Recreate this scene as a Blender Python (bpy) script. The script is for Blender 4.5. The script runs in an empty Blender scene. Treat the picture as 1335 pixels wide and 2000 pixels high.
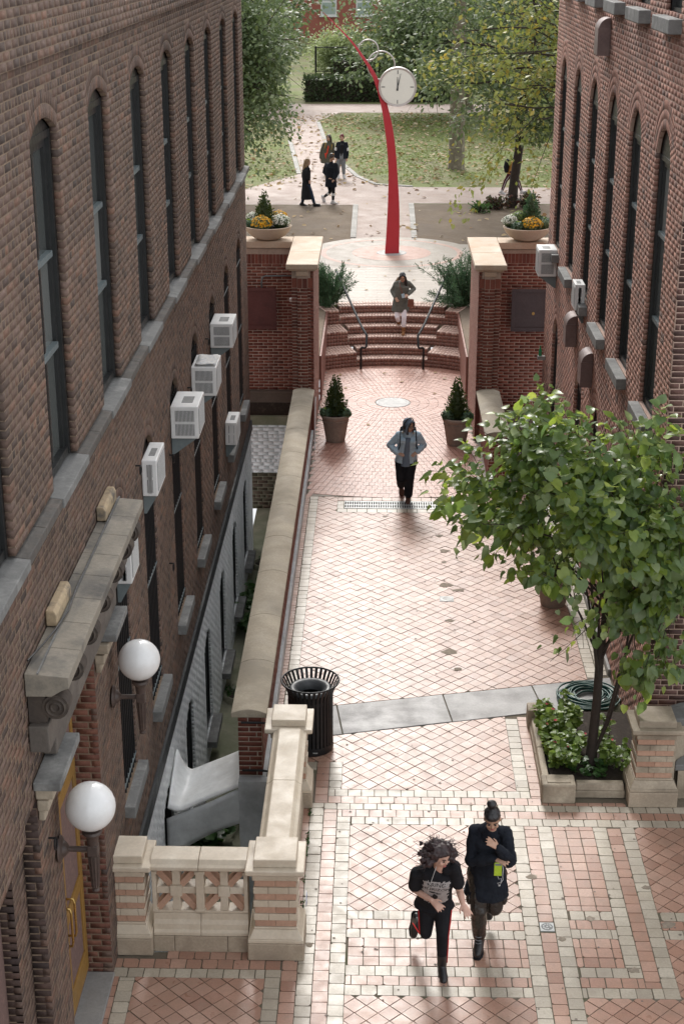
import bpy, bmesh, math, random
import numpy as np
from mathutils import Vector, Matrix, noise
from mathutils.bvhtree import BVHTree

sc = bpy.context.scene
col = sc.collection
rad = math.radians
RN = random.Random(11)
NR = np.random.RandomState(5)

# ------------------------------------------------------------------ camera
CAM_H = 9.8; PITCH = 20.63; YAW = 1.38; FPX = 3020.0
cam = bpy.data.cameras.new('camera'); cam_o = bpy.data.objects.new('camera', cam); col.objects.link(cam_o)
cam.sensor_fit = 'VERTICAL'; cam.sensor_height = 36.0; cam.sensor_width = 36.0
cam.lens = 36.0 * FPX / 2000.0
cam.clip_start = 0.1; cam.clip_end = 2000
cam_o.location = (0, 0, CAM_H)
cam_o.rotation_euler = (rad(90 - PITCH), 0, rad(YAW))
sc.camera = cam_o
# ------------------------------------------------------------------ light
SUN_EL, SUN_AZ = 38.0, -7.0          # azimuth from +Y towards +X
world = bpy.data.worlds.new('World'); sc.world = world; world.use_nodes = True
wn = world.node_tree.nodes; wl = world.node_tree.links; wn.clear()
sky = wn.new('ShaderNodeTexSky'); sky.sky_type = 'NISHITA'; sky.sun_disc = False
sky.sun_elevation = rad(SUN_EL); sky.sun_rotation = rad(SUN_AZ); sky.dust_density = 4.0; sky.air_density = 1.0; sky.ozone_density = 1.0
hs = wn.new('ShaderNodeHueSaturation'); hs.inputs['Saturation'].default_value = 0.35
cl_ = wn.new('ShaderNodeMix'); cl_.data_type = 'RGBA'; cl_.inputs[0].default_value = 0.55; cl_.inputs[7].default_value = (5.9, 6.0, 6.15, 1)   # even cloud layer over the clear sky
bg = wn.new('ShaderNodeBackground'); bg.inputs['Strength'].default_value = 0.15
wo = wn.new('ShaderNodeOutputWorld')
wl.new(sky.outputs[0], hs.inputs['Color']); wl.new(hs.outputs[0], cl_.inputs[6]); wl.new(cl_.outputs[2], bg.inputs['Color']); wl.new(bg.outputs[0], wo.inputs['Surface'])
sun = bpy.data.lights.new('sun', 'SUN'); sun.energy = 1.3; sun.angle = rad(18); sun.color = (1.0, 0.965, 0.92)
sun_o = bpy.data.objects.new('sun', sun); col.objects.link(sun_o)
sd = Vector((math.sin(rad(SUN_AZ)) * math.cos(rad(SUN_EL)), math.cos(rad(SUN_AZ)) * math.cos(rad(SUN_EL)), math.sin(rad(SUN_EL))))
sun_o.rotation_euler = sd.to_track_quat('Z', 'Y').to_euler(); sun_o.location = (0, 20, 40)
sc.view_settings.view_transform = 'Standard'; sc.view_settings.look = 'None'
sc.view_settings.gamma = 1.0; sc.view_settings.use_curve_mapping = False
sc.view_settings.exposure = 0.95
sc.cycles.use_denoising = True
sc.cycles.max_bounces = 6; sc.cycles.diffuse_bounces = 4; sc.cycles.glossy_bounces = 3; sc.cycles.transmission_bounces = 3; sc.cycles.transparent_max_bounces = 6

# ------------------------------------------------------------------ helpers
_p, _y = rad(PITCH), rad(YAW)
FW = np.array([-math.sin(_y) * math.cos(_p), math.cos(_y) * math.cos(_p), -math.sin(_p)])
RT = np.array([math.cos(_y), math.sin(_y), 0.0]); UPV = np.cross(RT, FW)
def in_view(P, m=20):
    """is a world point inside the photograph's frame (used only to choose which bricks become single objects)"""
    d = np.asarray(P, float) - np.array([0, 0, CAM_H]); z = d @ FW
    x = 667.5 + FPX * (d @ RT) / z; y = 1000 - FPX * (d @ UPV) / z
    return (-m < x < 1335 + m) and (-m < y < 2000 + m)
def dist(P): return float(np.linalg.norm(np.asarray(P, float) - np.array([0, 0, CAM_H])))

def link(o, parent=None):
    col.objects.link(o)
    if parent is not None: o.parent = parent
    return o
def tag(o, label=None, cat=None, group=None, kind=None):
    if label: o['label'] = label
    if cat: o['category'] = cat
    if group: o['group'] = group
    if kind: o['kind'] = kind
    return o
def thing(name, label, cat, loc=(0, 0, 0), rz=0.0, group=None):
    o = bpy.data.objects.new(name, None); link(o); o.location = loc; o.rotation_euler = (0, 0, rz)
    o.empty_display_size = 0.1
    return tag(o, label, cat, group)
def copy_tree(o, parent=None):
    c = o.copy(); col.objects.link(c)
    if parent is not None: c.parent = parent
    for ch in list(o.children): copy_tree(ch, c)
    return c

class MB:
    def __init__(s): s.v = []; s.f = []
    def add(s, vs, fs):
        b = len(s.v); s.v.extend([tuple(map(float, q)) for q in vs]); s.f.extend([tuple(b + i for i in q) for q in fs]); return s
    def box(s, x0, x1, y0, y1, z0, z1):
        return s.add([(x0, y0, z0), (x1, y0, z0), (x1, y1, z0), (x0, y1, z0), (x0, y0, z1), (x1, y0, z1), (x1, y1, z1), (x0, y1, z1)],
                     [(3, 2, 1, 0), (4, 5, 6, 7), (0, 1, 5, 4), (1, 2, 6, 5), (2, 3, 7, 6), (3, 0, 4, 7)])
    def frust(s, b, zb, t, zt):
        """box whose bottom rect b=(x0,x1,y0,y1) at zb grows to rect t at zt"""
        x0, x1, y0, y1 = b; X0, X1, Y0, Y1 = t
        return s.add([(x0, y0, zb), (x1, y0, zb), (x1, y1, zb), (x0, y1, zb), (X0, Y0, zt), (X1, Y0, zt), (X1, Y1, zt), (X0, Y1, zt)],
                     [(3, 2, 1, 0), (4, 5, 6, 7), (0, 1, 5, 4), (1, 2, 6, 5), (2, 3, 7, 6), (3, 0, 4, 7)])
    def obox(s, c, ax, ay, az):
        """box around c with half-axis vectors"""
        c, ax, ay, az = map(np.asarray, (c, ax, ay, az)); vs = []
        for k in (-1, 1):
            for (i, j) in ((-1, -1), (1, -1), (1, 1), (-1, 1)): vs.append(c + i * ax + j * ay + k * az)
        fs = [(3, 2, 1, 0), (4, 5, 6, 7), (0, 1, 5, 4), (1, 2, 6, 5), (2, 3, 7, 6), (3, 0, 4, 7)]
        if np.dot(np.cross(ax, ay), az) < 0: fs = [q[::-1] for q in fs]
        return s.add(vs, fs)
    def prism(s, poly, fn, a, b):
        """poly: 2d outline; fn(u,v,w)->xyz; extruded from w=a to w=b"""
        n = len(poly)
        s.add([fn(u, v, a) for u, v in poly] + [fn(u, v, b) for u, v in poly],
              [tuple(range(n))[::-1], tuple(range(n, 2 * n))] + [(i, (i + 1) % n, n + (i + 1) % n, n + i) for i in range(n)])
        return s
    def tube(s, pts, r, n=8, cap=True, sq=None):
        pts = [np.asarray(q, float) for q in pts]; m = len(pts)
        rs = [r] * m if np.isscalar(r) else list(r)
        vs = []; up = None
        for i, q in enumerate(pts):
            t = pts[min(i + 1, m - 1)] - pts[max(i - 1, 0)]; t = t / (np.linalg.norm(t) + 1e-12)
            if up is None:
                a = np.array([0, 0, 1.0]) if abs(t[2]) < .9 else np.array([1.0, 0, 0])
            else: a = up
            u = np.cross(t, np.cross(a, t)); u /= (np.linalg.norm(u) + 1e-12); w = np.cross(t, u); up = u
            for k in range(n):
                an = 2 * math.pi * k / n
                vs.append(q + rs[i] * (math.cos(an) * u + math.sin(an) * w * (sq or 1.0)))
        fs = [(i * n + k, i * n + (k + 1) % n, (i + 1) * n + (k + 1) % n, (i + 1) * n + k) for i in range(m - 1) for k in range(n)]
        if cap: fs += [tuple(range(n))[::-1], tuple(range((m - 1) * n, m * n))]
        return s.add(vs, fs)
    def lathe(s, prof, c=(0, 0, 0), n=24, axis='z', a0=0.0, a1=2 * math.pi):
        full = abs(a1 - a0 - 2 * math.pi) < 1e-6; m = len(prof); k = n if full else n + 1; vs = []
        for i in range(k):
            an = a0 + (a1 - a0) * i / n; ca, sa = math.cos(an), math.sin(an)
            for r, h in prof:
                if axis == 'z': vs.append((c[0] + r * ca, c[1] + r * sa, c[2] + h))
                elif axis == 'x': vs.append((c[0] + h, c[1] + r * ca, c[2] + r * sa))
                else: vs.append((c[0] + r * sa, c[1] + h, c[2] + r * ca))
        fs = []
        for i in range(n):
            j = (i + 1) % k
            for q in range(m - 1): fs.append((i * m + q, j * m + q, j * m + q + 1, i * m + q + 1))
        return s.add(vs, fs)
    def ell(s, c, r, n=12, m=8, rot=None):
        c = np.asarray(c, float); vs = []
        for i in range(m + 1):
            th = math.pi * i / m
            for k in range(n):
                ph = 2 * math.pi * k / n
                p = np.array([r[0] * math.sin(th) * math.cos(ph), r[1] * math.sin(th) * math.sin(ph), r[2] * math.cos(th)])
                if rot is not None: p = rot @ p
                vs.append(c + p)
        fs = [(i * n + k, (i + 1) * n + k, (i + 1) * n + (k + 1) % n, i * n + (k + 1) % n) for i in range(m) for k in range(n)]
        return s.add(vs, fs)
    def mesh(s, name, m=None, smooth=False):
        me = bpy.data.meshes.new(name); me.from_pydata(s.v, [], s.f)
        if m is not None: me.materials.append(m)
        if smooth: me.polygons.foreach_set('use_smooth', [True] * len(me.polygons))
        me.update(); return me
    def build(s, name, m, parent=None, smooth=False, bevel=0, seg=2, angle=None, kind=None, label=None, cat=None, group=None, loc=None):
        o = bpy.data.objects.new(name, s.mesh(name, m, smooth)); link(o, parent)
        if loc is not None: o.location = loc
        if bevel:
            b = o.modifiers.new('bevel', 'BEVEL'); b.width = bevel; b.segments = seg; b.limit_method = 'ANGLE'; b.angle_limit = rad(35)
        if angle:
            o.data.polygons.foreach_set('use_smooth', [True] * len(o.data.polygons)); o.data.set_sharp_from_angle(angle=rad(angle))
        return tag(o, label, cat, group, kind)
def np_mesh(name, V, F, m, smooth=False):
    """V (n,3), F (k,4 or 3) -> mesh, fast"""
    V = np.asarray(V, np.float32); F = np.asarray(F, np.int32); k = F.shape[1]
    me = bpy.data.meshes.new(name); me.vertices.add(len(V)); me.vertices.foreach_set('co', V.ravel())
    me.loops.add(F.size); me.loops.foreach_set('vertex_index', F.ravel())
    me.polygons.add(len(F)); me.polygons.foreach_set('loop_start', np.arange(0, F.size, k, dtype=np.int32))
    if smooth: me.polygons.foreach_set('use_smooth', np.ones(len(F), bool))
    me.update(calc_edges=True); me.validate()
    if m is not None: me.materials.append(m)
    return me
def mkobj(name, me, parent=None, **k):
    o = bpy.data.objects.new(name, me); link(o, parent); return tag(o, **k)

# ------------------------------------------------------------------ materials
def srgb(r, g, b):
    return tuple(((c / 255.0 + 0.055) / 1.055) ** 2.4 if c > 10 else c / 255.0 / 12.92 for c in (r, g, b))
MATS = {}
def mat(name, cols, rough=.7, nscale=5.0, bump=.2, bscale=50.0, isl=False, spec=.4, metal=0.0, dirt=None, trans=0.0, rvar=.1, coat=0.0, streak=None, grain=.18, tint=None, emit=None):
    """procedural material: colour ramp driven by noise or by a random value for each brick/tile/leaf, plus grain, dirt blotches and bump"""
    m = bpy.data.materials.new(name); MATS[name] = m; m.use_nodes = True
    nt = m.node_tree; N = nt.nodes; L = nt.links; N.clear()
    out = N.new('ShaderNodeOutputMaterial'); bs = N.new('ShaderNodeBsdfPrincipled')
    geo = N.new('ShaderNodeNewGeometry'); pos = geo.outputs['Position']
    def noise_(sc_, det=4, ro=.55, vec=pos):
        n = N.new('ShaderNodeTexNoise'); n.inputs['Scale'].default_value = sc_; n.inputs['Detail'].default_value = det; n.inputs['Roughness'].default_value = ro
        L.new(vec, n.inputs['Vector']); return n.outputs['Fac']
    def math_(op, a, b=None):
        n = N.new('ShaderNodeMath'); n.operation = op
        for i, q in enumerate((a, b)):
            if q is None: continue
            if isinstance(q, (int, float)): n.inputs[i].default_value = q
            else: L.new(q, n.inputs[i])
        return n.outputs[0]
    def mix_(fac, a, b, mode='MIX'):
        n = N.new('ShaderNodeMix'); n.data_type = 'RGBA'; n.blend_type = mode
        if isinstance(fac, (int, float)): n.inputs['Factor'].default_value = fac
        else: L.new(fac, n.inputs['Factor'])
        for nm, q in (('A', a), ('B', b)):
            s_ = [i for i in n.inputs if i.name == nm and i.type == 'RGBA'][0]
            if isinstance(q, tuple): s_.default_value = (*q[:3], 1)
            else: L.new(q, s_)
        return [o for o in n.outputs if o.type == 'RGBA'][0]
    if isl:
        oi = N.new('ShaderNodeObjectInfo')
        fac = math_('FRACT', math_('ADD', geo.outputs['Random Per Island'], math_('MULTIPLY', oi.outputs['Random'], 7.31)))
    else:
        fac = noise_(nscale)
        fac = math_('MULTIPLY_ADD', fac, 1.9); fac.node.inputs[2].default_value = -.45
    rp = N.new('ShaderNodeValToRGB'); L.new(fac, rp.inputs['Fac']); e = rp.color_ramp.elements
    while len(e) < len(cols): e.new(.5)
    for i, c in enumerate(cols): e[i].position = i / max(1, len(cols) - 1); e[i].color = (*c[:3], 1)
    c = rp.outputs['Color']
    g = noise_(bscale * .6, 5, .7)
    if grain:
        gr = N.new('ShaderNodeMapRange'); L.new(g, gr.inputs[0]); gr.inputs[1].default_value = .25; gr.inputs[2].default_value = .75
        gr.inputs[3].default_value = 1 - grain; gr.inputs[4].default_value = 1 + grain
        cc = N.new('ShaderNodeCombineColor'); [L.new(gr.outputs[0], cc.inputs[i]) for i in range(3)]
        c = mix_(1.0, c, cc.outputs[0], 'MULTIPLY')
    if dirt:
        dc, dscale, damt = dirt[:3]; lo = dirt[3] if len(dirt) > 3 else .5
        d = noise_(dscale, 6, .62); mr = N.new('ShaderNodeMapRange'); L.new(d, mr.inputs[0]); mr.inputs[1].default_value = lo; mr.inputs[2].default_value = lo + .18; mr.inputs[4].default_value = damt
        c = mix_(mr.outputs[0], c, dc)
    if streak:
        sc_, samt, scol = streak
        mp = N.new('ShaderNodeMapping'); L.new(pos, mp.inputs['Vector']); mp.inputs['Scale'].default_value = sc_
        d = noise_(1.0, 4, .6, mp.outputs[0]); mr = N.new('ShaderNodeMapRange'); L.new(d, mr.inputs[0]); mr.inputs[1].default_value = .48; mr.inputs[2].default_value = .75; mr.inputs[4].default_value = samt
        c = mix_(mr.outputs[0], c, scol)
    L.new(c, bs.inputs['Base Color'])
    rr = N.new('ShaderNodeMapRange'); L.new(noise_(nscale * 2.3), rr.inputs[0]); rr.inputs[1].default_value = .3; rr.inputs[2].default_value = .7
    rr.inputs[3].default_value = max(.02, rough - rvar); rr.inputs[4].default_value = min(1, rough + rvar); L.new(rr.outputs[0], bs.inputs['Roughness'])
    bs.inputs['Metallic'].default_value = metal; bs.inputs['Specular IOR Level'].default_value = spec; bs.inputs['Coat Weight'].default_value = coat
    if bump:
        b = N.new('ShaderNodeBump'); b.inputs['Strength'].default_value = bump; b.inputs['Distance'].default_value = .006
        L.new(noise_(bscale, 5, .6), b.inputs['Height']); L.new(b.outputs[0], bs.inputs['Normal'])
    if emit: bs.inputs['Emission Color'].default_value = (*emit[0], 1); bs.inputs['Emission Strength'].default_value = emit[1]
    sh = bs.outputs[0]
    if trans:
        t = N.new('ShaderNodeBsdfTranslucent')
        hsn = N.new('ShaderNodeHueSaturation'); hsn.inputs['Hue'].default_value = .485; hsn.inputs['Saturation'].default_value = 1.1; hsn.inputs['Value'].default_value = 1.9; L.new(c, hsn.inputs['Color'])
        L.new(hsn.outputs[0], t.inputs['Color']); mx = N.new('ShaderNodeMixShader'); mx.inputs[0].default_value = trans
        L.new(sh, mx.inputs[1]); L.new(t.outputs[0], mx.inputs[2]); sh = mx.outputs[0]
    L.new(sh, out.inputs['Surface']); return m

W = lambda v: (v, v, v)
M_BRK_L = mat('brown_brick', [(.147, .098, .077), (.175, .118, .094), (.076, .057, .05), (.192, .131, .107), (.123, .083, .067), (.166, .107, .084), (.095, .067, .057), (.215, .125, .09), (.154, .103, .082)], .85, bump=.6, bscale=90, isl=True, spec=.25, grain=.3, dirt=((.07, .055, .047), 1.1, .6, .5), streak=((2.5, 2.5, .35), .45, (.075, .06, .051)))
M_MOR_L = mat('tan_mortar', [(.25, .185, .132), (.205, .152, .11), (.16, .12, .09)], .95, nscale=2, bump=.5, spec=.15)
M_BRK_R = mat('rose_brick', [(.32, .165, .125), (.355, .19, .147), (.24, .127, .10), (.295, .155, .12), (.385, .208, .16), (.13, .09, .08), (.335, .175, .133), (.285, .143, .11), (.20, .12, .10)], .85, bump=.6, bscale=90, isl=True, spec=.25, grain=.28, dirt=((.10, .075, .068), 1.0, .55, .53), streak=((2.5, 2.5, .35), .3, (.13, .09, .08)))
M_MOR_R = mat('pink_mortar', [(.47, .335, .275), (.40, .285, .235)], .95, nscale=2, bump=.5, spec=.15)
M_BRK_G = mat('red_brick', [(.185, .062, .043), (.215, .075, .052), (.155, .052, .038), (.235, .086, .06), (.125, .044, .034), (.20, .068, .047)], .8, bump=.5, bscale=90, isl=True, spec=.3, grain=.22, dirt=((.07, .035, .03), 1.6, .5, .56))
M_MOR_G = mat('pale_mortar', [(.50, .42, .35), (.40, .33, .27)], .95, nscale=3, bump=.4, spec=.15, dirt=((.10, .07, .06), 1.6, .6, .56))
M_BRK_T = mat('worn_skylit_tread_brick', [(.55, .37, .30), (.59, .405, .335), (.50, .33, .265), (.61, .43, .36)], .45, bump=.4, bscale=80, isl=True, spec=.45, grain=.2, dirt=((.40, .27, .215), 1.5, .5))  # worn treads, paler than the riser brick: sky sheen put into the colour
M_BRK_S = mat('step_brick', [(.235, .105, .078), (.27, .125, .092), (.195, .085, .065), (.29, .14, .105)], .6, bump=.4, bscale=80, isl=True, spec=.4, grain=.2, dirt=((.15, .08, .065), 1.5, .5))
M_PAV_C = mat('circle_paver', [(.40, .21, .16), (.44, .24, .185), (.35, .18, .135), (.47, .265, .205), (.38, .20, .15)], .42, bump=.3, bscale=70, isl=True, spec=.5, grain=.15, dirt=((.30, .17, .14), .9, .5))
M_TILE_P = mat('pink_tile', [(.39, .225, .162), (.43, .255, .19), (.335, .185, .132), (.455, .285, .215), (.40, .235, .17), (.31, .168, .12)], .35, nscale=3, bump=.35, bscale=70, isl=True, spec=.5, grain=.16, dirt=((.27, .17, .122), .8, .6, .5), rvar=.09, streak=((7, 7, 7), .5, (.27, .19, .145)))
M_TILE_W = mat('cream_tile', [(.455, .40, .315), (.405, .352, .278), (.49, .44, .355), (.35, .305, .24), (.43, .375, .295)], .38, nscale=3, bump=.35, bscale=70, isl=True, spec=.5, grain=.18, dirt=((.30, .255, .205), 1.1, .6, .5), rvar=.09, streak=((7, 7, 7), .5, (.28, .235, .18)))
M_TILE_J = mat('tile_joint', [(.20, .165, .13), (.14, .12, .09), (.10, .11, .06)], .95, nscale=1.2, bump=.5, spec=.2)
M_STONE = mat('grey_stone', [(.30, .29, .27), (.24, .235, .225), (.34, .33, .31)], .6, nscale=1.5, bump=.3, bscale=40, isl=False, spec=.45, dirt=((.17, .16, .15), 1.2, .6))
M_SILL = mat('slate_sill', [(.22, .22, .21), (.16, .16, .155), (.28, .28, .265)], .75, nscale=3, bump=.5, bscale=40, dirt=((.07, .07, .068), 2.0, .6))
M_COPE = mat('sandstone_coping', [(.42, .36, .275), (.36, .31, .235), (.46, .40, .31)], .8, nscale=1.1, bump=.4, bscale=60, dirt=((.22, .19, .145), .9, .75, .47), streak=((.6, 6, .6), .35, (.25, .22, .17)))
M_CAPST = mat('stained_capstone', [(.52, .44, .34), (.47, .36, .26), (.58, .52, .43)], .75, nscale=1.4, bump=.3, bscale=60, dirt=((.42, .26, .16), 1.2, .6, .55), streak=((1, 1.2, .4), .4, (.33, .28, .22)))
M_TERRA = mat('cream_terracotta', [(.60, .52, .41), (.54, .46, .355), (.66, .59, .48)], .5, nscale=2.2, bump=.25, bscale=50, isl=False, spec=.45, dirt=((.40, .33, .245), 1.6, .6, .54), grain=.1)
M_TERRA_O = mat('orange_terracotta', [(.43, .26, .18), (.47, .295, .21), (.39, .23, .16)], .65, isl=True, bump=.3, grain=.15)
M_TERRA_D = mat('weathered_terracotta', [(.44, .37, .28), (.36, .30, .225), (.50, .43, .33)], .7, nscale=3, bump=.35, bscale=50, dirt=((.20, .165, .12), 1.7, .8, .47))
M_PLINTH = mat('sandstone_plinth', [(.44, .36, .27), (.36, .295, .22), (.48, .40, .305)], .85, nscale=2.5, bump=.5, bscale=70, dirt=((.25, .20, .15), 2.2, .7))
M_CONC = mat('areaway_concrete', [(.29, .265, .205), (.20, .205, .14), (.34, .31, .245)], .9, nscale=1.0, bump=.5, bscale=40, dirt=((.13, .145, .08), .8, .75, .46))
M_WHITE_P = mat('white_painted_brick', [(.84, .86, .86), (.80, .82, .825), (.87, .88, .88)], .7, isl=True, bump=.4, bscale=30, dirt=((.60, .61, .60), 2, .5))
M_GREY_P = mat('grey_painted_wall', [(.56, .58, .585), (.50, .52, .525)], .7, nscale=2, bump=.8, bscale=14, dirt=((.22, .23, .23), 1.5, .5))
M_TARP = mat('white_membrane', [(.88, .89, .88), (.84, .85, .84), (.90, .91, .90)], .5, nscale=1.5, bump=.8, bscale=7, dirt=((.66, .65, .62), 2, .5))
M_TARP_G = mat('grey_membrane', [(.74, .76, .765), (.68, .70, .705)], .55, nscale=1.5, bump=.9, bscale=6, dirt=((.42, .43, .43), 2, .5))
M_FRAME = mat('dark_green_paint', [(.016, .017, .017), (.024, .025, .025)], .4, nscale=8, bump=.05, spec=.5, grain=.1)
M_FRAME_G = mat('grey_green_paint', [(.16, .19, .195), (.12, .145, .15)], .5, nscale=8, bump=.05, grain=.1)
M_GLASS = mat('window_glass', [(.045, .05, .048), (.10, .108, .102), (.06, .066, .063), (.19, .20, .19), (.08, .087, .083), (.26, .265, .25)], .07, nscale=.9, bump=0, spec=.9, rvar=.03, grain=.05, isl=True)
M_BLACK = mat('black_paint', [(.010, .010, .011), (.015, .015, .016)], .42, nscale=10, bump=.05, spec=.35, grain=.1)
M_BAND = mat('black_band', [(.03, .033, .034), (.045, .048, .048)], .6, nscale=3, bump=.2)
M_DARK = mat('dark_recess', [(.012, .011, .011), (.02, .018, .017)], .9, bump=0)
M_DOORY = mat('ochre_door_paint', [(.31, .175, .045), (.27, .15, .038), (.34, .20, .055)], .5, nscale=3, bump=.3, bscale=30, dirt=((.13, .08, .03), 3, .6))
M_AC = mat('white_enamel', [(.70, .70, .69), (.64, .64, .63)], .4, nscale=3, bump=.03, dirt=((.45, .44, .42), 1.8, .4), grain=.05)
M_ACG = mat('grey_grille', [(.16, .165, .165), (.12, .125, .125)], .5, nscale=6, bump=.05)
M_GLOBE = mat('opal_glass', [(.80, .80, .79), (.76, .76, .75)], .16, nscale=2, bump=0, spec=.6, rvar=.05, grain=.03, dirt=((.66, .63, .58), 5, .35))
M_BRONZE = mat('brown_cast_iron', [(.085, .058, .048), (.065, .045, .038), (.11, .075, .06)], .5, nscale=10, bump=.3, spec=.5)
M_RED = mat('red_steel', [(.40, .018, .028), (.37, .015, .025)], .45, nscale=1.5, bump=.06, spec=.5, grain=.06)
M_STEEL = mat('brushed_steel', [(.58, .55, .53), (.50, .47, .45)], .38, nscale=4, bump=.05, metal=.75)
M_DIAL = mat('clock_dial', [(.72, .71, .64), (.70, .69, .62)], .6, nscale=1, bump=0, grain=.03)
M_BROWNHOOD = mat('brown_sheet_metal', [(.17, .115, .105), (.14, .095, .088), (.21, .145, .13)], .5, nscale=2, bump=.1, metal=.1)
M_POT = mat('weathered_pot', [(.29, .235, .19), (.24, .195, .16), (.34, .285, .235)], .85, nscale=3, bump=.5, bscale=45, streak=((7, 7, .8), .45, (.17, .14, .12)))
M_BOWL = mat('tan_bowl', [(.46, .365, .27), (.42, .33, .245)], .75, nscale=2, bump=.2, bscale=60, grain=.1)
M_SOIL = mat('soil', [(.05, .037, .028), (.035, .026, .02), (.075, .058, .045)], .98, nscale=9, bump=1.0, bscale=30)
M_DIRT = mat('bare_dirt', [(.185, .138, .096), (.15, .11, .076), (.215, .168, .122)], .95, nscale=.8, bump=.8, bscale=18, dirt=((.12, .095, .075), .5, .6))
M_LAWN = mat('worn_lawn', [(.13, .17, .042), (.155, .185, .055), (.175, .17, .08), (.19, .158, .10)], .95, nscale=.55, bump=1.0, bscale=20, grain=.3)
M_PATH = mat('park_path_brick', [(.37, .285, .245), (.33, .25, .215), (.40, .315, .275)], .7, nscale=.9, bump=.4, bscale=30, dirt=((.34, .25, .2), .6, .5))
M_UPPAV = mat('grey_buff_paving', [(.37, .325, .275), (.33, .29, .245), (.41, .365, .315)], .6, nscale=1.4, bump=.4, bscale=30, dirt=((.27, .235, .2), .7, .5))
M_RING = mat('pink_ring_paving', [(.46, .30, .245), (.42, .27, .22)], .6, nscale=2, bump=.4, bscale=30)
M_KERB = mat('granite_sett', [(.40, .38, .35), (.34, .325, .30), (.46, .44, .41)], .8, isl=True, bump=.5)
M_BARK = mat('dark_bark', [(.035, .026, .021), (.05, .037, .03)], .95, nscale=8, bump=1.0, bscale=25)
M_PLANE = mat('mottled_plane_bark', [(.17, .145, .10), (.13, .11, .075), (.34, .31, .22)], .9, nscale=5, bump=.5, bscale=20)
M_GRATE = mat('cast_grate', [(.42, .43, .42), (.35, .36, .355)], .5, nscale=5, bump=.1, metal=.3)
M_DISC = mat('grey_drain_cover', [(.36, .36, .35), (.32, .32, .31)], .6, nscale=3, bump=.3, metal=.2)
M_HOSE = mat('green_hose', [(.012, .07, .06), (.016, .085, .072)], .3, bump=0, spec=.6, grain=.05)
M_HOSEL = mat('pale_hose_stripe', [(.35, .45, .42), (.3, .4, .37)], .35, bump=0, grain=.05)
M_BOXR = mat('maroon_sheet_metal', [(.10, .035, .032), (.125, .045, .04)], .6, nscale=3, bump=.1, dirt=((.04, .02, .018), 2.5, .5))
M_BOXG = mat('dark_grey_sheet_metal', [(.075, .068, .074), (.095, .087, .094)], .55, nscale=2, bump=.1, dirt=((.05, .045, .05), 2, .5))
M_BGBRK = mat('far_red_brick', [(.36, .13, .095), (.32, .11, .082)], .9, nscale=2, bump=.2)
M_WHITE = mat('white_paint', [(.75, .75, .74), (.70, .70, .69)], .5, nscale=3, bump=.02, grain=.04)
def leafmat(name, cols, trans=.3, rough=.45, spec=.4):
    return mat(name, cols, rough, isl=True, bump=0, spec=spec, trans=trans, grain=.12, bscale=30)
M_RB = leafmat('redbud_leaf', [(.125, .195, .05), (.20, .275, .055), (.08, .14, .048), (.28, .35, .085), (.155, .225, .095), (.095, .16, .058), (.25, .31, .16), (.115, .185, .055)], .5, .32, .55)
M_LF1 = leafmat('deep_green_leaf', [(.085, .125, .05), (.11, .155, .06), (.065, .10, .045), (.14, .185, .075)], .35)
M_LF2 = leafmat('grey_green_leaf', [(.13, .175, .09), (.16, .205, .11), (.10, .14, .07), (.20, .245, .14)], .35)
M_LFY = leafmat('yellowing_leaf', [(.19, .225, .06), (.23, .25, .07), (.13, .175, .05), (.30, .25, .06), (.16, .20, .055), (.21, .235, .065)], .35)
M_JUN = leafmat('juniper_spray', [(.055, .115, .06), (.075, .14, .075), (.04, .08, .04), (.09, .16, .075)], .2, .6, .25)
M_CON = leafmat('dwarf_spruce_spray', [(.045, .07, .02), (.065, .09, .025), (.03, .05, .016), (.085, .11, .03)], .2, .6, .25)
M_HEDGE = leafmat('hedge_leaf', [(.05, .08, .034), (.07, .10, .042), (.038, .06, .026)], .25)
M_KALE = leafmat('kale_leaf', [(.07, .13, .075), (.10, .17, .10), (.055, .10, .06)], .25, .5)
M_KALEY = leafmat('kale_heart', [(.28, .36, .06), (.22, .32, .06)], .3, .5)
M_WEED = leafmat('weed_leaf', [(.04, .095, .028), (.06, .13, .035), (.035, .075, .025)], .3)
M_BED = leafmat('bedding_leaf', [(.14, .22, .045), (.19, .28, .06), (.09, .15, .04), (.24, .32, .09)], .35, .4, .4)
M_MUMY = leafmat('yellow_petal', [(.72, .42, .02), (.66, .36, .015), (.78, .50, .04)], .25, .6)
M_MUMW = leafmat('white_petal', [(.72, .72, .66), (.62, .63, .56), (.76, .76, .72)], .25, .6)
M_PINK = leafmat('pink_petal', [(.6, .12, .14), (.5, .08, .10)], .25, .6)
M_FALL = leafmat('fallen_leaf', [(.42, .32, .19), (.36, .25, .13), (.48, .40, .27), (.30, .19, .10), (.45, .33, .14)], .1, .8)
M_GRASS = leafmat('grass_blade', [(.14, .19, .045), (.165, .205, .055), (.185, .19, .075)], .25, .7)
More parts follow.
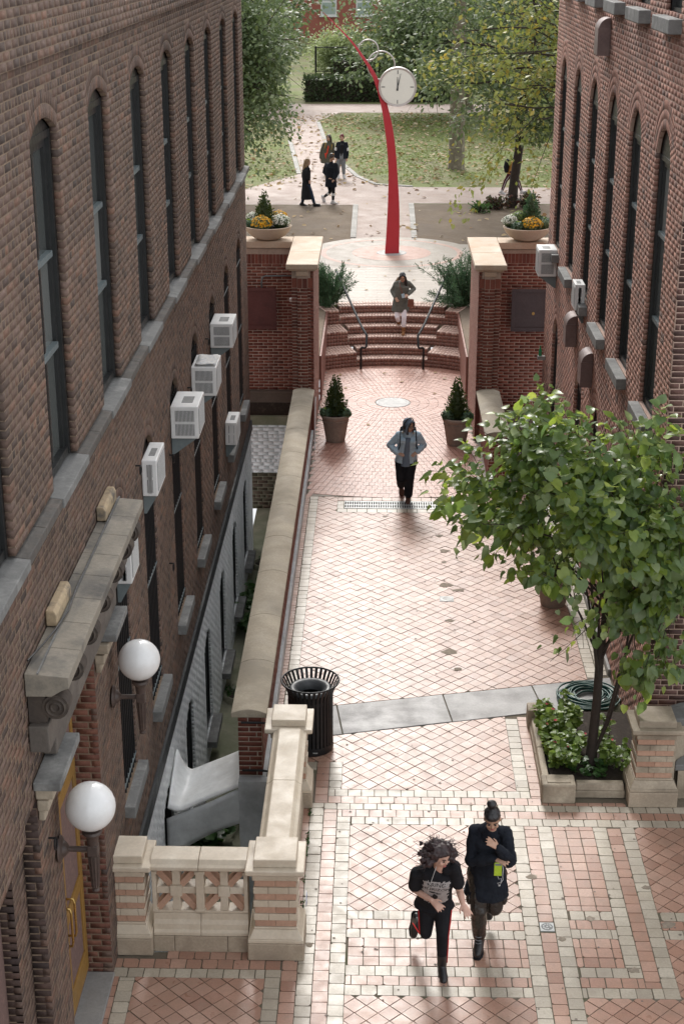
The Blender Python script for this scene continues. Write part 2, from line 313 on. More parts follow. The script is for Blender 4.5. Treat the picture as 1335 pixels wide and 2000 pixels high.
# ------------------------------------------------------------------ brick walls
def blocked(op, z):
    """half-open interval of u that an opening (with its arch rings) takes away at height z"""
    u0, u1, z0, z1, rise, t = op['u0'], op['u1'], op['z0'], op['z1'], op.get('rise', 0), op.get('ring', 0)
    if z0 < z < z1: return (u0, u1)
    if rise and z >= z1:
        hw = (u1 - u0) / 2; r = (hw * hw + rise * rise) / (2 * rise); zc = z1 + rise - r; ro = r + t; uc = (u0 + u1) / 2
        if z < zc + ro:
            h = math.sqrt(max(0, ro * ro - (z - zc) ** 2))
            if z1 - zc > .05: h = min(h, hw * (z - zc) / (z1 - zc))
            else: h = min(h, hw + t)
            return (uc - h, uc + h)
    return None
QF = np.array([(3, 2, 1, 0), (4, 5, 6, 7), (0, 1, 5, 4), (1, 2, 6, 5), (2, 3, 7, 6), (3, 0, 4, 7)])
def boxes_mesh(name, B, m, drop=()):
    """B (n,8,3) -> one mesh of boxes"""
    n = len(B); q = np.array([f for i, f in enumerate(QF) if i not in drop])
    F = (np.arange(n)[:, None, None] * 8 + q[None]).reshape(-1, 4)
    return np_mesh(name, B.reshape(-1, 3), F, m)
def brick_wall(parent, O, U, N, u0, u1, z0, z1, ops, mb, mm, nind=0, L=.203, Hc=.0677, j=.0125, depth=.10, head=7, seed=1, proud=.0008, piece='brick', soldier=None, backing=True, jit=.003, jv=None):
    rs = np.random.RandomState(seed); O, U, N = (np.asarray(q, float) for q in (O, U, N)); Zv = np.array([0, 0, 1.0])
    rows = []; nr = int(round((z1 - z0) / Hc))
    for r in range(nr):
        za = z0 + r * Hc + j / 2; zb = za + Hc - j; zm = (za + zb) / 2
        bl = sorted([b for b in (blocked(o, zm) for o in ops) if b]); segs = []; a = u0
        for (p, q) in bl:
            if p > a: segs.append((a, p))
            a = max(a, q)
        if a < u1: segs.append((a, u1))
        jv_ = jv or j; Lr = (L - jv_) / 2 if (head and r % head == 3) else L; P = Lr + jv_; off = (r % 2) * P * .5 + (r * .013 % .02)
        for (a, b) in segs:
            k = math.floor((a - off) / P); cur_ = []
            while off + k * P < b - 1e-6:
                s, e = max(a, off + k * P), min(b, off + k * P + Lr)
                if e - s > .002: cur_.append([s, e])
                k += 1
            if not cur_: continue
            while len(cur_) > 1 and cur_[0][1] - cur_[0][0] < .045: cur_.pop(0)
            while len(cur_) > 1 and cur_[-1][1] - cur_[-1][0] < .045: cur_.pop()
            cur_[0][0] = a; cur_[-1][1] = b          # bricks always close the end of a pier
            rows.extend((s, e, za, zb, abs((e - s) - L) < 1e-6) for s, e in cur_)
    A = np.array([x[:4] for x in rows]); full = np.array([x[4] for x in rows])
    A[:, :2] += rs.uniform(-jit, jit, (len(A), 1)) * .6; A[:, 2:4] += rs.uniform(-jit, jit, (len(A), 1)) * .45
    w = proud + rs.uniform(-.0005, .0007, len(A))
    cen = O + ((A[:, 0] + A[:, 1]) / 2)[:, None] * U + ((A[:, 2] + A[:, 3]) / 2)[:, None] * Zv + w[:, None] * N
    pick = np.zeros(len(A), bool)
    if nind:
        d = np.linalg.norm(cen - np.array([0, 0, CAM_H]), axis=1); d[~full] = 1e9
        for i in np.argsort(d):
            if d[i] > 1e8 or pick.sum() >= nind: break
            if in_view(cen[i], 0): pick[i] = True
    def corners(A, w):
        out = np.empty((len(A), 8, 3)); 
        for idx, (a, b, c) in enumerate(((0, 0, 0), (1, 0, 0), (1, 1, 0), (0, 1, 0), (0, 0, 1), (1, 0, 1), (1, 1, 1), (0, 1, 1))):
            out[:, idx] = O + A[:, a][:, None] * U + A[:, 2 + c][:, None] * Zv + (w if b == 0 else np.full(len(A), -depth))[:, None] * N
        if np.dot(np.cross(U, -N), Zv) < 0: out = out[:, [1, 0, 3, 2, 5, 4, 7, 6]]
        return out
    B = corners(A[~pick], w[~pick])
    # arch rings
    extra = []
    for o in ops:
        if not o.get('ring'): continue
        hw = (o['u1'] - o['u0']) / 2; uc = (o['u0'] + o['u1']) / 2; rise = o['rise']; r = (hw * hw + rise * rise) / (2 * rise); zc = o['z1'] + rise - r
        th = math.asin(min(1, hw / r)); nring = int(round(o['ring'] / .11))
        for q in range(nring):
            ri = r + q * .11 + .003; ro = ri + .101; n = max(6, int(2 * th * (ri + .05) / .070))
            for k in range(n):
                a0 = -th + 2 * th * (k + .07) / n; a1 = -th + 2 * th * (k + .93) / n; c8 = []
                ww = proud + rs.uniform(-.0005, .0007)
                pts = [(uc + ri * math.sin(a0), zc + ri * math.cos(a0)), (uc + ri * math.sin(a1), zc + ri * math.cos(a1)), (uc + ro * math.sin(a1), zc + ro * math.cos(a1)), (uc + ro * math.sin(a0), zc + ro * math.cos(a0))]
                for dw in (ww, -depth):
                    for (u, z) in pts: c8.append(O + u * U + z * Zv + dw * N)
                c8 = np.array(c8)
                fl = np.dot(np.cross(c8[1] - c8[0], c8[3] - c8[0]), N) > 0
                extra.append(c8[[3, 2, 1, 0, 7, 6, 5, 4]] if fl else c8)
    if extra: B = np.concatenate([B, np.array(extra)])
    if len(B): mkobj(piece + '_courses', boxes_mesh(piece + '_courses', B, mb), parent, kind='stuff')
    if pick.any():
        c0 = np.array([[-L / 2, L / 2, -(Hc - j) / 2, (Hc - j) / 2]]); O2 = O.copy(); O[:] = 0
        bm_ = corners(c0, np.array([0.0])); O[:] = O2
        me = boxes_mesh(piece, bm_, mb)
        for i in np.where(pick)[0]:
            o = bpy.data.objects.new(piece, me); o.location = cen[i]; link(o, parent)
    if backing:
        b = MB(); fn = lambda u, z, w_: tuple(O + u * U + z * Zv + w_ * N); g = .004
        def bx(ua, ub, za, zb):
            if ub - ua > 1e-4 and zb - za > 1e-4: b.prism([(ua, za), (ub, za), (ub, zb), (ua, zb)], fn, -depth + .003, 0)
        cur = u0
        cols_ = {}
        for o in ops: cols_.setdefault((round(o['u0'], 3), round(o['u1'], 3)), []).append(o)
        for (a, c), lst in sorted(cols_.items()):
            bx(cur, a - g, z0, z1); zz = z0
            for o in sorted(lst, key=lambda q: q['z0']):
                bx(a - g, c + g, zz, o['z0'] - g)
                zt = o['z1'] + g
                if o.get('rise'):
                    hw = (c - a) / 2; rise = o['rise']; r = (hw * hw + rise * rise) / (2 * rise); zc = o['z1'] + rise - r; ztop = o['z1'] + rise + .12; n = 8; r += g
                    us = [a - g + (c - a + 2 * g) * i / n for i in range(n + 1)]
                    arc = [(u, zc + math.sqrt(max(0, r * r - (u - (a + c) / 2) ** 2))) for u in us]
                    for i in range(n): b.prism([arc[i], arc[i + 1], (us[i + 1], ztop), (us[i], ztop)], fn, -depth + .003, 0)
                    zt = ztop
                zz = zt
            bx(a - g, c + g, zz, z1); cur = c + g
        bx(cur, u1, z0, z1)
        b.build('mortar', mm, parent)

def window(parent, O, U, N, op, rails=(.36, .64), mull=True, depth=.10, fm=None, sash=None, bars=False, bar_n=8, pane_m=None, name='window'):
    fm = fm or M_FRAME; sash = sash or M_FRAME_G
    O, U, N = (np.asarray(q, float) for q in (O, U, N)); Zv = np.array([0, 0, 1.0])
    P = lambda u, z, w: O + u * U + z * Zv + w * N
    u0, u1, z0, z1, rise = op['u0'], op['u1'], op['z0'], op['z1'], op.get('rise', 0)
    uc, hw = (u0 + u1) / 2, (u1 - u0) / 2
    b = MB()
    def bx(ua, ub, za, zb, wa, wb): b.prism([(ua, za), (ub, za), (ub, zb), (ua, zb)], lambda u, z, w: tuple(P(u, z, w)), wa, wb)
    f = .055; d = -depth
    bx(u0, u0 + f, z0, z1, d - .10, d + .0); bx(u1 - f, u1, z0, z1, d - .10, d); bx(u0 + f, u1 - f, z1 - .06, z1, d - .10, d - .005); bx(u0 + f, u1 - f, z0, z0 + .07, d - .10, d - .01)
    bx(u0 + f, u0 + 2 * f, z0 + .07, z1 - .06, d - .09, d - .035); bx(u1 - 2 * f, u1 - f, z0 + .07, z1 - .06, d - .09, d - .035)
    bx(u0 + 2 * f, u1 - 2 * f, z1 - .13, z1 - .06, d - .09, d - .035)
    if mull: bx(uc - .022, uc + .022, z0 + .07, z1 - .13, d - .085, d - .045)
    if rise:
        r = (hw * hw + rise * rise) / (2 * rise); zc = z1 + rise - r; n = 10
        us = [u0 + 2 * hw * i / n for i in range(n + 1)]
        for i in range(n):
            za = zc + math.sqrt(max(0, r * r - (us[i] - uc) ** 2)); zb = zc + math.sqrt(max(0, r * r - (us[i + 1] - uc) ** 2))
            b.prism([(us[i], z1), (us[i + 1], z1), (us[i + 1], max(zb, z1 + .001)), (us[i], max(za, z1 + .001))], lambda u, z, w: tuple(P(u, z, w)), d - .10, d - .012)
    win = b.build(name, fm, parent)
    h = z1 - z0; cuts = [z0 + .07] + [z0 + h * q for q in rails] + [z1 - .13]
    for q in rails:
        m_ = MB(); zz = z0 + h * q
        m_.prism([(u0 + 2 * f, zz - .03), (u1 - 2 * f, zz - .03), (u1 - 2 * f, zz + .02), (u0 + 2 * f, zz + .02)], lambda u, z, w: tuple(P(u, z, w)), d - .085, d - .02)
        m_.build('sash_rail', sash, win)
    xs = [(u0 + 2 * f, uc - .022), (uc + .022, u1 - 2 * f)] if mull else [(u0 + 2 * f, u1 - 2 * f)]
    for i in range(len(cuts) - 1):
        za = cuts[i] + (.02 if i else 0); zb = cuts[i + 1] - (.03 if i < len(cuts) - 2 else 0)
        for (a, c) in xs:
            m_ = MB(); m_.prism([(a, za), (c, za), (c, zb), (a, zb)], lambda u, z, w: tuple(P(u, z, w)), d - .075, d - .068); m_.build('pane', pane_m or M_GLASS, win)
    if bars:
        m_ = MB()
        for k in range(bar_n):
            u = u0 + .05 + (u1 - u0 - .1) * k / (bar_n - 1)
            m_.tube([P(u, z0 + .02, d + .035), P(u, z1 - .02, d + .035)], .011, 6)
        m_.build('security_bars', M_BLACK, win, kind='stuff')
        for zz in (z0 + .12, z0 + h * .5, z1 - .25):
            q = MB(); q.prism([(u0, zz), (u1, zz), (u1, zz + .02), (u0, zz + .02)], lambda u, z, w: tuple(P(u, z, w)), d + .022, d + .05); q.build('bar_rail', M_FRAME_G, win)
    return win

# ------------------------------------------------------------------ left building
XL = -2.6; UL = (0, 1, 0); NL = (1, 0, 0); OL = (XL, 0, 0)
LB = thing('brick_building', 'tall brown brick building with arched windows along the left of the walkway', 'building', (-8, 20, 0))
LB.location = (0, 0, 0)
up_w = [dict(u0=c - .52, u1=c + .50, z0=5.57, z1=8.31, rise=.13, ring=.22) for c in (9.77, 12.17, 14.6, 17.05, 19.45, 21.82, 24.15, 26.5, 28.85)]
lo_c = (14.45, 16.55, 18.95, 21.25, 23.65, 26.0, 28.4)
lo_w = [dict(u0=c - .42, u1=c + .42, z0=1.25, z1=4.25, rise=.20, ring=.22) for c in lo_c]
door_op = dict(u0=11.02, u1=12.82, z0=-.1, z1=3.62)
step_op = dict(u0=9.9, u1=10.3, z0=-.1, z1=3.55)
dark_op = dict(u0=8.2, u1=9.9, z0=-.1, z1=3.40)
Z2 = 5.57
brick_wall(LB, OL, UL, NL, 7.0, 30.2, Z2, Z2 + 49 * .0677, up_w, M_BRK_L, M_MOR_L, nind=300, seed=2, depth=.054, L=.183, jv=.023, j=.0105)
ZB = Z2 + 49 * .0677
brick_wall(LB, (XL + .045, 0, 0), UL, NL, 7.0, 30.245, ZB + .002, ZB + .002 + 26 * .0677, [], M_BRK_L, M_MOR_L, seed=3, depth=.14, L=.183, jv=.023, j=.0105)
lower_ops = lo_w + [door_op, step_op, dark_op]
brick_wall(LB, OL, UL, NL, 7.0, 30.2, .42, .42 + 74 * .0677, lower_ops, M_BRK_L, M_MOR_L, seed=4, depth=.055, L=.183, jv=.023, j=.0105)
brick_wall(LB, OL, UL, NL, 7.0, 14.1, .002, .002 + 6 * .0677, [door_op, step_op, dark_op], M_BRK_L, M_MOR_L, seed=5)
# end (north) face seen edge-on and the mass of the building
b = MB(); b.box(-14, XL - .25, 6.9, 30.19, -2.45, 11.2); b.box(XL - .25, XL - .102, 13.62, 14.4, -.02, 5.4)
b.box(XL - .25, XL + .02, 7.0, 30.2, ZB + 26 * .0677 + .01, 11.19); b.box(XL - .25, XL - .102, 30.05, 30.195, -2.45, ZB)
b.build('wall', mat('plain_brown_brick', [(.20, .125, .105), (.155, .10, .088), (.235, .15, .125)], .9, nscale=14, bump=.6), LB)
# slate string course carrying the upper windows: one stone per bay
M_STRING = mat('sooty_string_course', [(.125, .115, .102), (.09, .084, .077), (.16, .145, .125)], .8, nscale=5, bump=.5, dirt=((.06, .055, .05), 2.5, .6), streak=((3, 9, 1), .4, (.17, .125, .10)))
cuts = sorted([7.0, 30.32] + [q for o in up_w for q in (o['u0'] - .06, o['u1'] + .06)])
for i, (a, c) in enumerate(zip(cuts[:-1], cuts[1:])):
    slate = i % 2 == 1; n_ = 1 if slate else max(1, int((c - a) / .45)); e_ = .095 if slate else .080
    for q in range(n_):
        y0_, y1_ = a + (c - a) * q / n_ + .003, a + (c - a) * (q + 1) / n_ - .003
        b = MB(); b.frust((XL - .1, XL + e_, y0_, y1_), 5.445, (XL - .1, XL + e_, y0_, y1_), 5.545); b.v[5] = (XL + e_, y0_, 5.525); b.v[6] = (XL + e_, y1_, 5.525); b.build('sill_stone', M_SILL if slate else M_STRING, LB, bevel=.008)
for o in up_w: window(LB, OL, UL, NL, o, depth=.055)
for o in lo_w:
    window(LB, OL, UL, NL, o, rails=(.5,), bars=True, depth=.056)
    b = MB(); b.frust((XL - .1, XL + .11, o['u0'] - .08, o['u1'] + .08), 1.10, (XL - .1, XL + .11, o['u0'] - .08, o['u1'] + .08), 1.235); b.build('sill_stone', M_SILL, LB, bevel=.008)
# black water-table band and white painted basement
b = MB(); b.box(XL - .1, XL + .035, 14.1, 30.24, .20, .415); b.build('water_table', M_BAND, LB, bevel=.006)
bas_w = [dict(u0=c - .42, u1=c + .42, z0=-1.95, z1=-.50, rise=.2) for c in (16.9, 19.2, 21.55, 23.9, 26.2, 28.5)]
brick_wall(LB, (XL + .01, 0, 0), UL, NL, 13.2, 30.2, -2.42, -2.42 + 39 * .0671, bas_w, M_WHITE_P, M_WHITE_P, seed=6, Hc=.0671, proud=.0012, j=.006, depth=.035)
for o in bas_w:
    window(LB, (XL + .01, 0, 0), UL, NL, o, rails=(), mull=False, fm=M_BAND, pane_m=M_BAND, depth=.036, name='basement_shutter')
    b = MB(); b.box(XL - .1, XL + .16, o['u0'] - .06, o['u1'] + .06, -2.06, -1.955); b.build('sill_stone', M_SILL, LB, bevel=.008)
# wall anchor rings
for (yy, zz) in ((18.3, 3.6), (15.7, 4.35), (20.3, 3.9), (17.9, 2.3), (22.6, 4.0), (10.6, 2.95)):
    b = MB(); b.tube([(XL + .005 + .05, yy + .05 * math.cos(t * math.pi / 6), zz + .05 * math.sin(t * math.pi / 6)) for t in range(13)], .008, 6, cap=False); b.tube([(XL, yy, zz + .05), (XL + .055, yy, zz + .05)], .01, 6); b.build('anchor_ring', M_BLACK, LB)
# entrance: recess lining, doors, pilaster grooves, entablature, cornice on scroll brackets
RX = XL - .28
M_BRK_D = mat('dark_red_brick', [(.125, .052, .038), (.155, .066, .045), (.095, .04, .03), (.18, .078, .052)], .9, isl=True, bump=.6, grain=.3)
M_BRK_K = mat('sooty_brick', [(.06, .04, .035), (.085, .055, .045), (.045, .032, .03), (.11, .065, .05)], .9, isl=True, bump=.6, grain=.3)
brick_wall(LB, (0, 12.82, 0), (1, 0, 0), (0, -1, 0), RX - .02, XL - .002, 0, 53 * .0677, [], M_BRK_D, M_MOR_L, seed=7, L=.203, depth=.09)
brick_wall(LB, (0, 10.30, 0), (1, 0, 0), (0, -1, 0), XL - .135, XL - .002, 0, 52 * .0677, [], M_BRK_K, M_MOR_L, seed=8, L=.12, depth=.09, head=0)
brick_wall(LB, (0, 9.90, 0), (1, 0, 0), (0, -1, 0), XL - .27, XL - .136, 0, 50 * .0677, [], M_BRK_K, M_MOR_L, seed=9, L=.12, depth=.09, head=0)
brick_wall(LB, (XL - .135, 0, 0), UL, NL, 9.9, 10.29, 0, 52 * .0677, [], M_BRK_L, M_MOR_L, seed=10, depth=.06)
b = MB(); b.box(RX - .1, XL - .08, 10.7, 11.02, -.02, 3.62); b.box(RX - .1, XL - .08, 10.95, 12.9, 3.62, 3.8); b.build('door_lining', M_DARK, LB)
dr = MB(); dr.box(RX - .06, RX, 11.02, 12.82, 0, 3.62)
door = dr.build('entrance_door', M_DOORY, LB)
for (a, c) in ((11.05, 11.9), (11.94, 12.79)):
    b = MB()
    for (p, q, r_, s) in ((a, a + .11, .12, 2.5), (c - .11, c, .12, 2.5), (a + .11, c - .11, .12, .38), (a + .11, c - .11, 1.12, 1.26), (a + .11, c - .11, 2.36, 2.5), (a, c, 2.62, 2.72), (a, c, 3.38, 3.48), (a, a + .07, 2.72, 3.38), (c - .07, c, 2.72, 3.38)):
        b.box(RX + .003, RX + .05, p, q, r_, s)
    b.build('door_rails', M_DOORY, door, bevel=.006)
    for (r_, s) in ((.38, 1.12), (1.26, 2.36), (2.72, 3.38)):
        b = MB(); b.box(RX + .002, RX + .016, a + .11, c - .11, r_ + .002, s - .002); b.build('door_pane', M_GLASS, door)
for yy in (11.84, 12.0):
    b = MB(); b.tube([(RX + .05, yy, 1.05), (RX + .12, yy, 1.05), (RX + .13, yy, 1.1), (RX + .13, yy, 1.4), (RX + .12, yy, 1.45), (RX + .05, yy, 1.45)], .012, 8); b.build('door_handle', mat('brass' + str(yy), [(.45, .3, .1), (.5, .34, .12)], .3, metal=.9, bump=0), door, smooth=True)
b = MB(); b.box(RX, XL + .02, 11.03, 12.81, 0.0, .04); b.build('threshold', M_STONE, LB, bevel=.01)
b = MB(); b.box(XL - .35, XL - .27, 8.0, 9.9, 0, 3.40); b.build('side_door', M_FRAME, LB)
M_LINT = mat('sooty_stone', [(.15, .13, .11), (.11, .095, .082), (.19, .165, .14)], .8, nscale=3, bump=.4)
for (a, c) in ((10.32, 10.98), (12.86, 13.10)):
    for (z_, e) in ((3.34, .03), (3.44, .07), (3.56, .12)):
        b = MB(); b.box(XL + .0085, XL + .03 + e, a - e * .6, c + e * .6, z_ + .002, z_ + .098); b.build('pilaster_capital', M_TERRA_D, LB, bevel=.012)
for (a, c) in ((10.2, 11.0), (12.84, 13.5)):
    b = MB(); b.box(XL + .0085, XL + .22, a, c, 3.665, 3.74); b.build('slate_ledge', M_SILL, LB, bevel=.008)
b = MB(); b.box(XL + .0085, XL + .12, 10.6, 13.5, 3.76, 3.98); b.build('lintel', M_LINT, LB, bevel=.012)
b = MB(); b.box(XL + .0085, XL + .16, 10.2, 13.98, 4.0, 4.22); b.build('frieze', M_LINT, LB, bevel=.01)
M_CORN = mat('weathered_cornice', [(.29, .255, .205), (.235, .21, .17), (.34, .30, .245)], .8, nscale=1.8, bump=.5, bscale=50, dirt=((.085, .082, .078), 2.0, .85, .48), streak=((5, .9, 1), .6, (.10, .10, .097)))
M_BRKT = mat('blackened_terracotta', [(.09, .07, .055), (.06, .048, .04), (.14, .11, .085)], .8, nscale=6, bump=.4)
nst = 8; ya, yb = 10.2, 14.02
for i in range(nst):
    a = ya + (yb - ya) * i / nst; c = ya + (yb - ya) * (i + 1) / nst
    b = MB(); b.prism([(XL + .0085, 4.47), (XL + .20, 4.47), (XL + .28, 4.52), (XL + .335, 4.54), (XL + .335, 4.63), (XL + .0085, 4.66)], lambda u, v, w: (u, w, v), a + .002, c - .002); b.build('cornice_stone', M_CORN, LB, bevel=.006)
b = MB(); b.box(XL + .10, XL + .115, ya, yb, 4.6585, 4.666); b.build('lead_flashing', M_SILL, LB)
for yy in (10.32, 10.95, 11.6, 12.25, 12.9, 13.45, 13.88):
    b = MB(); b.lathe([(0, 0), (.10, 0), (.10, .16), (0, .16)], (XL + .215, yy - .08, 4.365), 18, 'y')
    for e in (-.082, .08):
        for rr in (.035, .07): b.lathe([(rr - .012, 0), (rr, .012 * (1 if e > 0 else -1)), (rr + .012, 0)], (XL + .215, yy + e, 4.365), 16, 'y')
    b.lathe([(0, 0), (.055, 0), (.055, .13), (0, .13)], (XL + .075, yy - .065, 4.25), 14, 'y'); b.box(XL + .009, XL + .14, yy - .07, yy + .07, 4.23, 4.465)
    b.build('scroll_bracket', M_BRKT, LB, angle=40)
M_BLOCK = mat('pale_sandstone', [(.44, .34, .22), (.38, .29, .185)], .8, nscale=3, bump=.4, dirt=((.10, .095, .085), 5, .9, .47))
for (a, c) in ((11.02, 11.62), (13.33, 13.93)):
    b = MB(); b.prism([(XL + .009, 4.667), (XL + .095, 4.667), (XL + .095, 4.76), (XL + .075, 4.80), (XL + .009, 4.80)], lambda u, v, w: (u, w, v), a, c)
    b.build('sandstone_block', M_BLOCK, bevel=.008, label=('pale sandstone block at the near end of the door cornice' if a < 12 else 'pale sandstone block at the far end of the door cornice'), cat='stone block', group='stone blocks on the door cornice')
# cable running over the near block
b = MB(); pts = [(XL + .02, 10.3, 4.72), (XL + .06, 10.6, 4.70), (XL + .10, 10.9, 4.69), (XL + .13, 11.3, 4.68), (XL + .11, 11.75, 4.68), (XL + .108, 12.6, 4.672), (XL + .108, 13.9, 4.672)]
b.tube(pts, .008, 6); b.build('cable', M_BLACK, label='thin dark cable lying along the top of the door cornice', cat='cable')

# ------------------------------------------------------------------ right building
XR = 3.3; UR = (0, 1, 0); NRt = (-1, 0, 0); OR = (XR, 0, 0); YF = 16.92
RB = thing('brick_building', 'rose brick building with tall round arched windows on the right side', 'building')
rc = (18.42, 20.53, 22.65, 24.72, 26.80, 28.92)
r_up = [dict(u0=c - .48, u1=c + .48, z0=4.22, z1=7.30, rise=.34, ring=.33) for c in rc]
r_top = [dict(u0=c - .48, u1=c + .48, z0=8.90, z1=10.6) for c in rc]
r_lo = [dict(u0=c - .44, u1=c + .44, z0=.30, z1=2.65, rise=.34, ring=.33) for c in (20.53, 22.65, 24.72, 28.3)]
r_all = r_up + r_top
brick_wall(RB, OR, UR, NRt, YF + .085, 30.25, 3.72, 3.72 + 94 * .0677, r_all, M_BRK_R, M_MOR_R, nind=300, seed=12, depth=.045, L=.19, jv=.02, j=.0105)
brick_wall(RB, OR, UR, NRt, YF + .085, 30.25, .002, .002 + 55 * .0677 - .0055, r_lo, M_BRK_R, M_MOR_R, seed=13, depth=.055, L=.19, jv=.02, j=.0105)
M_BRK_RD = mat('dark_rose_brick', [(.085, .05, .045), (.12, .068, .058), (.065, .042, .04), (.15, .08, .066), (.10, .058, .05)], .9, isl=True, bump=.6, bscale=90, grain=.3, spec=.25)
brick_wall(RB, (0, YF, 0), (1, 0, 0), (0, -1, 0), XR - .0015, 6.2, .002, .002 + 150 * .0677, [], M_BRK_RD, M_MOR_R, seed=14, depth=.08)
b = MB(); b.box(XR + .26, 14, YF + .09, 30.24, -.02, 10.9); b.box(XR - .02, 14, YF + .08, 30.25, 10.2, 10.91); b.box(XR + .10, XR + .26, YF + .09, 17.2, 0, 10.1); b.box(XR + .103, XR + .26, 30.1, 30.24, 0, 10.1)
b.build('wall', mat('plain_rose_brick', [(.30, .15, .12), (.24, .12, .10), (.34, .17, .135)], .9, nscale=14, bump=.6), RB)
for o in r_up:
    window(RB, OR, UR, NRt, o, rails=(.36, .70), mull=False, depth=.046)
    b = MB(); b.frust((XR - .13, XR + .1, o['u0'] - .07, o['u1'] + .07), 4.05, (XR - .13, XR + .1, o['u0'] - .07, o['u1'] + .07), 4.20); b.build('sill_stone', M_SILL, RB, bevel=.01)
for o in r_top:
    window(RB, OR, UR, NRt, o, rails=(.5,), mull=False, depth=.056)
    b = MB(); b.box(XR - .15, XR + .1, o['u0'] - .09, o['u1'] + .09, 8.72, 8.88); b.build('sill_stone', M_SILL, RB, bevel=.01)
for o in r_lo: window(RB, OR, UR, NRt, o, rails=(.35,), mull=True, depth=.056)

# vent hoods
def hood(y, z, h, w, lab):
    r = .12; b = MB(); prof = [(XR - .008, z - h), (XR - .18, z - h), (XR - .18, z - .16)]
    for i in range(1, 8):
        a = math.pi / 2 * i / 7; prof.append((XR - .02 - .16 * math.cos(a), z - .16 + .16 * math.sin(a)))
    prof.append((XR - .008, z))
    b.prism(prof, lambda u, v, q: (u, q, v), y - w / 2, y + w / 2)
    o = b.build('vent_hood', M_BROWNHOOD, angle=30, bevel=.006, label=lab, cat='vent hood', group='brown vent hoods on the rose brick wall')
    b = MB(); b.box(XR - .188, XR - .0085, y - w / 2 - .012, y - w / 2 - .001, z - h, z - .14); b.build('side_flange', M_BROWNHOOD, o)
hood(23.5, 8.62, .52, .42, 'brown rounded vent hood high up under the top window sills')
hood(25.45, 3.80, .52, .42, 'farther brown rounded vent hood below the tall arched windows')
hood(23.35, 3.72, .54, .42, 'nearer brown rounded vent hood below the tall arched windows')

# ------------------------------------------------------------------ air conditioners
def aircon(x, side, y0, ztop, dep, h, w, lab, bracket=False):
    """window unit: projects from wall plane x towards side; near face at y0"""
    t = thing('air_conditioner', lab, 'air conditioner', (x + side * .006, y0, ztop - h), 0, 'window air conditioners')
    X = lambda a, b_: (min(side * a, side * b_), max(side * a, side * b_))
    b = MB(); b.box(*X(0, dep), 0, w, 0, h); b.build('case', M_AC, t, bevel=.012)
    b = MB(); n = 14
    b.box(*X(.06, dep - .05), -.004, -.001, h * .10, h * .46); b.box(*X(.06, dep - .05), -.004, -.001, h * .54, h * .88); b.build('side_grille', M_ACG, t)
    b = MB()
    for k in range(n):
        u = .07 + (dep - .13) * k / (n - 1)
        b.box(*X(u, u + .005), -.009, -.004, h * .10, h * .88)
    b.build('louvre_slats', M_AC, t, kind='stuff')
    b = MB(); b.box(*X(dep + .001, dep + .006), .05, w - .05, .05, h - .05); b.build('coil_grille', M_ACG, t)
    b = MB()
    for k in range(12): b.box(*X(dep + .006, dep + .010), .05 + (w - .1) * k / 12, .05 + (w - .1) * k / 12 + .008, .05, h - .05)
    b.build('coil_fins', M_AC, t, kind='stuff')
    b = MB(); b.box(*X(dep * .35, dep * .75), w * .25, w * .65, h + .001, h + .004); b.build('top_vent', M_ACG, t)
    for yy in (.06, w - .09):
        b = MB(); b.prism([(.0, -.004), (dep * .85, -.004), (dep * .85, -.024), (.03, -.22), (.0, -.22)], lambda u, v, q: (side * u, q, v), yy - .012, yy + .012); b.build('support_bracket', M_FRAME_G, t)
    return t
aircon(XL, 1, 16.05, 4.34, .17, .42, .66, 'white window air conditioner nearest the door cornice with louvred side')
aircon(XL, 1, 18.50, 4.22, .35, .42, .70, 'large white window air conditioner, third from the far end of the row')
ac3 = aircon(XL, 1, 20.72, 4.12, .35, .41, .70, 'white window air conditioner with a folded newspaper on its top')
aircon(XL, 1, 23.25, 4.12, .35, .38, .70, 'white window air conditioner farthest along the upper row on the brown wall')
aircon(XL, 1, 25.10, 1.95, .20, .40, .66, 'low white air conditioner just above the black wall band')
aircon(XL, 1, 14.15, 4.08, .16, .40, .50, 'white air conditioner half hidden behind the door cornice')
aircon(XR, -1, 28.55, 4.26, .34, .50, .56, 'larger white air conditioner at the far end of the rose brick wall')
aircon(XR, -1, 24.45, 4.50, .16, .42, .44, 'small white air conditioner on a sill of the rose brick wall')
b = MB(); n = 9
for k in range(3):
    V = []; 
    for i in range(n):
        for j_ in range(6):
            V.append((XL + .05 + .27 * j_ / 5 + .01 * k, 20.80 + .52 * i / (n - 1) - .015 * k, 4.129 + .008 * k + .022 * math.sin(i * .9 + k) * math.sin(j_ * .8 + k) ** 2))
    F = [(i * 6 + j_, (i + 1) * 6 + j_, (i + 1) * 6 + j_ + 1, i * 6 + j_ + 1) for i in range(n - 1) for j_ in range(5)]
    b.add(V, F)
o = b.build('newspaper', mat('newsprint', [(.62, .61, .58), (.66, .65, .62), (.50, .52, .55)], .9, nscale=12, bump=.2, dirt=((.10, .16, .32), 9, .8, .57)), smooth=True, label='crumpled newspaper lying on top of a white air conditioner', cat='newspaper')
sm = o.modifiers.new('s', 'SOLIDIFY'); sm.thickness = .002

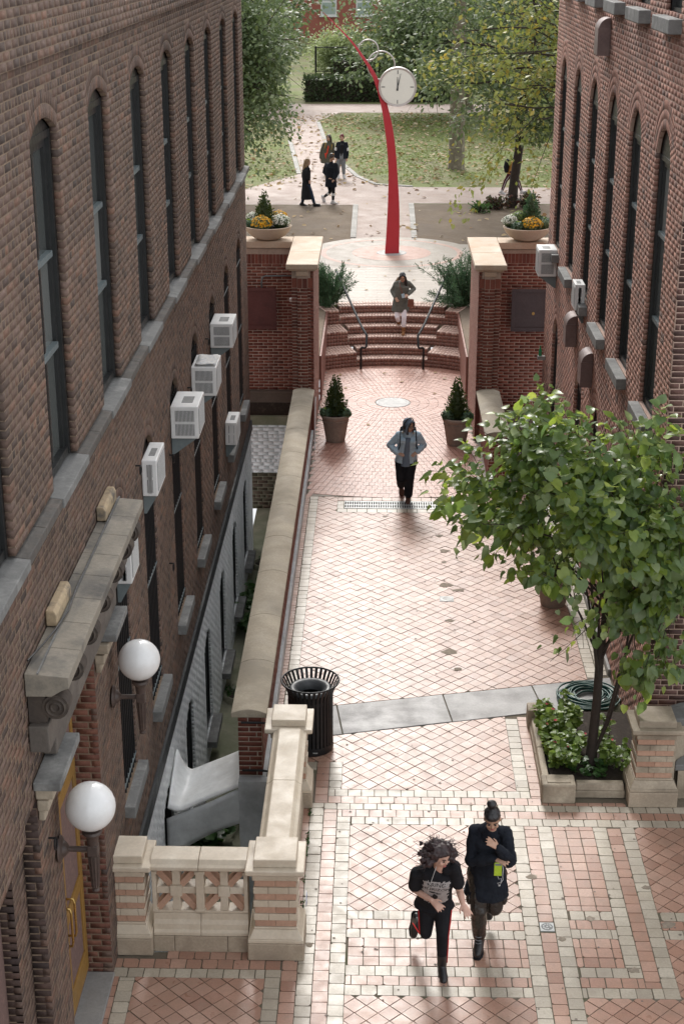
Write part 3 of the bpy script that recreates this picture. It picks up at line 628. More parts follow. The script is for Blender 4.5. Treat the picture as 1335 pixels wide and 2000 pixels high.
# ------------------------------------------------------------------ globe lamps
def lamp(y, lab):
    t = thing('wall_lamp', lab, 'wall lamp', (XL + .008, y, 2.72), 0, 'globe lamps flanking the door')
    px = .285
    b = MB(); b.lathe([(0, 0), (.10, 0), (.115, .012), (.10, .03), (.07, .04), (.06, .06), (.03, .085), (0, .09)], (0, 0, 0), 20, 'x'); b.build('wall_rose', M_BRONZE, t, angle=40)
    b = MB(); b.tube([(.08, 0, 0), (px - .04, 0, 0)], .024, 12); b.build('arm', M_BRONZE, t, angle=40)
    b = MB(); b.box(px - .045, px + .045, -.045, .045, -.05, .05); b.build('junction_block', M_BRONZE, t, bevel=.01)
    b = MB(); b.lathe([(0, -.42), (.012, -.41), (.03, -.40), (.032, -.385), (.024, -.375), (.028, -.36), (.045, -.05), (.045, .05), (.052, .12), (.075, .15), (.085, .165), (.075, .185), (.05, .19), (.06, .205), (.10, .22), (0, .222)], (px, 0, 0), 20)
    st = b.build('stem', M_BRONZE, t, angle=35)
    b = MB()
    for k in range(10):
        a = 2 * math.pi * k / 10; b.tube([(px + .029 * math.cos(a), .029 * math.sin(a), -.355), (px + .046 * math.cos(a), .046 * math.sin(a), -.055)], .006, 5)
    b.build('flutes', M_BRONZE, st, kind='stuff')
    b = MB(); b.ell((px, 0, .405), (.205, .205, .205), 40, 24); b.build('globe', M_GLOBE, t, smooth=True)
lamp(10.88 - .0, 'nearer white globe lamp on a brown iron bracket beside the ochre door')
lamp(13.58, 'farther white globe lamp on a brown iron bracket past the ochre door')
# ------------------------------------------------------------------ plaza paving
PLZ = MB()
PLZ.box(-1.30, 3.31, 13.2, 36.4, -.3, -.009); PLZ.box(-3.05, 6.5, 4.0, 13.2, -.3, -.009); PLZ.box(3.31, 6.5, 13.2, YF - .01, -.3, -.009)
plaza = PLZ.build('plaza_pavement', M_TILE_J, kind='structure')
plaza['label'] = 'plaza floor of pink diamond tiles with cream and pink border setts'
def clip_poly(poly, conv):
    """Sutherland-Hodgman against a counter-clockwise convex polygon"""
    out = poly
    for i in range(len(conv)):
        (ax, ay), (bx, by) = conv[i], conv[(i + 1) % len(conv)]; inp = out; out = []
        if not inp: break
        sd_ = lambda p: (bx - ax) * (p[1] - ay) - (by - ay) * (p[0] - ax)
        for k in range(len(inp)):
            p, q = inp[k], inp[(k + 1) % len(inp)]; a, c = sd_(p), sd_(q)
            if a >= 0: out.append(p)
            if (a > 0 > c) or (a < 0 < c):
                t = a / (a - c); out.append((p[0] + t * (q[0] - p[0]), p[1] + t * (q[1] - p[1])))
    return out
def area(p): return abs(sum(p[i][0] * p[(i + 1) % len(p)][1] - p[(i + 1) % len(p)][0] * p[i][1] for i in range(len(p)))) / 2
TILES = []      # (poly, matkey, full kind or None)
rt = random.Random(3)
TS = .150; TP = .160; H2 = TS / math.sqrt(2); DP = TP * math.sqrt(2)
def field(conv, key='P', org=(0, 0)):
    xs = [p[0] for p in conv]; ys = [p[1] for p in conv]
    for i in range(int((min(xs) - org[0]) / (DP / 2)) - 2, int((max(xs) - org[0]) / (DP / 2)) + 3):
        for j_ in range(int((min(ys) - org[1]) / (DP / 2)) - 2, int((max(ys) - org[1]) / (DP / 2)) + 3):
            if (i + j_) % 2: continue
            cx, cy = org[0] + i * DP / 2, org[1] + j_ * DP / 2
            dx, dy = rt.uniform(-.002, .002), rt.uniform(-.002, .002); cx += dx; cy += dy
            p = [(cx + H2, cy), (cx, cy + H2), (cx - H2, cy), (cx, cy - H2)]
            q = clip_poly(p, conv)
            if len(q) >= 3 and area(q) > .0012: TILES.append((q, key, ('D', cx, cy) if abs(area(q) - area(p)) < 1e-7 else None))
def setts(x0, x1, y0, y1, key, along, pitch=TP, off=0.0, j_=.010):
    """rows of squarish setts filling the rectangle"""
    a0, a1 = (x0, x1) if along == 'x' else (y0, y1); k = math.floor((a0 - off) / pitch); g = j_ / 2
    while off + k * pitch < a1 - 1e-6:
        s, e = max(a0, off + k * pitch), min(a1, off + (k + 1) * pitch); k += 1
        if e - s < .03: continue
        q = [rt.uniform(-.002, .002) for _ in range(4)]
        c = .012 if rt.random() < .35 else .004
        if along == 'x': r = (s + g + q[0], e - g + q[1], y0 + g + q[2], y1 - g + q[3])
        else: r = (x0 + g + q[0], x1 - g + q[1], s + g + q[2], e - g + q[3])
        c2 = [c * rt.uniform(.3, 2.2) if rt.random() < .5 else .002 for _ in range(4)]
        p = [(r[0] + c2[0], r[2]), (r[1] - c2[1], r[2]), (r[1], r[2] + c2[1]), (r[1], r[3] - c2[2]), (r[1] - c2[2], r[3]), (r[0] + c2[3], r[3]), (r[0], r[3] - c2[3]), (r[0], r[2] + c2[0])]
        TILES.append((p, key, ('S', (r[0] + r[1]) / 2, (r[2] + r[3]) / 2)))
rect = lambda a, b_, c, d: [(a, c), (b_, c), (b_, d), (a, d)]
SL = .28      # slope of the diagonal stone strip: y = 18.73 + SL*x (far edge), 17.93 + SL*x (near edge)
yf = lambda x: 18.74 + .242 * x
yn = lambda x: 17.92 + .255 * x
# far field, bounded by bands on both sides
field([(-1.08, yf(-1.08) + .01), (2.95, yf(2.95) + .01), (2.95, 26.02), (-1.08, 26.02)], 'P', (0.03, 20.0))
field([(-1.08, 26.02), (-.72, 26.02), (-.72, 26.82), (-1.08, 26.82)], 'P', (0.03, 20.0)); field([(1.42, 26.02), (2.95, 26.02), (2.95, 26.82), (1.42, 26.82)], 'P', (0.03, 20.0))
setts(-1.23, -1.08, 18.55, 26.85, 'W', 'y', .155); setts(-1.335, -1.235, 18.45, 26.85, 'P', 'y', .10)
setts(2.955, 3.11, 19.5, 26.85, 'W', 'y', .155); setts(3.115, 3.25, 19.6, 26.85, 'W', 'y', .155, .07)
# around the trench grate
for (a, c, k_) in ((26.02, 26.20, 0), (26.62, 26.80, .09)): setts(-.72, 1.42, a, c, 'W' if k_ == 0 else 'P', 'x', .18, k_)
setts(-.72, -.60, 26.2, 26.62, 'W', 'y', .2); setts(1.32, 1.42, 26.2, 26.62, 'W', 'y', .2)
# near field behind the cross bands
field([(-.40, 16.44), (1.72, 16.44), (1.72, yn(1.72) - .01), (-.40, yn(-.40) - .01)], 'P', (.05, 16.9))
field([(-1.0, 17.1), (-.40, 17.1), (-.40, yn(-.40) - .01), (-1.0, yn(-1.0) - .01)], 'P', (.05, 16.9))
setts(-.56, -.40, 16.44, 17.1, 'W', 'y'); setts(-.72, -.56, 16.12, 17.1, 'P', 'y'); setts(-.88, -.72, 16.9, 17.1, 'W', 'y')
setts(1.72, 1.88, 16.44, 18.3, 'W', 'y', off=.05); setts(1.88, 2.04, 16.28, 18.35, 'P', 'y'); setts(2.04, 2.2, 18.05, 18.4, 'W', 'y')
for (a, key, off, x0, x1) in ((16.28, 'W', .0, -.56, 1.88), (16.12, 'P', .08, -.56, 2.0), (15.98, 'W', .03, -.60, 6.4), (15.82, 'P', .1, -.44, 6.4), (15.66, 'W', .05, -.28, 6.4)):
    setts(x0, x1, a, a + (.16 if a != 15.98 else .14), key, 'x', off=off)
setts(2.0, 3.0, 16.12, 16.2, 'P', 'x')
# left border columns running towards the viewer
setts(-.76, -.60, 9.0, 16.12, 'W', 'y', .165); setts(-.60, -.44, 9.0, 15.98, 'P', 'y', .165, .06); setts(-.44, -.28, 9.0, 15.82, 'W', 'y', .165, .02); setts(-.9, -.76, 13.65, 16.05, 'P', 'y', .165)
# central panel and the rows in front of it
field(rect(-.28, 1.58, 13.96, 15.66), 'P', (.07, 15.41))
for (a, d, key, off) in ((13.80, 13.96, 'W', 0), (13.64, 13.80, 'P', .09), (13.48, 13.64, 'W', .02), (13.325, 13.48, 'P', .06), (13.17, 13.325, 'P', .06), (13.02, 13.17, 'P', .06), (12.86, 13.02, 'W', .02), (12.71, 12.86, 'P', .1), (12.55, 12.71, 'W', .04)):
    setts(-.28, 1.58, a, d, key, 'x', off=off)
field(rect(-.28, 1.58, 9.0, 12.55), 'P', (.05, 12.4))
# columns on the right
setts(1.58, 1.74, 9.0, 15.66, 'W', 'y', .165, .03); setts(1.74, 1.90, 9.0, 13.62, 'P', 'y', .165, .08); setts(1.74, 1.90, 13.80, 15.66, 'P', 'y', .165, .08); setts(1.90, 2.06, 9.0, 15.66, 'W', 'y', .165, .01)
for k_ in range(3): setts(2.06 + k_ * .16, 2.22 + k_ * .16, 14.0, 15.66, 'P', 'y', .165, .07)
for (a, d, key, off) in ((13.84, 14.0, 'W', .0), (13.68, 13.84, 'P', .05), (13.52, 13.68, 'W', .08), (13.04, 13.20, 'P', .05), (13.20, 13.36, 'P', .05), (13.36, 13.52, 'P', .05)): setts(2.06, 2.54, a, d, key, 'x', off=off)
setts(2.54, 2.70, 13.04, 15.66, 'W', 'y', .165, .05); setts(2.06, 2.70, 12.88, 13.04, 'W', 'x'); setts(2.06, 2.70, 12.72, 12.88, 'P', 'x', off=.07); setts(2.06, 2.86, 12.56, 12.72, 'W', 'x', off=.03)
setts(2.70, 2.86, 12.72, 15.66, 'P', 'y', .165, .12); setts(2.86, 3.02, 12.56, 15.66, 'W', 'y', .165, .02)
field(rect(3.02, 6.4, 14.0, 15.66), 'P', (3.1, 14.9)); setts(3.02, 6.4, 13.84, 14.0, 'W', 'x'); setts(3.02, 6.4, 13.68, 13.84, 'P', 'x', off=.06); setts(3.02, 6.4, 13.52, 13.68, 'W', 'x', off=.03)
field(rect(3.02, 6.4, 12.56, 13.52), 'P', (3.1, 14.9)); field(rect(2.06, 6.4, 9.0, 12.56), 'P', (2.2, 12.3))
# bay in front of the entrance
setts(-.92, -.76, 9.0, 13.1, 'P', 'y', .165, .05); setts(-1.08, -.92, 9.0, 12.93, 'W', 'y', .165, .1); setts(-2.62, -.92, 12.93, 13.08, 'P', 'x', off=.03); setts(-2.62, -1.08, 12.78, 12.93, 'W', 'x', off=.1); setts(-2.1, -1.27, 13.08, 13.22, 'P', 'x', off=.1)
setts(-2.53, -2.37, 9.0, 12.78, 'W', 'y', .165, .02); setts(-2.69, -2.53, 9.0, 12.93, 'P', 'y', .165, .1); field(rect(-2.37, -1.08, 9.0, 12.78), 'P', (-1.9, 12.6))
# circular brick court
CX, CY = .33, 32.94; R0 = 3.10
conv_c = [(-1.30, 26.86), (3.25, 26.86), (3.25, 30.2), (1.97, 30.2), (1.97, 36.5), (-1.29, 36.5), (-1.29, 30.2)]
nr_ = 0
CIRC = []
for k_ in range(0, 36):
    ri = .40 + k_ * .205; ro = ri + .197; n = max(24, int(round(2 * math.pi * (ri + .1) / .107)))
    for q in range(n):
        a0 = 2 * math.pi * (q + .04 + .5 * (k_ % 2)) / n; a1 = 2 * math.pi * (q + .96 + .5 * (k_ % 2)) / n
        p = [(CX + ri * math.cos(a0), CY + ri * math.sin(a0)), (CX + ro * math.cos(a0), CY + ro * math.sin(a0)), (CX + ro * math.cos(a1), CY + ro * math.sin(a1)), (CX + ri * math.cos(a1), CY + ri * math.sin(a1))]
        mx, my = (p[0][0] + p[2][0]) / 2, (p[0][1] + p[2][1]) / 2
        if my > CY and (mx - CX) ** 2 + (my - CY) ** 2 > (R0 + .1) ** 2: continue
        if not (26.9 < my < 36.4): continue
        lim = (-1.30, 3.25) if my < 30.2 else (-1.29, 1.97)
        if my < 30.2 and mx > 2.0 and my > 27.5: continue
        if not (lim[0] + .02 < mx < lim[1] - .02): continue
        CIRC.append(p)
def lay(tiles, base, name, zjit=.0022, nind=300, thick=.02):
    """tiles: (poly, material, key) -> the nearest whole ones single objects, the rest one mesh for each material"""
    sh = {}
    cand = sorted([(dist((*np.mean(p, 0), 0)), i) for i, (p, m_, k_) in enumerate(tiles) if k_ is not None and in_view((*np.mean(p, 0), 0), 0)])
    pick = set(i for _, i in cand[:nind]); joined = {}
    for i, (p, m_, k_) in enumerate(tiles):
        dz = rt.uniform(-zjit, zjit); tx, ty = rt.uniform(-.012, .012), rt.uniform(-.012, .012); c = np.mean(p, 0)
        V = [(x, y, dz + (x - c[0]) * tx + (y - c[1]) * ty) for x, y in p]; n = len(p)
        if i in pick:
            if k_[0] == 'D':
                if ('D', m_.name) not in sh:
                    b = MB(); Q = [(H2, 0), (0, H2), (-H2, 0), (0, -H2)]; b.prism(Q, lambda u, v, w: (u, v, w), -thick, 0); sh[('D', m_.name)] = b.mesh(name, m_)
                o = bpy.data.objects.new(name, sh[('D', m_.name)])
            else:
                b = MB(); Q = [(x - c[0], y - c[1]) for x, y in p]; b.prism(Q, lambda u, v, w: (u, v, w), -thick, 0); o = bpy.data.objects.new(name, b.mesh(name, m_))
            o.location = (c[0], c[1], dz); o.rotation_euler = (ty * .5, -tx * .5, 0); link(o, base)
        else:
            b = joined.setdefault(m_.name, (MB(), m_))[0]
            b.add(V + [(x, y, -thick) for x, y, _ in V], [tuple(range(n))] + [(q, (q + n), (q + 1) % n + n, (q + 1) % n) for q in range(n)])
    for k_, (b, m_) in joined.items(): b.build(name + '_field', m_, base, kind='stuff')
lay([(p, M_TILE_P if k_ == 'P' else M_TILE_W, q) for p, k_, q in TILES], plaza, 'tile')
CP = MB(); CP.add([(-1.28, 26.87, -.0085), (3.24, 26.87, -.0085), (3.24, 30.1, -.0085), (-1.28, 30.1, -.0085)], [(0, 1, 2, 3)]); CP.add([(-1.28, 30.1, -.0085), (1.95, 30.1, -.0085), (1.95, 36.3, -.0085), (-1.28, 36.3, -.0085)], [(0, 1, 2, 3)])
court = CP.build('circular_court', mat('pale_sand_joint', [(.40, .36, .31), (.32, .29, .25)], .95, nscale=2, bump=.3), kind='structure')
lay([(p, M_PAV_C, ('T', 0, 0)) for p in CIRC], court, 'paver', .0012)
# stone strip across the plaza
strip = MB().add([(-1.28, yn(-1.28), -.0086), (3.28, yn(3.28), -.0086), (3.28, yf(3.28), -.0086), (-1.28, yf(-1.28), -.0086)], [(0, 1, 2, 3)]).build('stone_strip', M_TILE_J, kind='structure')
xs = [-1.28, -.42, 1.02, 2.26, 3.28]
for i in range(4):
    a, c = xs[i], xs[i + 1]
    p = [(a + .008, yn(a) + .008), (c - .008, yn(c) + .008), (c - .1 - .008, yf(c - .1) - .008), (a - .1 + .008, yf(a - .1) - .008)]
    if i == 0: p[3] = (a + .008, yf(a) - .008)
    if i == 3: p[2] = (c - .008, yf(c) - .008)
    MB().prism(p, lambda u, v, w: (u, v, w), -.02, .003 + .002 * (i % 2)).build('slab', mat('bluestone' + str(i), [(.30 + .02 * (i % 2), .29 + .02 * (i % 2), .28 + .02 * (i % 2)), (.24, .235, .23), (.345, .34, .33)], .5, nscale=1.5, bump=.3, bscale=50, spec=.45, dirt=((.19, .18, .17), 1.3, .6), streak=((.5, 5, 1), .4, (.36, .355, .345))), strip, bevel=.004)
MB().box(3.255, 3.298, 19.6, 27.2, -.05, .09).build('kerb', M_STONE, kind='structure', bevel=.01)
# cement repairs among the tiles, moss in the joints by the balustrade
M_CEM = mat('cement_repair', [(.30, .25, .195), (.235, .195, .15), (.35, .295, .235)], .9, nscale=12, bump=.6, bscale=60)
rc_ = random.Random(17)
for (x_, y_, r_) in ((1.08, 24.9, .07), (1.14, 24.2, .10), (1.12, 23.7, .06), (1.10, 22.75, .12), (1.30, 22.55, .10), (1.12, 21.4, .08), (1.08, 20.3, .13), (1.16, 19.75, .07), (.15, 25.8, .05), (1.75, 14.62, .07), (2.30, 13.86, .06), (3.10, 13.76, .09), (2.62, 13.0, .06), (1.95, 13.50, .05), (-.66, 13.35, .05), (2.98, 14.45, .05), (.9, 14.1, .04)):
    q = [(x_ + r_ * rc_.uniform(.5, 1.2) * math.cos(t_), y_ + .8 * r_ * rc_.uniform(.5, 1.2) * math.sin(t_)) for t_ in np.linspace(0, 6.283, 11)[:-1]]
    MB().prism(q, lambda u, v, w: (u, v, w), -.01, .0042).build('cement_patch', M_CEM, plaza)
M_GUM = mat('gum_spot', [(.16, .13, .11), (.20, .165, .14)], .8, bump=0)
b = MB()
for _ in range(230):
    x_, y_ = rc_.uniform(-1.0, 3.2), rc_.choice((rc_.uniform(11.5, 18), rc_.uniform(18.8, 30))); r_ = rc_.uniform(.008, .02)
    b.add([(x_ + r_ * math.cos(t_) * rc_.uniform(.7, 1.1), y_ + r_ * math.sin(t_) * rc_.uniform(.7, 1.1), .0046) for t_ in np.linspace(0, 6.283, 9)[:-1]], [tuple(range(8))])
b.build('gum_spots', M_GUM, plaza, kind='stuff')
# trench grate, drains, disc
g = thing('trench_grate', 'pale cast iron trench grate set across the paving in front of the circle', 'drain grate', (.36, 26.41, .0))
MB().box(-.95, .95, -.19, .19, -.05, -.0065).build('trench', M_DARK, g)
n = 46
for k_ in range(4):
    b = MB(); x0 = -.95 + k_ * .475; x1 = x0 + .471
    for (ya_, yb_) in ((-.19, -.15), (-.015, .015), (.15, .19)): b.box(x0, x1, ya_, yb_, -.02, .003)
    m_ = 12
    for q in range(m_):
        xx = x0 + (x1 - x0) * q / (m_ - 1); b.box(max(x0, xx - .009), min(x1, xx + .009), -.15, -.015, -.02, .0028); b.box(max(x0, xx - .009), min(x1, xx + .009), .015, .15, -.02, .0028)
    b.build('grate_section', M_GRATE, g)
b = MB(); b.lathe([(0, .002), (.30, .002), (.305, .0035), (.37, .0035), (.385, -.01)], (CX, CY, 0), 48); b.build('drain_cover', M_DISC, label='round grey metal cover at the centre of the circular brick court', cat='manhole cover')
d = thing('floor_drain', 'small square floor drain with a round slotted grate among the front setts', 'drain', (1.82, 13.71, 0))
MB().box(-.075, .075, -.075, .075, -.02, .004).build('frame', M_GRATE, d, bevel=.003)
b = MB(); b.lathe([(0, .0055), (.06, .0055), (.062, .004)], (0, 0, 0), 24); b.build('grate', M_ACG, d)
b = MB()
for k_ in range(9):
    a = 2 * math.pi * k_ / 9; r_ = .038 if k_ < 8 else 0; b.lathe([(0, .0075), (.010, .0075), (.012, .005)], (r_ * math.cos(a), r_ * math.sin(a), 0), 8)
b.build('grate_boss', M_GRATE, d, kind='stuff')
d = thing('valve_cover', 'small square metal valve cover in the far field of diamond tiles', 'valve cover', (1.10, 22.2, 0))
MB().box(-.11, .11, -.10, .10, -.02, .004).build('plate', M_DISC, d, bevel=.004)
b = MB(); b.lathe([(.06, .006), (.075, .009), (.09, .006)], (0, 0, 0), 20); b.build('cast_ring', M_GRATE, d)

# ------------------------------------------------------------------ areaway
aw = MB(); aw.box(-2.7, -1.30, 13.1, 32.8, -2.7, -2.4); aw.build('areaway_floor', M_CONC, kind='structure')
b = MB(); b.box(-1.64, -1.31, 16.40, 32.6, -2.41, .19); b.box(-1.30, -1.15, 13.55, 16.39, -2.41, -.011); b.box(-1.64, -1.15, 16.27, 16.395, -2.41, .188); b.box(-2.6, -.74, 13.2, 13.54, -2.41, -.31)
b.build('retaining_wall', M_GREY_P, label='grey painted retaining wall of the sunken yard', cat='wall')
cn = thing('bulkhead_canopy', 'white membrane covered bulkhead sloping across the sunken yard', 'canopy', (-2.1, 17.0, -.5))
def canopy_z(x): return -.10 - .45 * (-1.66 - x) / .92
V = []; nx, ny = 22, 10; F = []
for i in range(nx + 1):
    x = -1.66 - .91 * i / nx
    for j_ in range(ny + 1):
        y = 16.62 + .95 * j_ / ny; z = canopy_z(x) + .008 * math.sin(9 * y + 5 * x)
        if i > nx - 6: z += .42 * ((i - nx + 6) / 6) ** 2.2 * (.35 + .65 * j_ / ny)
        V.append((x + 2.1, y - 17.0, z + .5))
for i in range(nx):
    for j_ in range(ny): a = i * (ny + 1) + j_; F.append((a, a + ny + 1, a + ny + 2, a + 1))
o = MB().add(V, F).build('membrane', M_TARP, cn, smooth=True); s_ = o.modifiers.new('s', 'SOLIDIFY'); s_.thickness = .03; s_.offset = -1
V = []; F = []
for i in range(nx + 1):
    x = -1.655 - .93 * i / nx
    for j_ in range(7):
        t = j_ / 6; z = canopy_z(x) - .03 - .50 * t; y = 16.625 + .02 * math.sin(7 * x + 3 * t) + .05 * t * math.sin(x * 3 + 1)
        V.append((x + 2.1, y - 17.0, z + .5))
for i in range(nx):
    for j_ in range(6): a = i * 7 + j_; F.append((a, a + 7, a + 8, a + 1))
o = MB().add(V, F).build('apron', M_TARP_G, cn, smooth=True); s_ = o.modifiers.new('s', 'SOLIDIFY'); s_.thickness = .02
b = MB()
for k_ in range(11):
    x = -2.28 + .02 * math.sin(k_ * 2); y = 16.66 + k_ * .085; b.ell((x + 2.1, y - 17, canopy_z(x) + .503), (.008, .011, .004), 6, 4)
b.build('rust_spots', mat('rust', [(.25, .12, .05), (.2, .1, .05)], .9, bump=0), cn, kind='stuff')
# white painted end wall below the gate wall
EW = thing('painted_basement_wall', 'white painted rough brick wall closing the far end of the sunken yard', 'wall')
brick_wall(EW, (0, 32.60, 0), (1, 0, 0), (0, -1, 0), -3.0, -1.64, -1.55, -1.55 + 14 * .082, [], M_WHITE_P, M_WHITE_P, seed=21, Hc=.082, L=.22, proud=.005, jit=.008, j=.010, piece='brick', nind=60)
brick_wall(EW, (0, 32.60, 0), (1, 0, 0), (0, -1, 0), -3.0, -1.64, -2.41, -2.41 + 10 * .085, [], mat('mossy_brick', [(.09, .06, .045), (.07, .065, .04), (.12, .08, .06)], .95, isl=True, bump=.8), M_CONC, seed=22, Hc=.085, L=.22)
MB().box(-3.0, -1.64, 32.45, 32.72, -.40, -.20).build('lower_ledge', M_CONC, EW, bevel=.02)
MB().box(-3.0, -1.64, 32.56, 32.70, -.195, .10).build('recess', M_SOIL, EW)
MB().box(-3.0, -1.64, 32.50, 32.70, .105, .35).build('upper_ledge', mat('dark_ledge', [(.13, .10, .08), (.09, .07, .055)], .9, nscale=4, bump=.6), EW, bevel=.02)

# ------------------------------------------------------------------ parapet walls with sandstone coping
def parapet(x0, x1, y0, y1, lab, step=1.42):
    t = thing('parapet_wall', lab, 'parapet', group='parapets of the walkway'); xa, xb = x0 + .08, x1 - .07
    MB().box(xa + .09, xb - .09, y0 + .101, y1, .12, .985).build('core', M_MOR_G, t)
    brick_wall(t, (0, y0, 0), (1, 0, 0), (0, -1, 0), xa, xb, .19, .19 + 12 * .0662, [], M_BRK_G, M_MOR_G, seed=31, Hc=.0662, head=0, nind=40, depth=.08, L=.19)
    brick_wall(t, (xb, 0, 0), (0, 1, 0), (1, 0, 0), y0 + .1, y1, .0, 15 * .0656, [], M_BRK_G, M_MOR_G, seed=32, Hc=.0656, depth=.08)
    MB().box(xa, xa + .09, y0 + .101, y1, .12, .98).build('back_face', M_BRK_G, t)
    ys = [y0 - .03]; 
    while ys[-1] < y1: ys.append(min(y1, ys[-1] + step * RN.uniform(.85, 1.1)))
    if ys[-1] - ys[-2] < .3: ys.pop(-2)
    xc = (x0 + x1) / 2
    for a, c in zip(ys[:-1], ys[1:]):
        prof = [(x0, .99), (x1, .99), (x1, 1.045)] + [(xc + (x1 - xc) * q, 1.045 + .055 * (1 - q * q)) for q in (.75, .5, .25, 0, -.25, -.5, -.75)] + [(x0, 1.045)]
        MB().prism(prof, lambda u, v, w: (u, w, v), a + .002, c - .002).build('coping_stone', M_COPE, t, bevel=.006, angle=40)
    return t
parapet(-1.72, -1.29, 16.42, 30.28, 'long parapet wall with sandstone coping along the sunken yard')
parapet(1.99, 2.46, 27.4, 30.28, 'short parapet with sandstone coping in front of the right gate pier')
b = MB(); b.tube([(-1.36, 16.38, .93), (-1.14, 16.34, .93), (-1.14, 16.34, .28), (-1.36, 16.38, .28)], .016, 6); b.tube([(-1.60, 16.38, .93), (-1.36, 16.38, .93)], .016, 6); b.tube([(-1.60, 16.38, .28), (-1.36, 16.38, .28)], .016, 6)
b.build('wall_bracket', M_BLACK, label='black iron bracket fixed to the end of the long parapet', cat='bracket')

# ------------------------------------------------------------------ terracotta piers and balustrade
def pier(parent, x0, x1, y0, y1, h=1.0, weathered=False, flip=False):
    mt = M_TERRA_D if weathered else M_TERRA
    m_ = .075; a, b_, c, d_ = x0 + m_, x1 - m_, y0 + m_, y1 - m_
    p = MB().box(a + .012, b_ - .012, c + .012, d_ - .012, .36, h - .115).build('pier', mt, parent)
    MB().box(x0, x1, y0, y1, 0.0, .20).build('plinth', M_PLINTH, p, bevel=.012)
    MB().frust((x0 + .005, x1 - .005, y0 + .005, y1 - .005), .203, (x0 + .005, x1 - .005, y0 + .005, y1 - .005), .245).frust((x0 + .012, x1 - .012, y0 + .012, y1 - .012), .2455, (a - .015, b_ + .015, c - .015, d_ + .015), .335).box(a - .012, b_ + .012, c - .012, d_ + .012, .3355, .36).build('base_moulding', mt, p, bevel=.008)
    n = 7; hh = (h - .12 - .362) / n
    for k_ in range(n):
        z = .362 + k_ * hh; cream = k_ % 2 == 1; e = .012 if cream else 0
        L_ = [(a - e, b_ + e)] ; W_ = b_ - a + 2 * e
        cuts = [0, .34, .80, 1.0] if cream else [0, .5, 1.0]
        for u, v in zip(cuts[:-1], cuts[1:]):
            MB().box(a - e + W_ * u + .0015, a - e + W_ * v - .0015, c - e, d_ + e, z + .002, z + hh - .002).build('course_block', mt if cream else M_TERRA_O, p, bevel=.004)
    MB().frust((a - .02, b_ + .02, c - .02, d_ + .02), h - .118, (a - .02, b_ + .02, c - .02, d_ + .02), h - .06).frust((a - .025, b_ + .025, c - .025, d_ + .025), h - .0595, (x0 - .005, x1 + .005, y0 - .005, y1 + .005), h - .02).box(x0 - .01, x1 + .01, y0 - .01, y1 + .01, h - .0195, h + .035).build('cap', mt, p, bevel=.01)
    MB().box(x0 + .07, x1 - .07, y0 + .06, y1 - .06, h + .0355, h + .125).build('cap_block', mt, p, bevel=.01)
    return p
BAL = thing('terracotta_balustrade', 'cream and orange terracotta balustrade turning the corner of the sunken yard', 'balustrade', (0, 0, 0))
pier(BAL, -2.76, -2.24, 13.12, 13.62, 1.02)
pier(BAL, -1.27, -.70, 13.07, 13.62, 1.03)
pier(BAL, -1.28, -.74, 15.98, 16.50, 1.03)
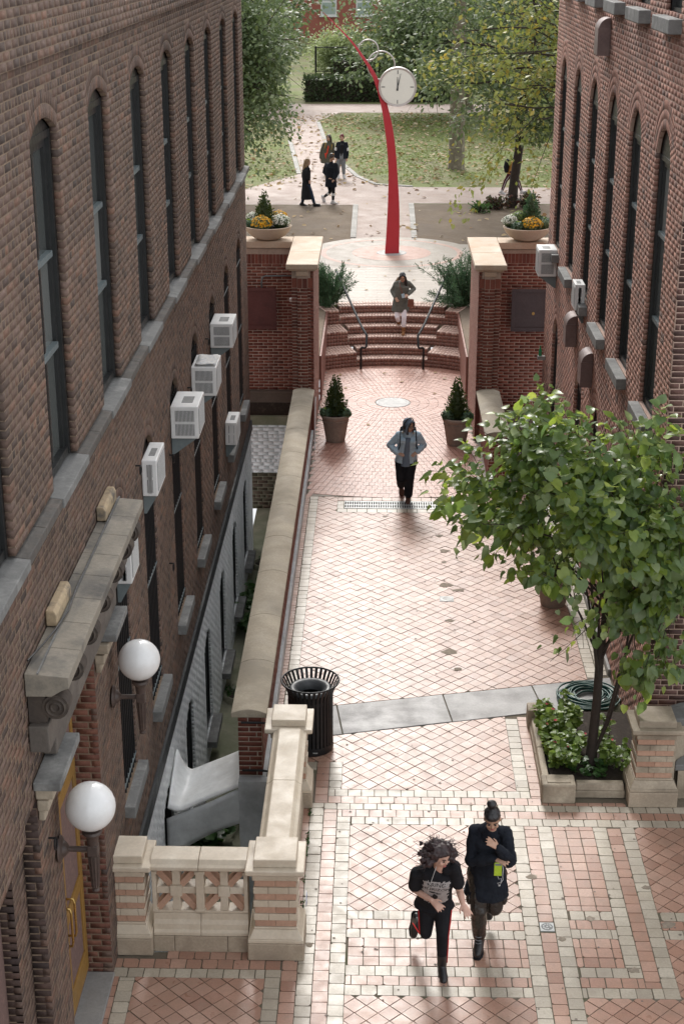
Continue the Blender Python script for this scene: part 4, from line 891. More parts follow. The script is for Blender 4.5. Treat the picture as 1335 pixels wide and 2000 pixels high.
def panel(parent, fn, L_, mt=M_TERRA):
    """pierced panel of length L_; fn(u, w, z) -> world, w = depth (0 front, .24 back)"""
    def blk(u0, u1, w0, w1, z0, z1, nm, m_=None, bev=.006):
        b = MB(); b.add([fn(u0, w0, z0), fn(u1, w0, z0), fn(u1, w1, z0), fn(u0, w1, z0), fn(u0, w0, z1), fn(u1, w0, z1), fn(u1, w1, z1), fn(u0, w1, z1)], [(3, 2, 1, 0), (4, 5, 6, 7), (0, 1, 5, 4), (1, 2, 6, 5), (2, 3, 7, 6), (3, 0, 4, 7)])
        return b.build(nm, m_ or mt, parent, bevel=bev)
    # plinth stones, base moulding, rails
    for u, v in ((0, .22), (.22, .78), (.78, 1)): blk(u * L_ + .002, v * L_ - .002, .0, .30, .0, .185, 'plinth_stone', M_PLINTH)
    for u, v in ((0, .5), (.5, 1)):
        b = MB(); prof = [(.01, .188), (.01, .225), (.03, .25), (.035, .31), (.06, .35), (.065, .42), (.235, .42), (.24, .35), (.27, .31), (.29, .188)]
        n = len(prof); A = [fn(u * L_ + .002, w, z) for w, z in prof]; B = [fn(v * L_ - .002, w, z) for w, z in prof]
        b.add(A + B, [tuple(range(n)), tuple(range(n, 2 * n))[::-1]] + [(i, i + n, (i + 1) % n + n, (i + 1) % n) for i in range(n)]); b.build('base_moulding', mt, parent, bevel=.005)
        prof = [(-.03, .985), (-.045, 1.0), (-.045, 1.035), (-.01, 1.05), (.03, 1.085), (.27, 1.085), (.31, 1.05), (.345, 1.035), (.345, 1.0), (.33, .985)]
        n = len(prof); A = [fn(u * L_ + .002, w, z) for w, z in prof]; B = [fn(v * L_ - .002, w, z) for w, z in prof]
        b = MB(); b.add(A + B, [tuple(range(n)), tuple(range(n, 2 * n))[::-1]] + [(i, i + n, (i + 1) % n + n, (i + 1) % n) for i in range(n)]); b.build('coping', mt, parent, bevel=.006)
    blk(0, L_, .07, .23, .421, .45, 'bottom_rail'); blk(0, L_, .05, .25, .93, .984, 'top_rail')
    nb = max(2, int(round(L_ / .47))); bay = L_ / nb
    for k_ in range(nb + 1):
        u = k_ * bay; wd = .042; blk(max(0, u - wd), min(L_, u + wd), .05, .25, .451, .929, 'baluster_post'); blk(max(0, u - wd - .012), min(L_, u + wd + .012), .04, .26, .451, .48, 'post_foot'); blk(max(0, u - wd - .012), min(L_, u + wd + .012), .04, .26, .895, .929, 'post_head')
    for k_ in range(nb):
        a = k_ * bay + .043; c = (k_ + 1) * bay - .043; uc = (a + c) / 2; zc = .69
        blk(uc - .06, uc + .06, .055, .245, zc - .06, zc + .06, 'centre_block'); 
        blk(uc - .04, uc + .04, .075, .225, .451, zc - .061, 'cross_bar'); blk(uc - .04, uc + .04, .075, .225, zc + .061, .929, 'cross_bar'); blk(a, uc - .061, .075, .225, zc - .04, zc + .04, 'cross_bar'); blk(uc + .061, c, .075, .225, zc - .04, zc + .04, 'cross_bar')
        for su in (-1, 1):
            for sz in (-1, 1):
                eu, ez = (a if su < 0 else c), (.453 if sz < 0 else .927); du, dz = eu - (uc + su * .05), ez - (zc + sz * .05); ln = math.hypot(du, dz); pu, pz = -dz / ln * .034, du / ln * .034
                s0 = (uc + su * .045, zc + sz * .045); q = [(s0[0] + pu, s0[1] + pz), (s0[0] - pu, s0[1] - pz), (eu - pu - du * .04, ez - pz - dz * .04), (eu + pu - du * .04, ez + pz - dz * .04)]
                b = MB(); b.add([fn(u, .085, z) for u, z in q] + [fn(u, .215, z) for u, z in q], [(0, 1, 2, 3), (7, 6, 5, 4), (0, 4, 5, 1), (1, 5, 6, 2), (2, 6, 7, 3), (3, 7, 4, 0)]); b.build('diagonal_bar', M_TERRA_O, parent, bevel=.004)
panel(BAL, lambda u, w, z: (-2.24 + u, 13.20 + w, z), .97)
panel(BAL, lambda u, w, z: (-.84 - w, 13.62 + u, z), 2.36)
# planter and pier on the right
PLT = thing('stone_planter_bed', 'low terracotta kerbed planting bed at the foot of the redbud tree', 'planter')
MB().box(2.14, 3.3, 16.42, 18.25, -.005, .14).build('soil', M_SOIL, PLT)
for (q, nm) in (((2.0, 2.40, 16.16, 16.42, 0, .26), 'corner_block'), ((1.99, 2.16, 18.0, 18.24, 0, .28), 'corner_block')):
    MB().box(*q).build(nm, M_TERRA_D, PLT, bevel=.02); MB().box(q[0] + .06, q[1] - .06, q[2] + .05, q[3] - .05, q[5] + .0005, q[5] + .012).build('block_panel', M_TERRA_D, PLT, bevel=.004)
for (x0, x1, y0, y1) in ((2.01, 2.13, 16.425, 17.2), (2.01, 2.13, 17.205, 17.995), (2.405, 3.01, 16.30, 16.42)):
    MB().frust((x0, x1, y0, y1), 0, (x0, x1, y0, y1), .10).frust((x0 + .008, x1 - .008, y0, y1), .1005, (x0 + .02, x1 - .02, y0 + (.03 if x1 > 2.9 else 0), y1), .19).build('kerb_stone', M_TERRA_D, PLT, bevel=.015)
RP = thing('terracotta_pier', 'weathered cream and orange terracotta pier beside the planting bed', 'pier')
pier(RP, 3.02, 3.60, 16.10, 16.62, 1.0, weathered=True)
NI = thing('niche_fountain', 'curved stone niche bench tucked behind the right terracotta pier', 'niche')
cx_, cy_ = 4.28, 16.32; ey = .56
for k_ in range(9):
    a0 = math.pi * (.0 + k_ / 9) ; a1 = math.pi * ((k_ + 1) / 9) - .006
    for (ri, ro, z0, z1, nm, m_) in ((.62, .96, .98, 1.08, 'niche_coping', M_SILL), (.70, .90, .0, .975, 'niche_block', M_TERRA_D)):
        q = [(cx_ + r_ * math.cos(a), cy_ + ey * r_ * math.sin(a)) for r_, a in ((ri, a0), (ro, a0), (ro, (a0 + a1) / 2), (ro, a1), (ri, a1), (ri, (a0 + a1) / 2))]
        MB().prism(q, lambda u, v, w: (u, v, w), z0, z1).build(nm, m_, NI, bevel=.008)
q = [(cx_ + .695 * math.cos(math.pi * i / 16), cy_ + ey * .695 * math.sin(math.pi * i / 16)) for i in range(17)]; MB().prism(q, lambda u, v, w: (u, v, w), .38, .46).build('seat', M_SILL, NI, bevel=.01); MB().prism([(x_ * .94 + cx_ * .06, y_ * .94 + cy_ * .06) for x_, y_ in q], lambda u, v, w: (u, v, w), 0, .379).build('seat_base', M_TERRA_D, NI)

# ------------------------------------------------------------------ gate walls
UPZ = 1.04
def gate(s, lab):
    t = thing('gate_wall', lab, 'gate wall', group='brick gate walls at the top of the walkway')
    xi = -1.30 if s < 0 else 1.98          # inner face
    xo = xi + s * .43
    a, c = min(xi, xo), max(xi, xo); y0, y1 = 30.30, 33.05; nc = 35; Hc = .0662; z0 = 1.02
    MB().box(a + .06, c - .06, y0 + .06, y1, -.3, 3.49).build('core', M_MOR_G, t)
    w3 = (c - a) / 3
    # front: two recessed flanks and a proud middle strip, soldier course on top
    for k_, (u, v) in enumerate(((a, a + w3 - .03), (a + w3 - .03, c - w3 + .03), (c - w3 + .03, c))):
        pr = .05 if k_ == 1 else 0.0
        brick_wall(t, (0, y0 - pr, 0), (1, 0, 0), (0, -1, 0), u, v, z0, z0 + (nc - 3) * Hc, [], M_BRK_G, M_MOR_G, seed=40 + k_, Hc=Hc, head=0, depth=.06 + pr - .002, L=.195 if k_ == 1 else .11, nind=(45 if k_ == 1 else 0))
        zt = z0 + (nc - 3) * Hc; nn = 2 if k_ == 1 else 1
        for q in range(nn):
            ww = (v - u) / nn; MB().box(u + q * ww + .005, u + (q + 1) * ww - .005, y0 - pr - .007, y0 + .05, zt + .006, zt + .20).build('soldier_brick', M_BRK_G, t)
        MB().box(u, v, y0 - pr, y0 + .055, zt, zt + .36).build('mortar', M_MOR_G, t)
        MB().box(u + .004, v - .004, y0 - pr - .007, y0 + .05, -.02, z0 - .004).build('pier_foot', M_BRK_G, t)
    # inner face
    brick_wall(t, (xi, 0, 0), (0, 1, 0), (-s, 0, 0), y0 + .0, y1, -.02, -.02 + 53 * Hc, [], M_BRK_S, M_MOR_R, seed=44, Hc=Hc, depth=.058)
    # outer return
    MB().box(min(xo, xo - s * .058), max(xo, xo - s * .058), y0 + .06, 32.6, .0, 3.49).build('return_face', M_BRK_G, t)
    # cross wall
    e = -3.4 if s < 0 else 4.2; u, v = min(xo, e), max(xo, e); yw = 32.65; zb = .36 if s < 0 else 0.0; nrow = int((3.20 - zb) / Hc)
    MB().box(u, v, yw + .055, yw + .40, -2.4 if s < 0 else -.2, 3.47).build('core', M_MOR_G, t)
    brick_wall(t, (0, yw, 0), (1, 0, 0), (0, -1, 0), u, v, zb, zb + nrow * Hc, [], M_BRK_G, M_MOR_G, seed=46, Hc=Hc, head=0, depth=.05, nind=120, L=.205)
    zt = zb + nrow * Hc; n = int((v - u) / .0755)
    for q in range(n):
        xx = u + (v - u) * q / n; MB().box(xx + .004, xx + (v - u) / n - .004, yw - .008, yw + .05, zt + .004, zt + .205).build('soldier_brick', M_BRK_G, t)
    MB().box(u, v, yw, yw + .054, zt, 3.47).build('mortar', M_MOR_G, t)
    # stone caps
    o_ = .10
    def slab(x0, x1, ya, yb, nm='capstone'):
        MB().box(x0 + .05, x1 - .05, ya + .05, yb, 3.495, 3.535).box(x0, x1, ya, yb, 3.536, 3.64).build(nm, M_CAPST, t, bevel=.012)
    xm0, xm1 = a - o_, c + o_
    slab(xm0, xm1, y0 - .14, y0 + 1.15); slab(xm0, xm1, y0 + 1.154, y1 + .10)
    xx = (xm0 if s < 0 else xm1)
    MB().box(min(xx + s * .004, e), max(xx + s * .004, e), yw - .12, yw + .48, 3.50, 3.638).build('capstone', M_CAPST, t, bevel=.012)
    MB().box((a + c) / 2 - .12, (a + c) / 2 + .12, y0 - .10, y0 - .051, 3.40, 3.494).build('cap_corbel', M_CAPST, t, bevel=.01)
    return t
gate(-1, 'left red brick gate pier and wall with stone cap beside the steps')
gate(1, 'right red brick gate pier and wall with stone cap beside the steps')
def panelbox(x0, x1, z0, z1, m_, lab, nm):
    t = thing(nm, lab, 'utility box', (x0, 32.64, z0)); w, h = x1 - x0, z1 - z0
    MB().box(0, w, -.10, -.008, 0, h).build('cabinet', m_, t, bevel=.006)
    for q in ((-.03, w + .03, -.125, -.10, -.03, .04), (-.03, w + .03, -.125, -.10, h - .04, h + .03), (-.03, .04, -.125, -.10, .04, h - .04), (w - .04, w + .03, -.125, -.10, .04, h - .04)): MB().box(*q).build('frame_bar', m_, t, bevel=.004)
    return t
panelbox(-2.98, -2.22, 1.78, 2.62, M_BOXR, 'maroon painted metal panel on the left gate wall', 'utility_panel')
pg = panelbox(2.86, 3.62, 1.76, 2.62, M_BOXG, 'dark grey metal panel on the right gate wall', 'utility_panel')
MB().ell((.44, -.112, .36), (.03, .004, .035), 10, 6).build('sticker', mat('yellow_sticker', [(.5, .36, .12), (.4, .3, .1)], .7, bump=0), pg)
b = MB(); b.tube([(-2.50, 32.60, 2.50), (-2.50, 32.60, 2.78), (-2.48, 32.60, 2.86), (-2.42, 32.60, 2.89), (-1.75, 32.60, 2.90)], .018, 8); b.build('conduit', M_FRAME_G, smooth=True, label='grey pipe conduit bent above the maroon panel', cat='conduit')
fl = thing('security_camera', 'small white security camera on the side of the left gate pier', 'camera', (-1.79, 31.6, 2.62))
MB().box(-.03, .05, -.03, .03, -.03, .03).build('mount', M_AC, fl, bevel=.008); MB().tube([(-.03, 0, 0), (-.03, -.09, -.01)], .035, 12).build('housing', M_AC, fl, angle=40)
b = MB(); b.tube([(-1.26, 30.1, .95), (-1.26, 29.55, .01)], .012, 6); b.build('white_stake', M_WHITE, label='thin white stake leaning beside the left potted spruce', cat='stake')
t = thing('plant_bracket', 'small wall bracket holding a green bottle on the rose brick wall', 'bracket', (3.24, 29.75, 1.95))
MB().box(-.10, .05, -.05, .05, -.10, -.02).build('holder', M_STONE, t, bevel=.01)
b = MB(); b.lathe([(0, 0), (.032, 0), (.034, .10), (.014, .15), (.013, .20), (0, .20)], (-.05, 0, -.02), 12); b.build('green_bottle', mat('green_glass', [(.01, .22, .09), (.012, .26, .11)], .1, bump=0, spec=.8), label='green glass bottle standing on a small wall bracket', cat='bottle', loc=(3.24, 29.75, 1.952))

# ------------------------------------------------------------------ curved steps with brick benches
M_MOR_S = mat('brown_step_mortar', [(.26, .19, .155), (.21, .15, .12)], .9, nscale=4, bump=.3)
STP = thing('brick_steps', 'curved red brick steps rising to the park between the gate piers', 'steps')
RS = .1733; TR = .37
def sector(r0, r1, a0, a1, z0, z1, n=None):
    n = n or max(2, int(abs(a1 - a0) * r1 / .2)); b = MB()
    q = [(CX + r0 * math.sin(a0 + (a1 - a0) * i / n), CY + r0 * math.cos(a0 + (a1 - a0) * i / n)) for i in range(n + 1)] + [(CX + r1 * math.sin(a1 - (a1 - a0) * i / n), CY + r1 * math.cos(a1 - (a1 - a0) * i / n)) for i in range(n + 1)]
    m_ = len(q)
    for i in range(n):
        b.prism([q[i], q[i + 1], q[m_ - 2 - i], q[m_ - 1 - i]][::-1], lambda u, v, w: (u, v, w), z0, z1)
    return b
SB = []; SBT = []    # brick boxes: 8 corners (risers and benches; treads)
def arc_bricks(r, a0, a1, z0, z1, dr, pitch, proud=.006, tread=None):
    """a ring of upright bricks on a riser of radius r, or radial bricks on a tread from r to r+dr"""
    n = max(1, int(round(abs(a1 - a0) * r / pitch)))
    for k_ in range(n):
        p, q = a0 + (a1 - a0) * (k_ + .06) / n, a0 + (a1 - a0) * (k_ + .94) / n; w_ = RN.uniform(-.002, .002)
        if tread is None: rr = (r - proud + w_, r + .05); zz = (z0 + .005, z1 - .005)
        else: rr = (r, r + dr); zz = (z0 - .04, z0 + proud + w_)
        pt = lambda rad_, an, z: (CX + rad_ * math.sin(an), CY + rad_ * math.cos(an), z)
        (SB if tread is None else SBT).append(np.array([pt(rr[0], p, zz[0]), pt(rr[0], q, zz[0]), pt(rr[1], q, zz[0]), pt(rr[1], p, zz[0]), pt(rr[0], p, zz[1]), pt(rr[0], q, zz[1]), pt(rr[1], q, zz[1]), pt(rr[1], p, zz[1])]))
hwid = [1.64, 1.64, 1.64]
for i in range(6):
    r0 = R0 + TR * i; half = (.90 + .23 * (i // 2)); aa = math.asin(min(.99, half / (r0 + .2)))
    z1 = RS * (i + 1) - .006
    sector(r0 + .0, r0 + TR + .02 if i < 5 else r0 + .6, -aa, aa, -.05 if i == 0 else RS * i - .05, z1).build('step', M_MOR_S, STP)
    # riser: two courses, tread: nosing bricks
    arc_bricks(r0, -aa, aa, RS * i, RS * i + RS * .5, 0, .075); arc_bricks(r0, -aa + .01, aa, RS * i + RS * .5, RS * (i + 1) + .004, 0, .075)
    arc_bricks(r0 - .004, -aa, aa, z1, 0, .19, .075, tread=True, proud=.010); 
    if i < 5: arc_bricks(r0 + .195, -aa, aa, z1, 0, .175, .075, tread=True, proud=.008)
    else: arc_bricks(r0 + .195, -aa, aa, z1, 0, .3, .075, tread=True, proud=.008)
for kk in range(3):
    r0 = R0 + TR * 2 * kk; half = .90 + .23 * kk; z1 = RS * 2 * (kk + 1) - .008; r1 = r0 + TR * 2 + (0.02 if kk < 2 else .9)
    for s in (-1, 1):
        a_in = math.asin(half / (r0 + .2)); a_out = math.asin(min(.98, 1.63 / r0)) if r0 > 1.7 else 1.2
        a0, a1 = (a_in, a_out) if s > 0 else (-a_out, -a_in)
        sector(r0, r1, a0, a1, -.05, z1).build('bench', M_MOR_S, STP)
        for c_ in range(4): arc_bricks(r0, a0, a1, RS * 2 * kk + c_ * RS / 2, RS * 2 * kk + (c_ + 1) * RS / 2 + (.006 if c_ == 3 else 0), 0, .078)
        d_ = 0
        while r0 + d_ < r1 - .1:
            arc_bricks(r0 - (.006 if d_ == 0 else 0) + d_, a0, a1, z1, 0, .195, .078, tread=True, proud=.012); d_ += .2
        # end face towards the stair
        ai = a_in * s; ed = np.array([math.cos(ai), -math.sin(ai), 0]) * (-s)
        for c_ in range(4):
            for m_ in range(int((TR * 2) / .21)):
                ra, rb_ = r0 + m_ * .21 + .004, r0 + m_ * .21 + .204; zz = (RS * 2 * kk + c_ * RS / 2 + .005, RS * 2 * kk + (c_ + 1) * RS / 2 - .005)
                pa = np.array([CX + ra * math.sin(ai), CY + ra * math.cos(ai), 0]); pb = np.array([CX + rb_ * math.sin(ai), CY + rb_ * math.cos(ai), 0])
                q = [pa + ed * .007, pb + ed * .007, pb - ed * .03, pa - ed * .03]; SB.append(np.array([(v[0], v[1], zz[0]) for v in q] + [(v[0], v[1], zz[1]) for v in q]))
SBT = np.array(SBT); SB = np.array(SB); dd = np.array([dist(x.mean(0)) if in_view(x.mean(0), 0) else 1e9 for x in SB]); od = np.argsort(dd)
def fixwind(B):
    v = np.einsum('ij,ij->i', np.cross(B[:, 1] - B[:, 0], B[:, 3] - B[:, 0]), B[:, 4] - B[:, 0]); B = B.copy(); B[v < 0] = B[v < 0][:, [3, 2, 1, 0, 7, 6, 5, 4]]; return B
SB = fixwind(SB)
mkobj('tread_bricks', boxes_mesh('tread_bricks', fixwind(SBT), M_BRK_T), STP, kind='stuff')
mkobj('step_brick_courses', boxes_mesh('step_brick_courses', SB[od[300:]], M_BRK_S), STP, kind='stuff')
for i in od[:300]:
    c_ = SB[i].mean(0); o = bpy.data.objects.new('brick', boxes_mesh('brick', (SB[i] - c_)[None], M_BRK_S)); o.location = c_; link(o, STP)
# fill behind the benches, both sides (retained earth)
for s in (-1, 1):
    xi = -1.29 if s < 0 else 1.97
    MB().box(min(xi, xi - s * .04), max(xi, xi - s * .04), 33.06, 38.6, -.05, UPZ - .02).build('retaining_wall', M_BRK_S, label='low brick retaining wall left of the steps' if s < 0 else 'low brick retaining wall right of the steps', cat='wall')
# handrails
def rail(s, lab):
    t = thing('handrail', lab, 'handrail', group='black handrails of the steps'); X = lambda v: CX + s * v
    b = MB(); b.tube([(X(.74), 35.72, 0), (X(.74), 35.72, .52)], .027, 10); b.build('lower_post', M_BLACK, t, angle=40)
    b = MB(); b.tube([(X(1.38), 38.15, UPZ - .02), (X(1.38), 38.15, 1.75)], .027, 10); b.build('upper_post', M_BLACK, t, angle=40)
    b = MB(); b.tube([(X(.74), 35.72, .50), (X(.72), 35.70, .53), (X(.64), 35.66, .53), (X(.615), 35.68, .56), (X(.605), 35.8, .80), (X(.63), 35.85, .83), (X(.72), 36.1, .92), (X(.78), 36.25, 1.0), (X(1.38), 38.2, 1.82), (X(1.40), 38.35, 1.84), (X(1.41), 38.42, 1.78)], .028, 10); b.build('grab_rail', M_BLACK, t, smooth=True)
rail(-1, 'left black metal handrail bending down the brick steps'); rail(1, 'right black metal handrail bending down the brick steps')

# ------------------------------------------------------------------ the park level
gr = MB(); gz = UPZ - .012
gr.box(-260, -1.30, 33.1, 420, gz - .6, gz); gr.box(1.98, 260, 33.1, 420, gz - .6, gz); gr.box(-1.30, 1.98, 38.7, 420, gz - .6, gz)
for (a, c) in ((-1.30, 1.98),):
    q = [(CX + 5.2 * math.sin(t_), CY + 5.2 * math.cos(t_)) for t_ in np.linspace(-.325, .325, 13)]
    for i in range(12): gr.prism([q[i], (q[i][0], 38.7), (q[i + 1][0], 38.7), q[i + 1]], lambda u, v, w: (u, v, w), gz - .6, gz - .0005)
gr.build('ground', M_LAWN, kind='structure')
for (a, c) in ((-6.0, -1.30), (1.98, 6.5)): MB().add([(a, 33.14, gz + .004), (c, 33.14, gz + .004), (c, 40.5, gz + .004), (a, 40.5, gz + .004)], [(0, 1, 2, 3)]).build('bare_earth', M_DIRT, kind='structure')
z = UPZ
def sheet(poly, zz, nm, m_, lab=None):
    n = len(poly); o = MB().add([(x, y, zz) for x, y in poly], [tuple(range(n))]).build(nm, m_, kind='structure', label=lab)
    if o.data.polygons[0].normal.z < 0: o.data.flip_normals()
    return o
def disc(r0, r1, zz, n=64, c=(.36, 44.62)):
    b = MB()
    if r0 == 0: b.add([(c[0] + r1 * math.cos(2 * math.pi * i / n), c[1] + r1 * math.sin(2 * math.pi * i / n), zz) for i in range(n)], [tuple(range(n))])
    else:
        b.add([(c[0] + r * math.cos(2 * math.pi * i / n), c[1] + r * math.sin(2 * math.pi * i / n), zz) for r in (r0, r1) for i in range(n)], [(i, i + n, (i + 1) % n + n, (i + 1) % n) for i in range(n)])
    return b
q = [(CX + 5.25 * math.sin(t_), CY + 5.25 * math.cos(t_)) for t_ in np.linspace(-.31, .31, 13)]
up = sheet([(-4.5, 37.6)] + q[:1] + q[1:] + [(5, 37.6), (5, 43.6), (4.2, 46.2), (3.0, 47.2), (-2.4, 47.2), (-3.6, 46.2), (-4.5, 43.6)], z - .006, 'upper_pavement', M_UPPAV)
# rows of upper paving bricks
def brick_rows(x0, x1, y0, y1, pitch_y, L_, m_, base, nm, zz):
    b = MB(); yy = y0; k_ = 0
    while yy < y1:
        xx = x0 - (k_ % 2) * L_ / 2
        while xx < x1: b.box(max(x0, xx) + .004, min(x1, xx + L_) - .004, yy + .004, yy + pitch_y - .004, zz - .01, zz + RN.uniform(-.001, .001)); xx += L_
        yy += pitch_y; k_ += 1
    return b.build(nm, m_, base, kind='stuff')
M_UPB = mat('buff_paver', [(.42, .365, .31), (.38, .33, .28), (.45, .395, .34)], .55, isl=True, bump=.3)
brick_rows(-1.28, 1.96, 38.35, 42.3, .205, .62, M_UPB, up, 'paver_rows', z - .002)
disc(0, 2.45, z - .0015).build('round_apron', M_UPPAV, kind='structure'); disc(1.9, 2.06, z + .002).build('pink_ring', M_RING, kind='structure'); disc(.0, 1.14, z + .003).build('pink_disc', M_RING, kind='structure'); 
D = lambda x, y: (x * .989, y * .989)
path = [(-.70, 46.5), (-.72, 52.95), (-60, 52.4), (-60, 56.3), (-5.0, 56.0), (-3.0, 60.2), (-3.9, 70), (-4.8, 76), (-8.0, 84), (-60, 82), (-60, 86), (60, 85.2), (60, 81.4), (-2.0, 81.4), (-3.1, 77.6), (-2.2, 66), (-.9, 59.3), (-.2, 57.4), (1.0, 56.9), (60, 56.6), (60, 53.4), (1.0, 53.3), (.98, 46.5)]
bmp = bmesh.new(); vs_ = [bmp.verts.new((x, y, z - .002)) for x, y in path]; f_ = bmp.faces.new(vs_); bmesh.ops.triangulate(bmp, faces=[f_]); me = bpy.data.meshes.new('park_path'); bmp.normal_update()
if sum(f.normal.z for f in bmp.faces) < 0: bmesh.ops.reverse_faces(bmp, faces=bmp.faces[:])
bmp.to_mesh(me); me.materials.append(M_PATH); mkobj('park_path', me, kind='structure')
for (poly, nm) in (([(-30, 46.0), (-.86, 46.0), (-.86, 52.9), (-30, 52.3)], 'bare_earth'), ([(1.13, 46.0), (30, 46.0), (30, 53.3), (1.13, 53.2)], 'bare_earth')):
    sheet(poly, z - .0045, nm, M_DIRT)
b = MB()
for (pts) in ([(-.79, 46.9), (-.81, 52.9)], [(1.06, 46.9), (1.08, 53.2)], [(1.2, 56.98), (-.15, 57.5), (-.85, 59.4), (-2.12, 66), (-3.0, 77)], [(-3.1, 60.0), (-4.0, 70)]):
    for (p0, p1) in zip(pts[:-1], pts[1:]):
        p0, p1 = np.array(p0), np.array(p1); ln = np.linalg.norm(p1 - p0); n = int(ln / .26); d_ = (p1 - p0) / ln
        for i in range(n):
            c_ = p0 + d_ * (i + .5) * ln / n; b.obox((c_[0], c_[1], z + .0), (*(d_ * ln / n * .46), 0), (-d_[1] * .085, d_[0] * .085, 0), (0, 0, .03))
b.build('path_edging_setts', M_KERB, kind='stuff', label='rows of granite setts edging the park paths', cat='edging')
# ------------------------------------------------------------------ foliage helpers
SHAPE = {
    'diamond': (np.array([(0, 0, 0), (.5, .30, .06), (1, 0, 0), (.5, -.30, .06)]), np.array([(0, 1, 2, 3)])),
    'needle': (np.array([(0, 0, 0), (.4, .10, .02), (1, 0, 0), (.4, -.10, .02)]), np.array([(0, 1, 2, 3)])),
    'round': (np.array([(0, 0, 0), (.25, .38, .08), (.75, .36, .06), (1, 0, -.05), (.75, -.36, .06), (.25, -.38, .08)]), np.array([(0, 1, 2, 3), (0, 3, 4, 5)])),
    'heart': (np.array([(0, 0, 0), (.36, 0, .0), (.70, 0, -.05), (1, 0, -.17), (-.12, .24, .10), (.08, .47, .15), (.44, .46, .08), (.76, .24, -.06), (-.12, -.24, .10), (.08, -.47, .15), (.44, -.46, .08), (.76, -.24, -.06)]),
              np.array([(0, 1, 5, 4), (1, 2, 6, 5), (2, 3, 7, 6), (1, 0, 8, 9), (2, 1, 9, 10), (3, 2, 10, 11)])),
}
def unit(a): return a / (np.linalg.norm(a, axis=-1, keepdims=True) + 1e-9)
def frames(Dv, Nv):
    d = unit(Dv); w = unit(np.cross(Nv, d)); n = np.cross(d, w); return d, w, n
def leaf_mesh(name, P, Dv, Nv, S, m, shape='diamond', smooth=False):
    sv, sf = SHAPE[shape]; d, w, n = frames(Dv, Nv)
    if shape == 'heart': n = n * NR.uniform(.2, 3.2, (len(P), 1)); w = w * NR.uniform(.72, 1.08, (len(P), 1))
    S = np.asarray(S)[:, None, None]
    V = P[:, None, :] + S * (sv[None, :, 0:1] * d[:, None] + sv[None, :, 1:2] * w[:, None] + sv[None, :, 2:3] * n[:, None])
    k = len(sv); F = (np.arange(len(P))[:, None, None] * k + sf[None]).reshape(-1, 4)
    return np_mesh(name, V.reshape(-1, 3), F, m, smooth)
def rnd(n, rs): return unit(rs.normal(size=(n, 3)))
class Tree:
    def __init__(s, seed): s.r = np.random.RandomState(seed); s.tubes = []; s.tips = []
    def limb(s, p, d, L, rad_, lev, maxlev, droop=0.0, wander=.25, kids=(4, 5), up=.0, klen=.62, segs=5, spread=.9):
        r = s.r; pts = [np.array(p, float)]; d = unit(np.array(d, float)); 
        for i in range(segs):
            d = unit(d + r.normal(size=3) * wander / segs ** .5 + np.array([0, 0, up - droop * (i + 1) / segs]) / segs)
            pts.append(pts[-1] + d * L / segs)
        rr = [rad_ * (1 - .75 * i / segs) for i in range(segs + 1)]
        s.tubes.append((pts, rr, lev))
        if lev >= maxlev: s.tips.append(pts); return pts
        for k in range(r.randint(kids[0], kids[1] + 1)):
            t = r.uniform(.3, 1.0) * segs; i = min(int(t), segs - 1); q = pts[i] + (pts[i + 1] - pts[i]) * (t - i)
            base = unit(pts[i + 1] - pts[i]); nd = unit(base * (1 - spread * .5) + rnd(1, r)[0] * spread)
            s.limb(q, nd, L * klen * r.uniform(.7, 1.15), rr[i] * .6, lev + 1, maxlev, droop, wander, kids, up, klen, segs, spread)
        s.tips.append(pts[-3:])
        return pts
    def wood(s, name, m, parent, minr=.004, n=7, label=None):
        b = MB()
        for pts, rr, lev in s.tubes:
            if rr[0] < minr: continue
            b.tube(pts, [max(q, .003) for q in rr], max(4, n - lev), cap=False)
        return b.build(name, m, parent, smooth=True)
    def leaves(s, n, spread, size, up=.5, hang=.2, zmin=None):
        r = s.r; tips = [np.array(t) for t in s.tips]; ln = np.array([np.linalg.norm(np.diff(t, axis=0), axis=1).sum() for t in tips]); idx = r.choice(len(tips), n, p=ln / ln.sum())
        P = np.empty((n, 3)); Dv = np.empty((n, 3))
        for k in range(n):
            t = tips[idx[k]]; u = r.uniform(0, len(t) - 1.001); i = int(u); P[k] = t[i] + (t[i + 1] - t[i]) * (u - i); Dv[k] = t[i + 1] - t[i]
        off = r.normal(size=(n, 3)) * spread; P += off
        Dv = unit(unit(Dv) * .5 + unit(off) * .8 + np.array([0, 0, -hang]) + r.normal(size=(n, 3)) * .35); Nv = unit(r.normal(size=(n, 3)) * .45 + unit(off) * .5 + np.array([0, -.25, up]))
        S = size * r.uniform(.6, 1.3, n)
        if zmin is not None: k = P[:, 2] > zmin; P, Dv, Nv, S = P[k], Dv[k], Nv[k], S[k]
        return P, Dv, Nv, S
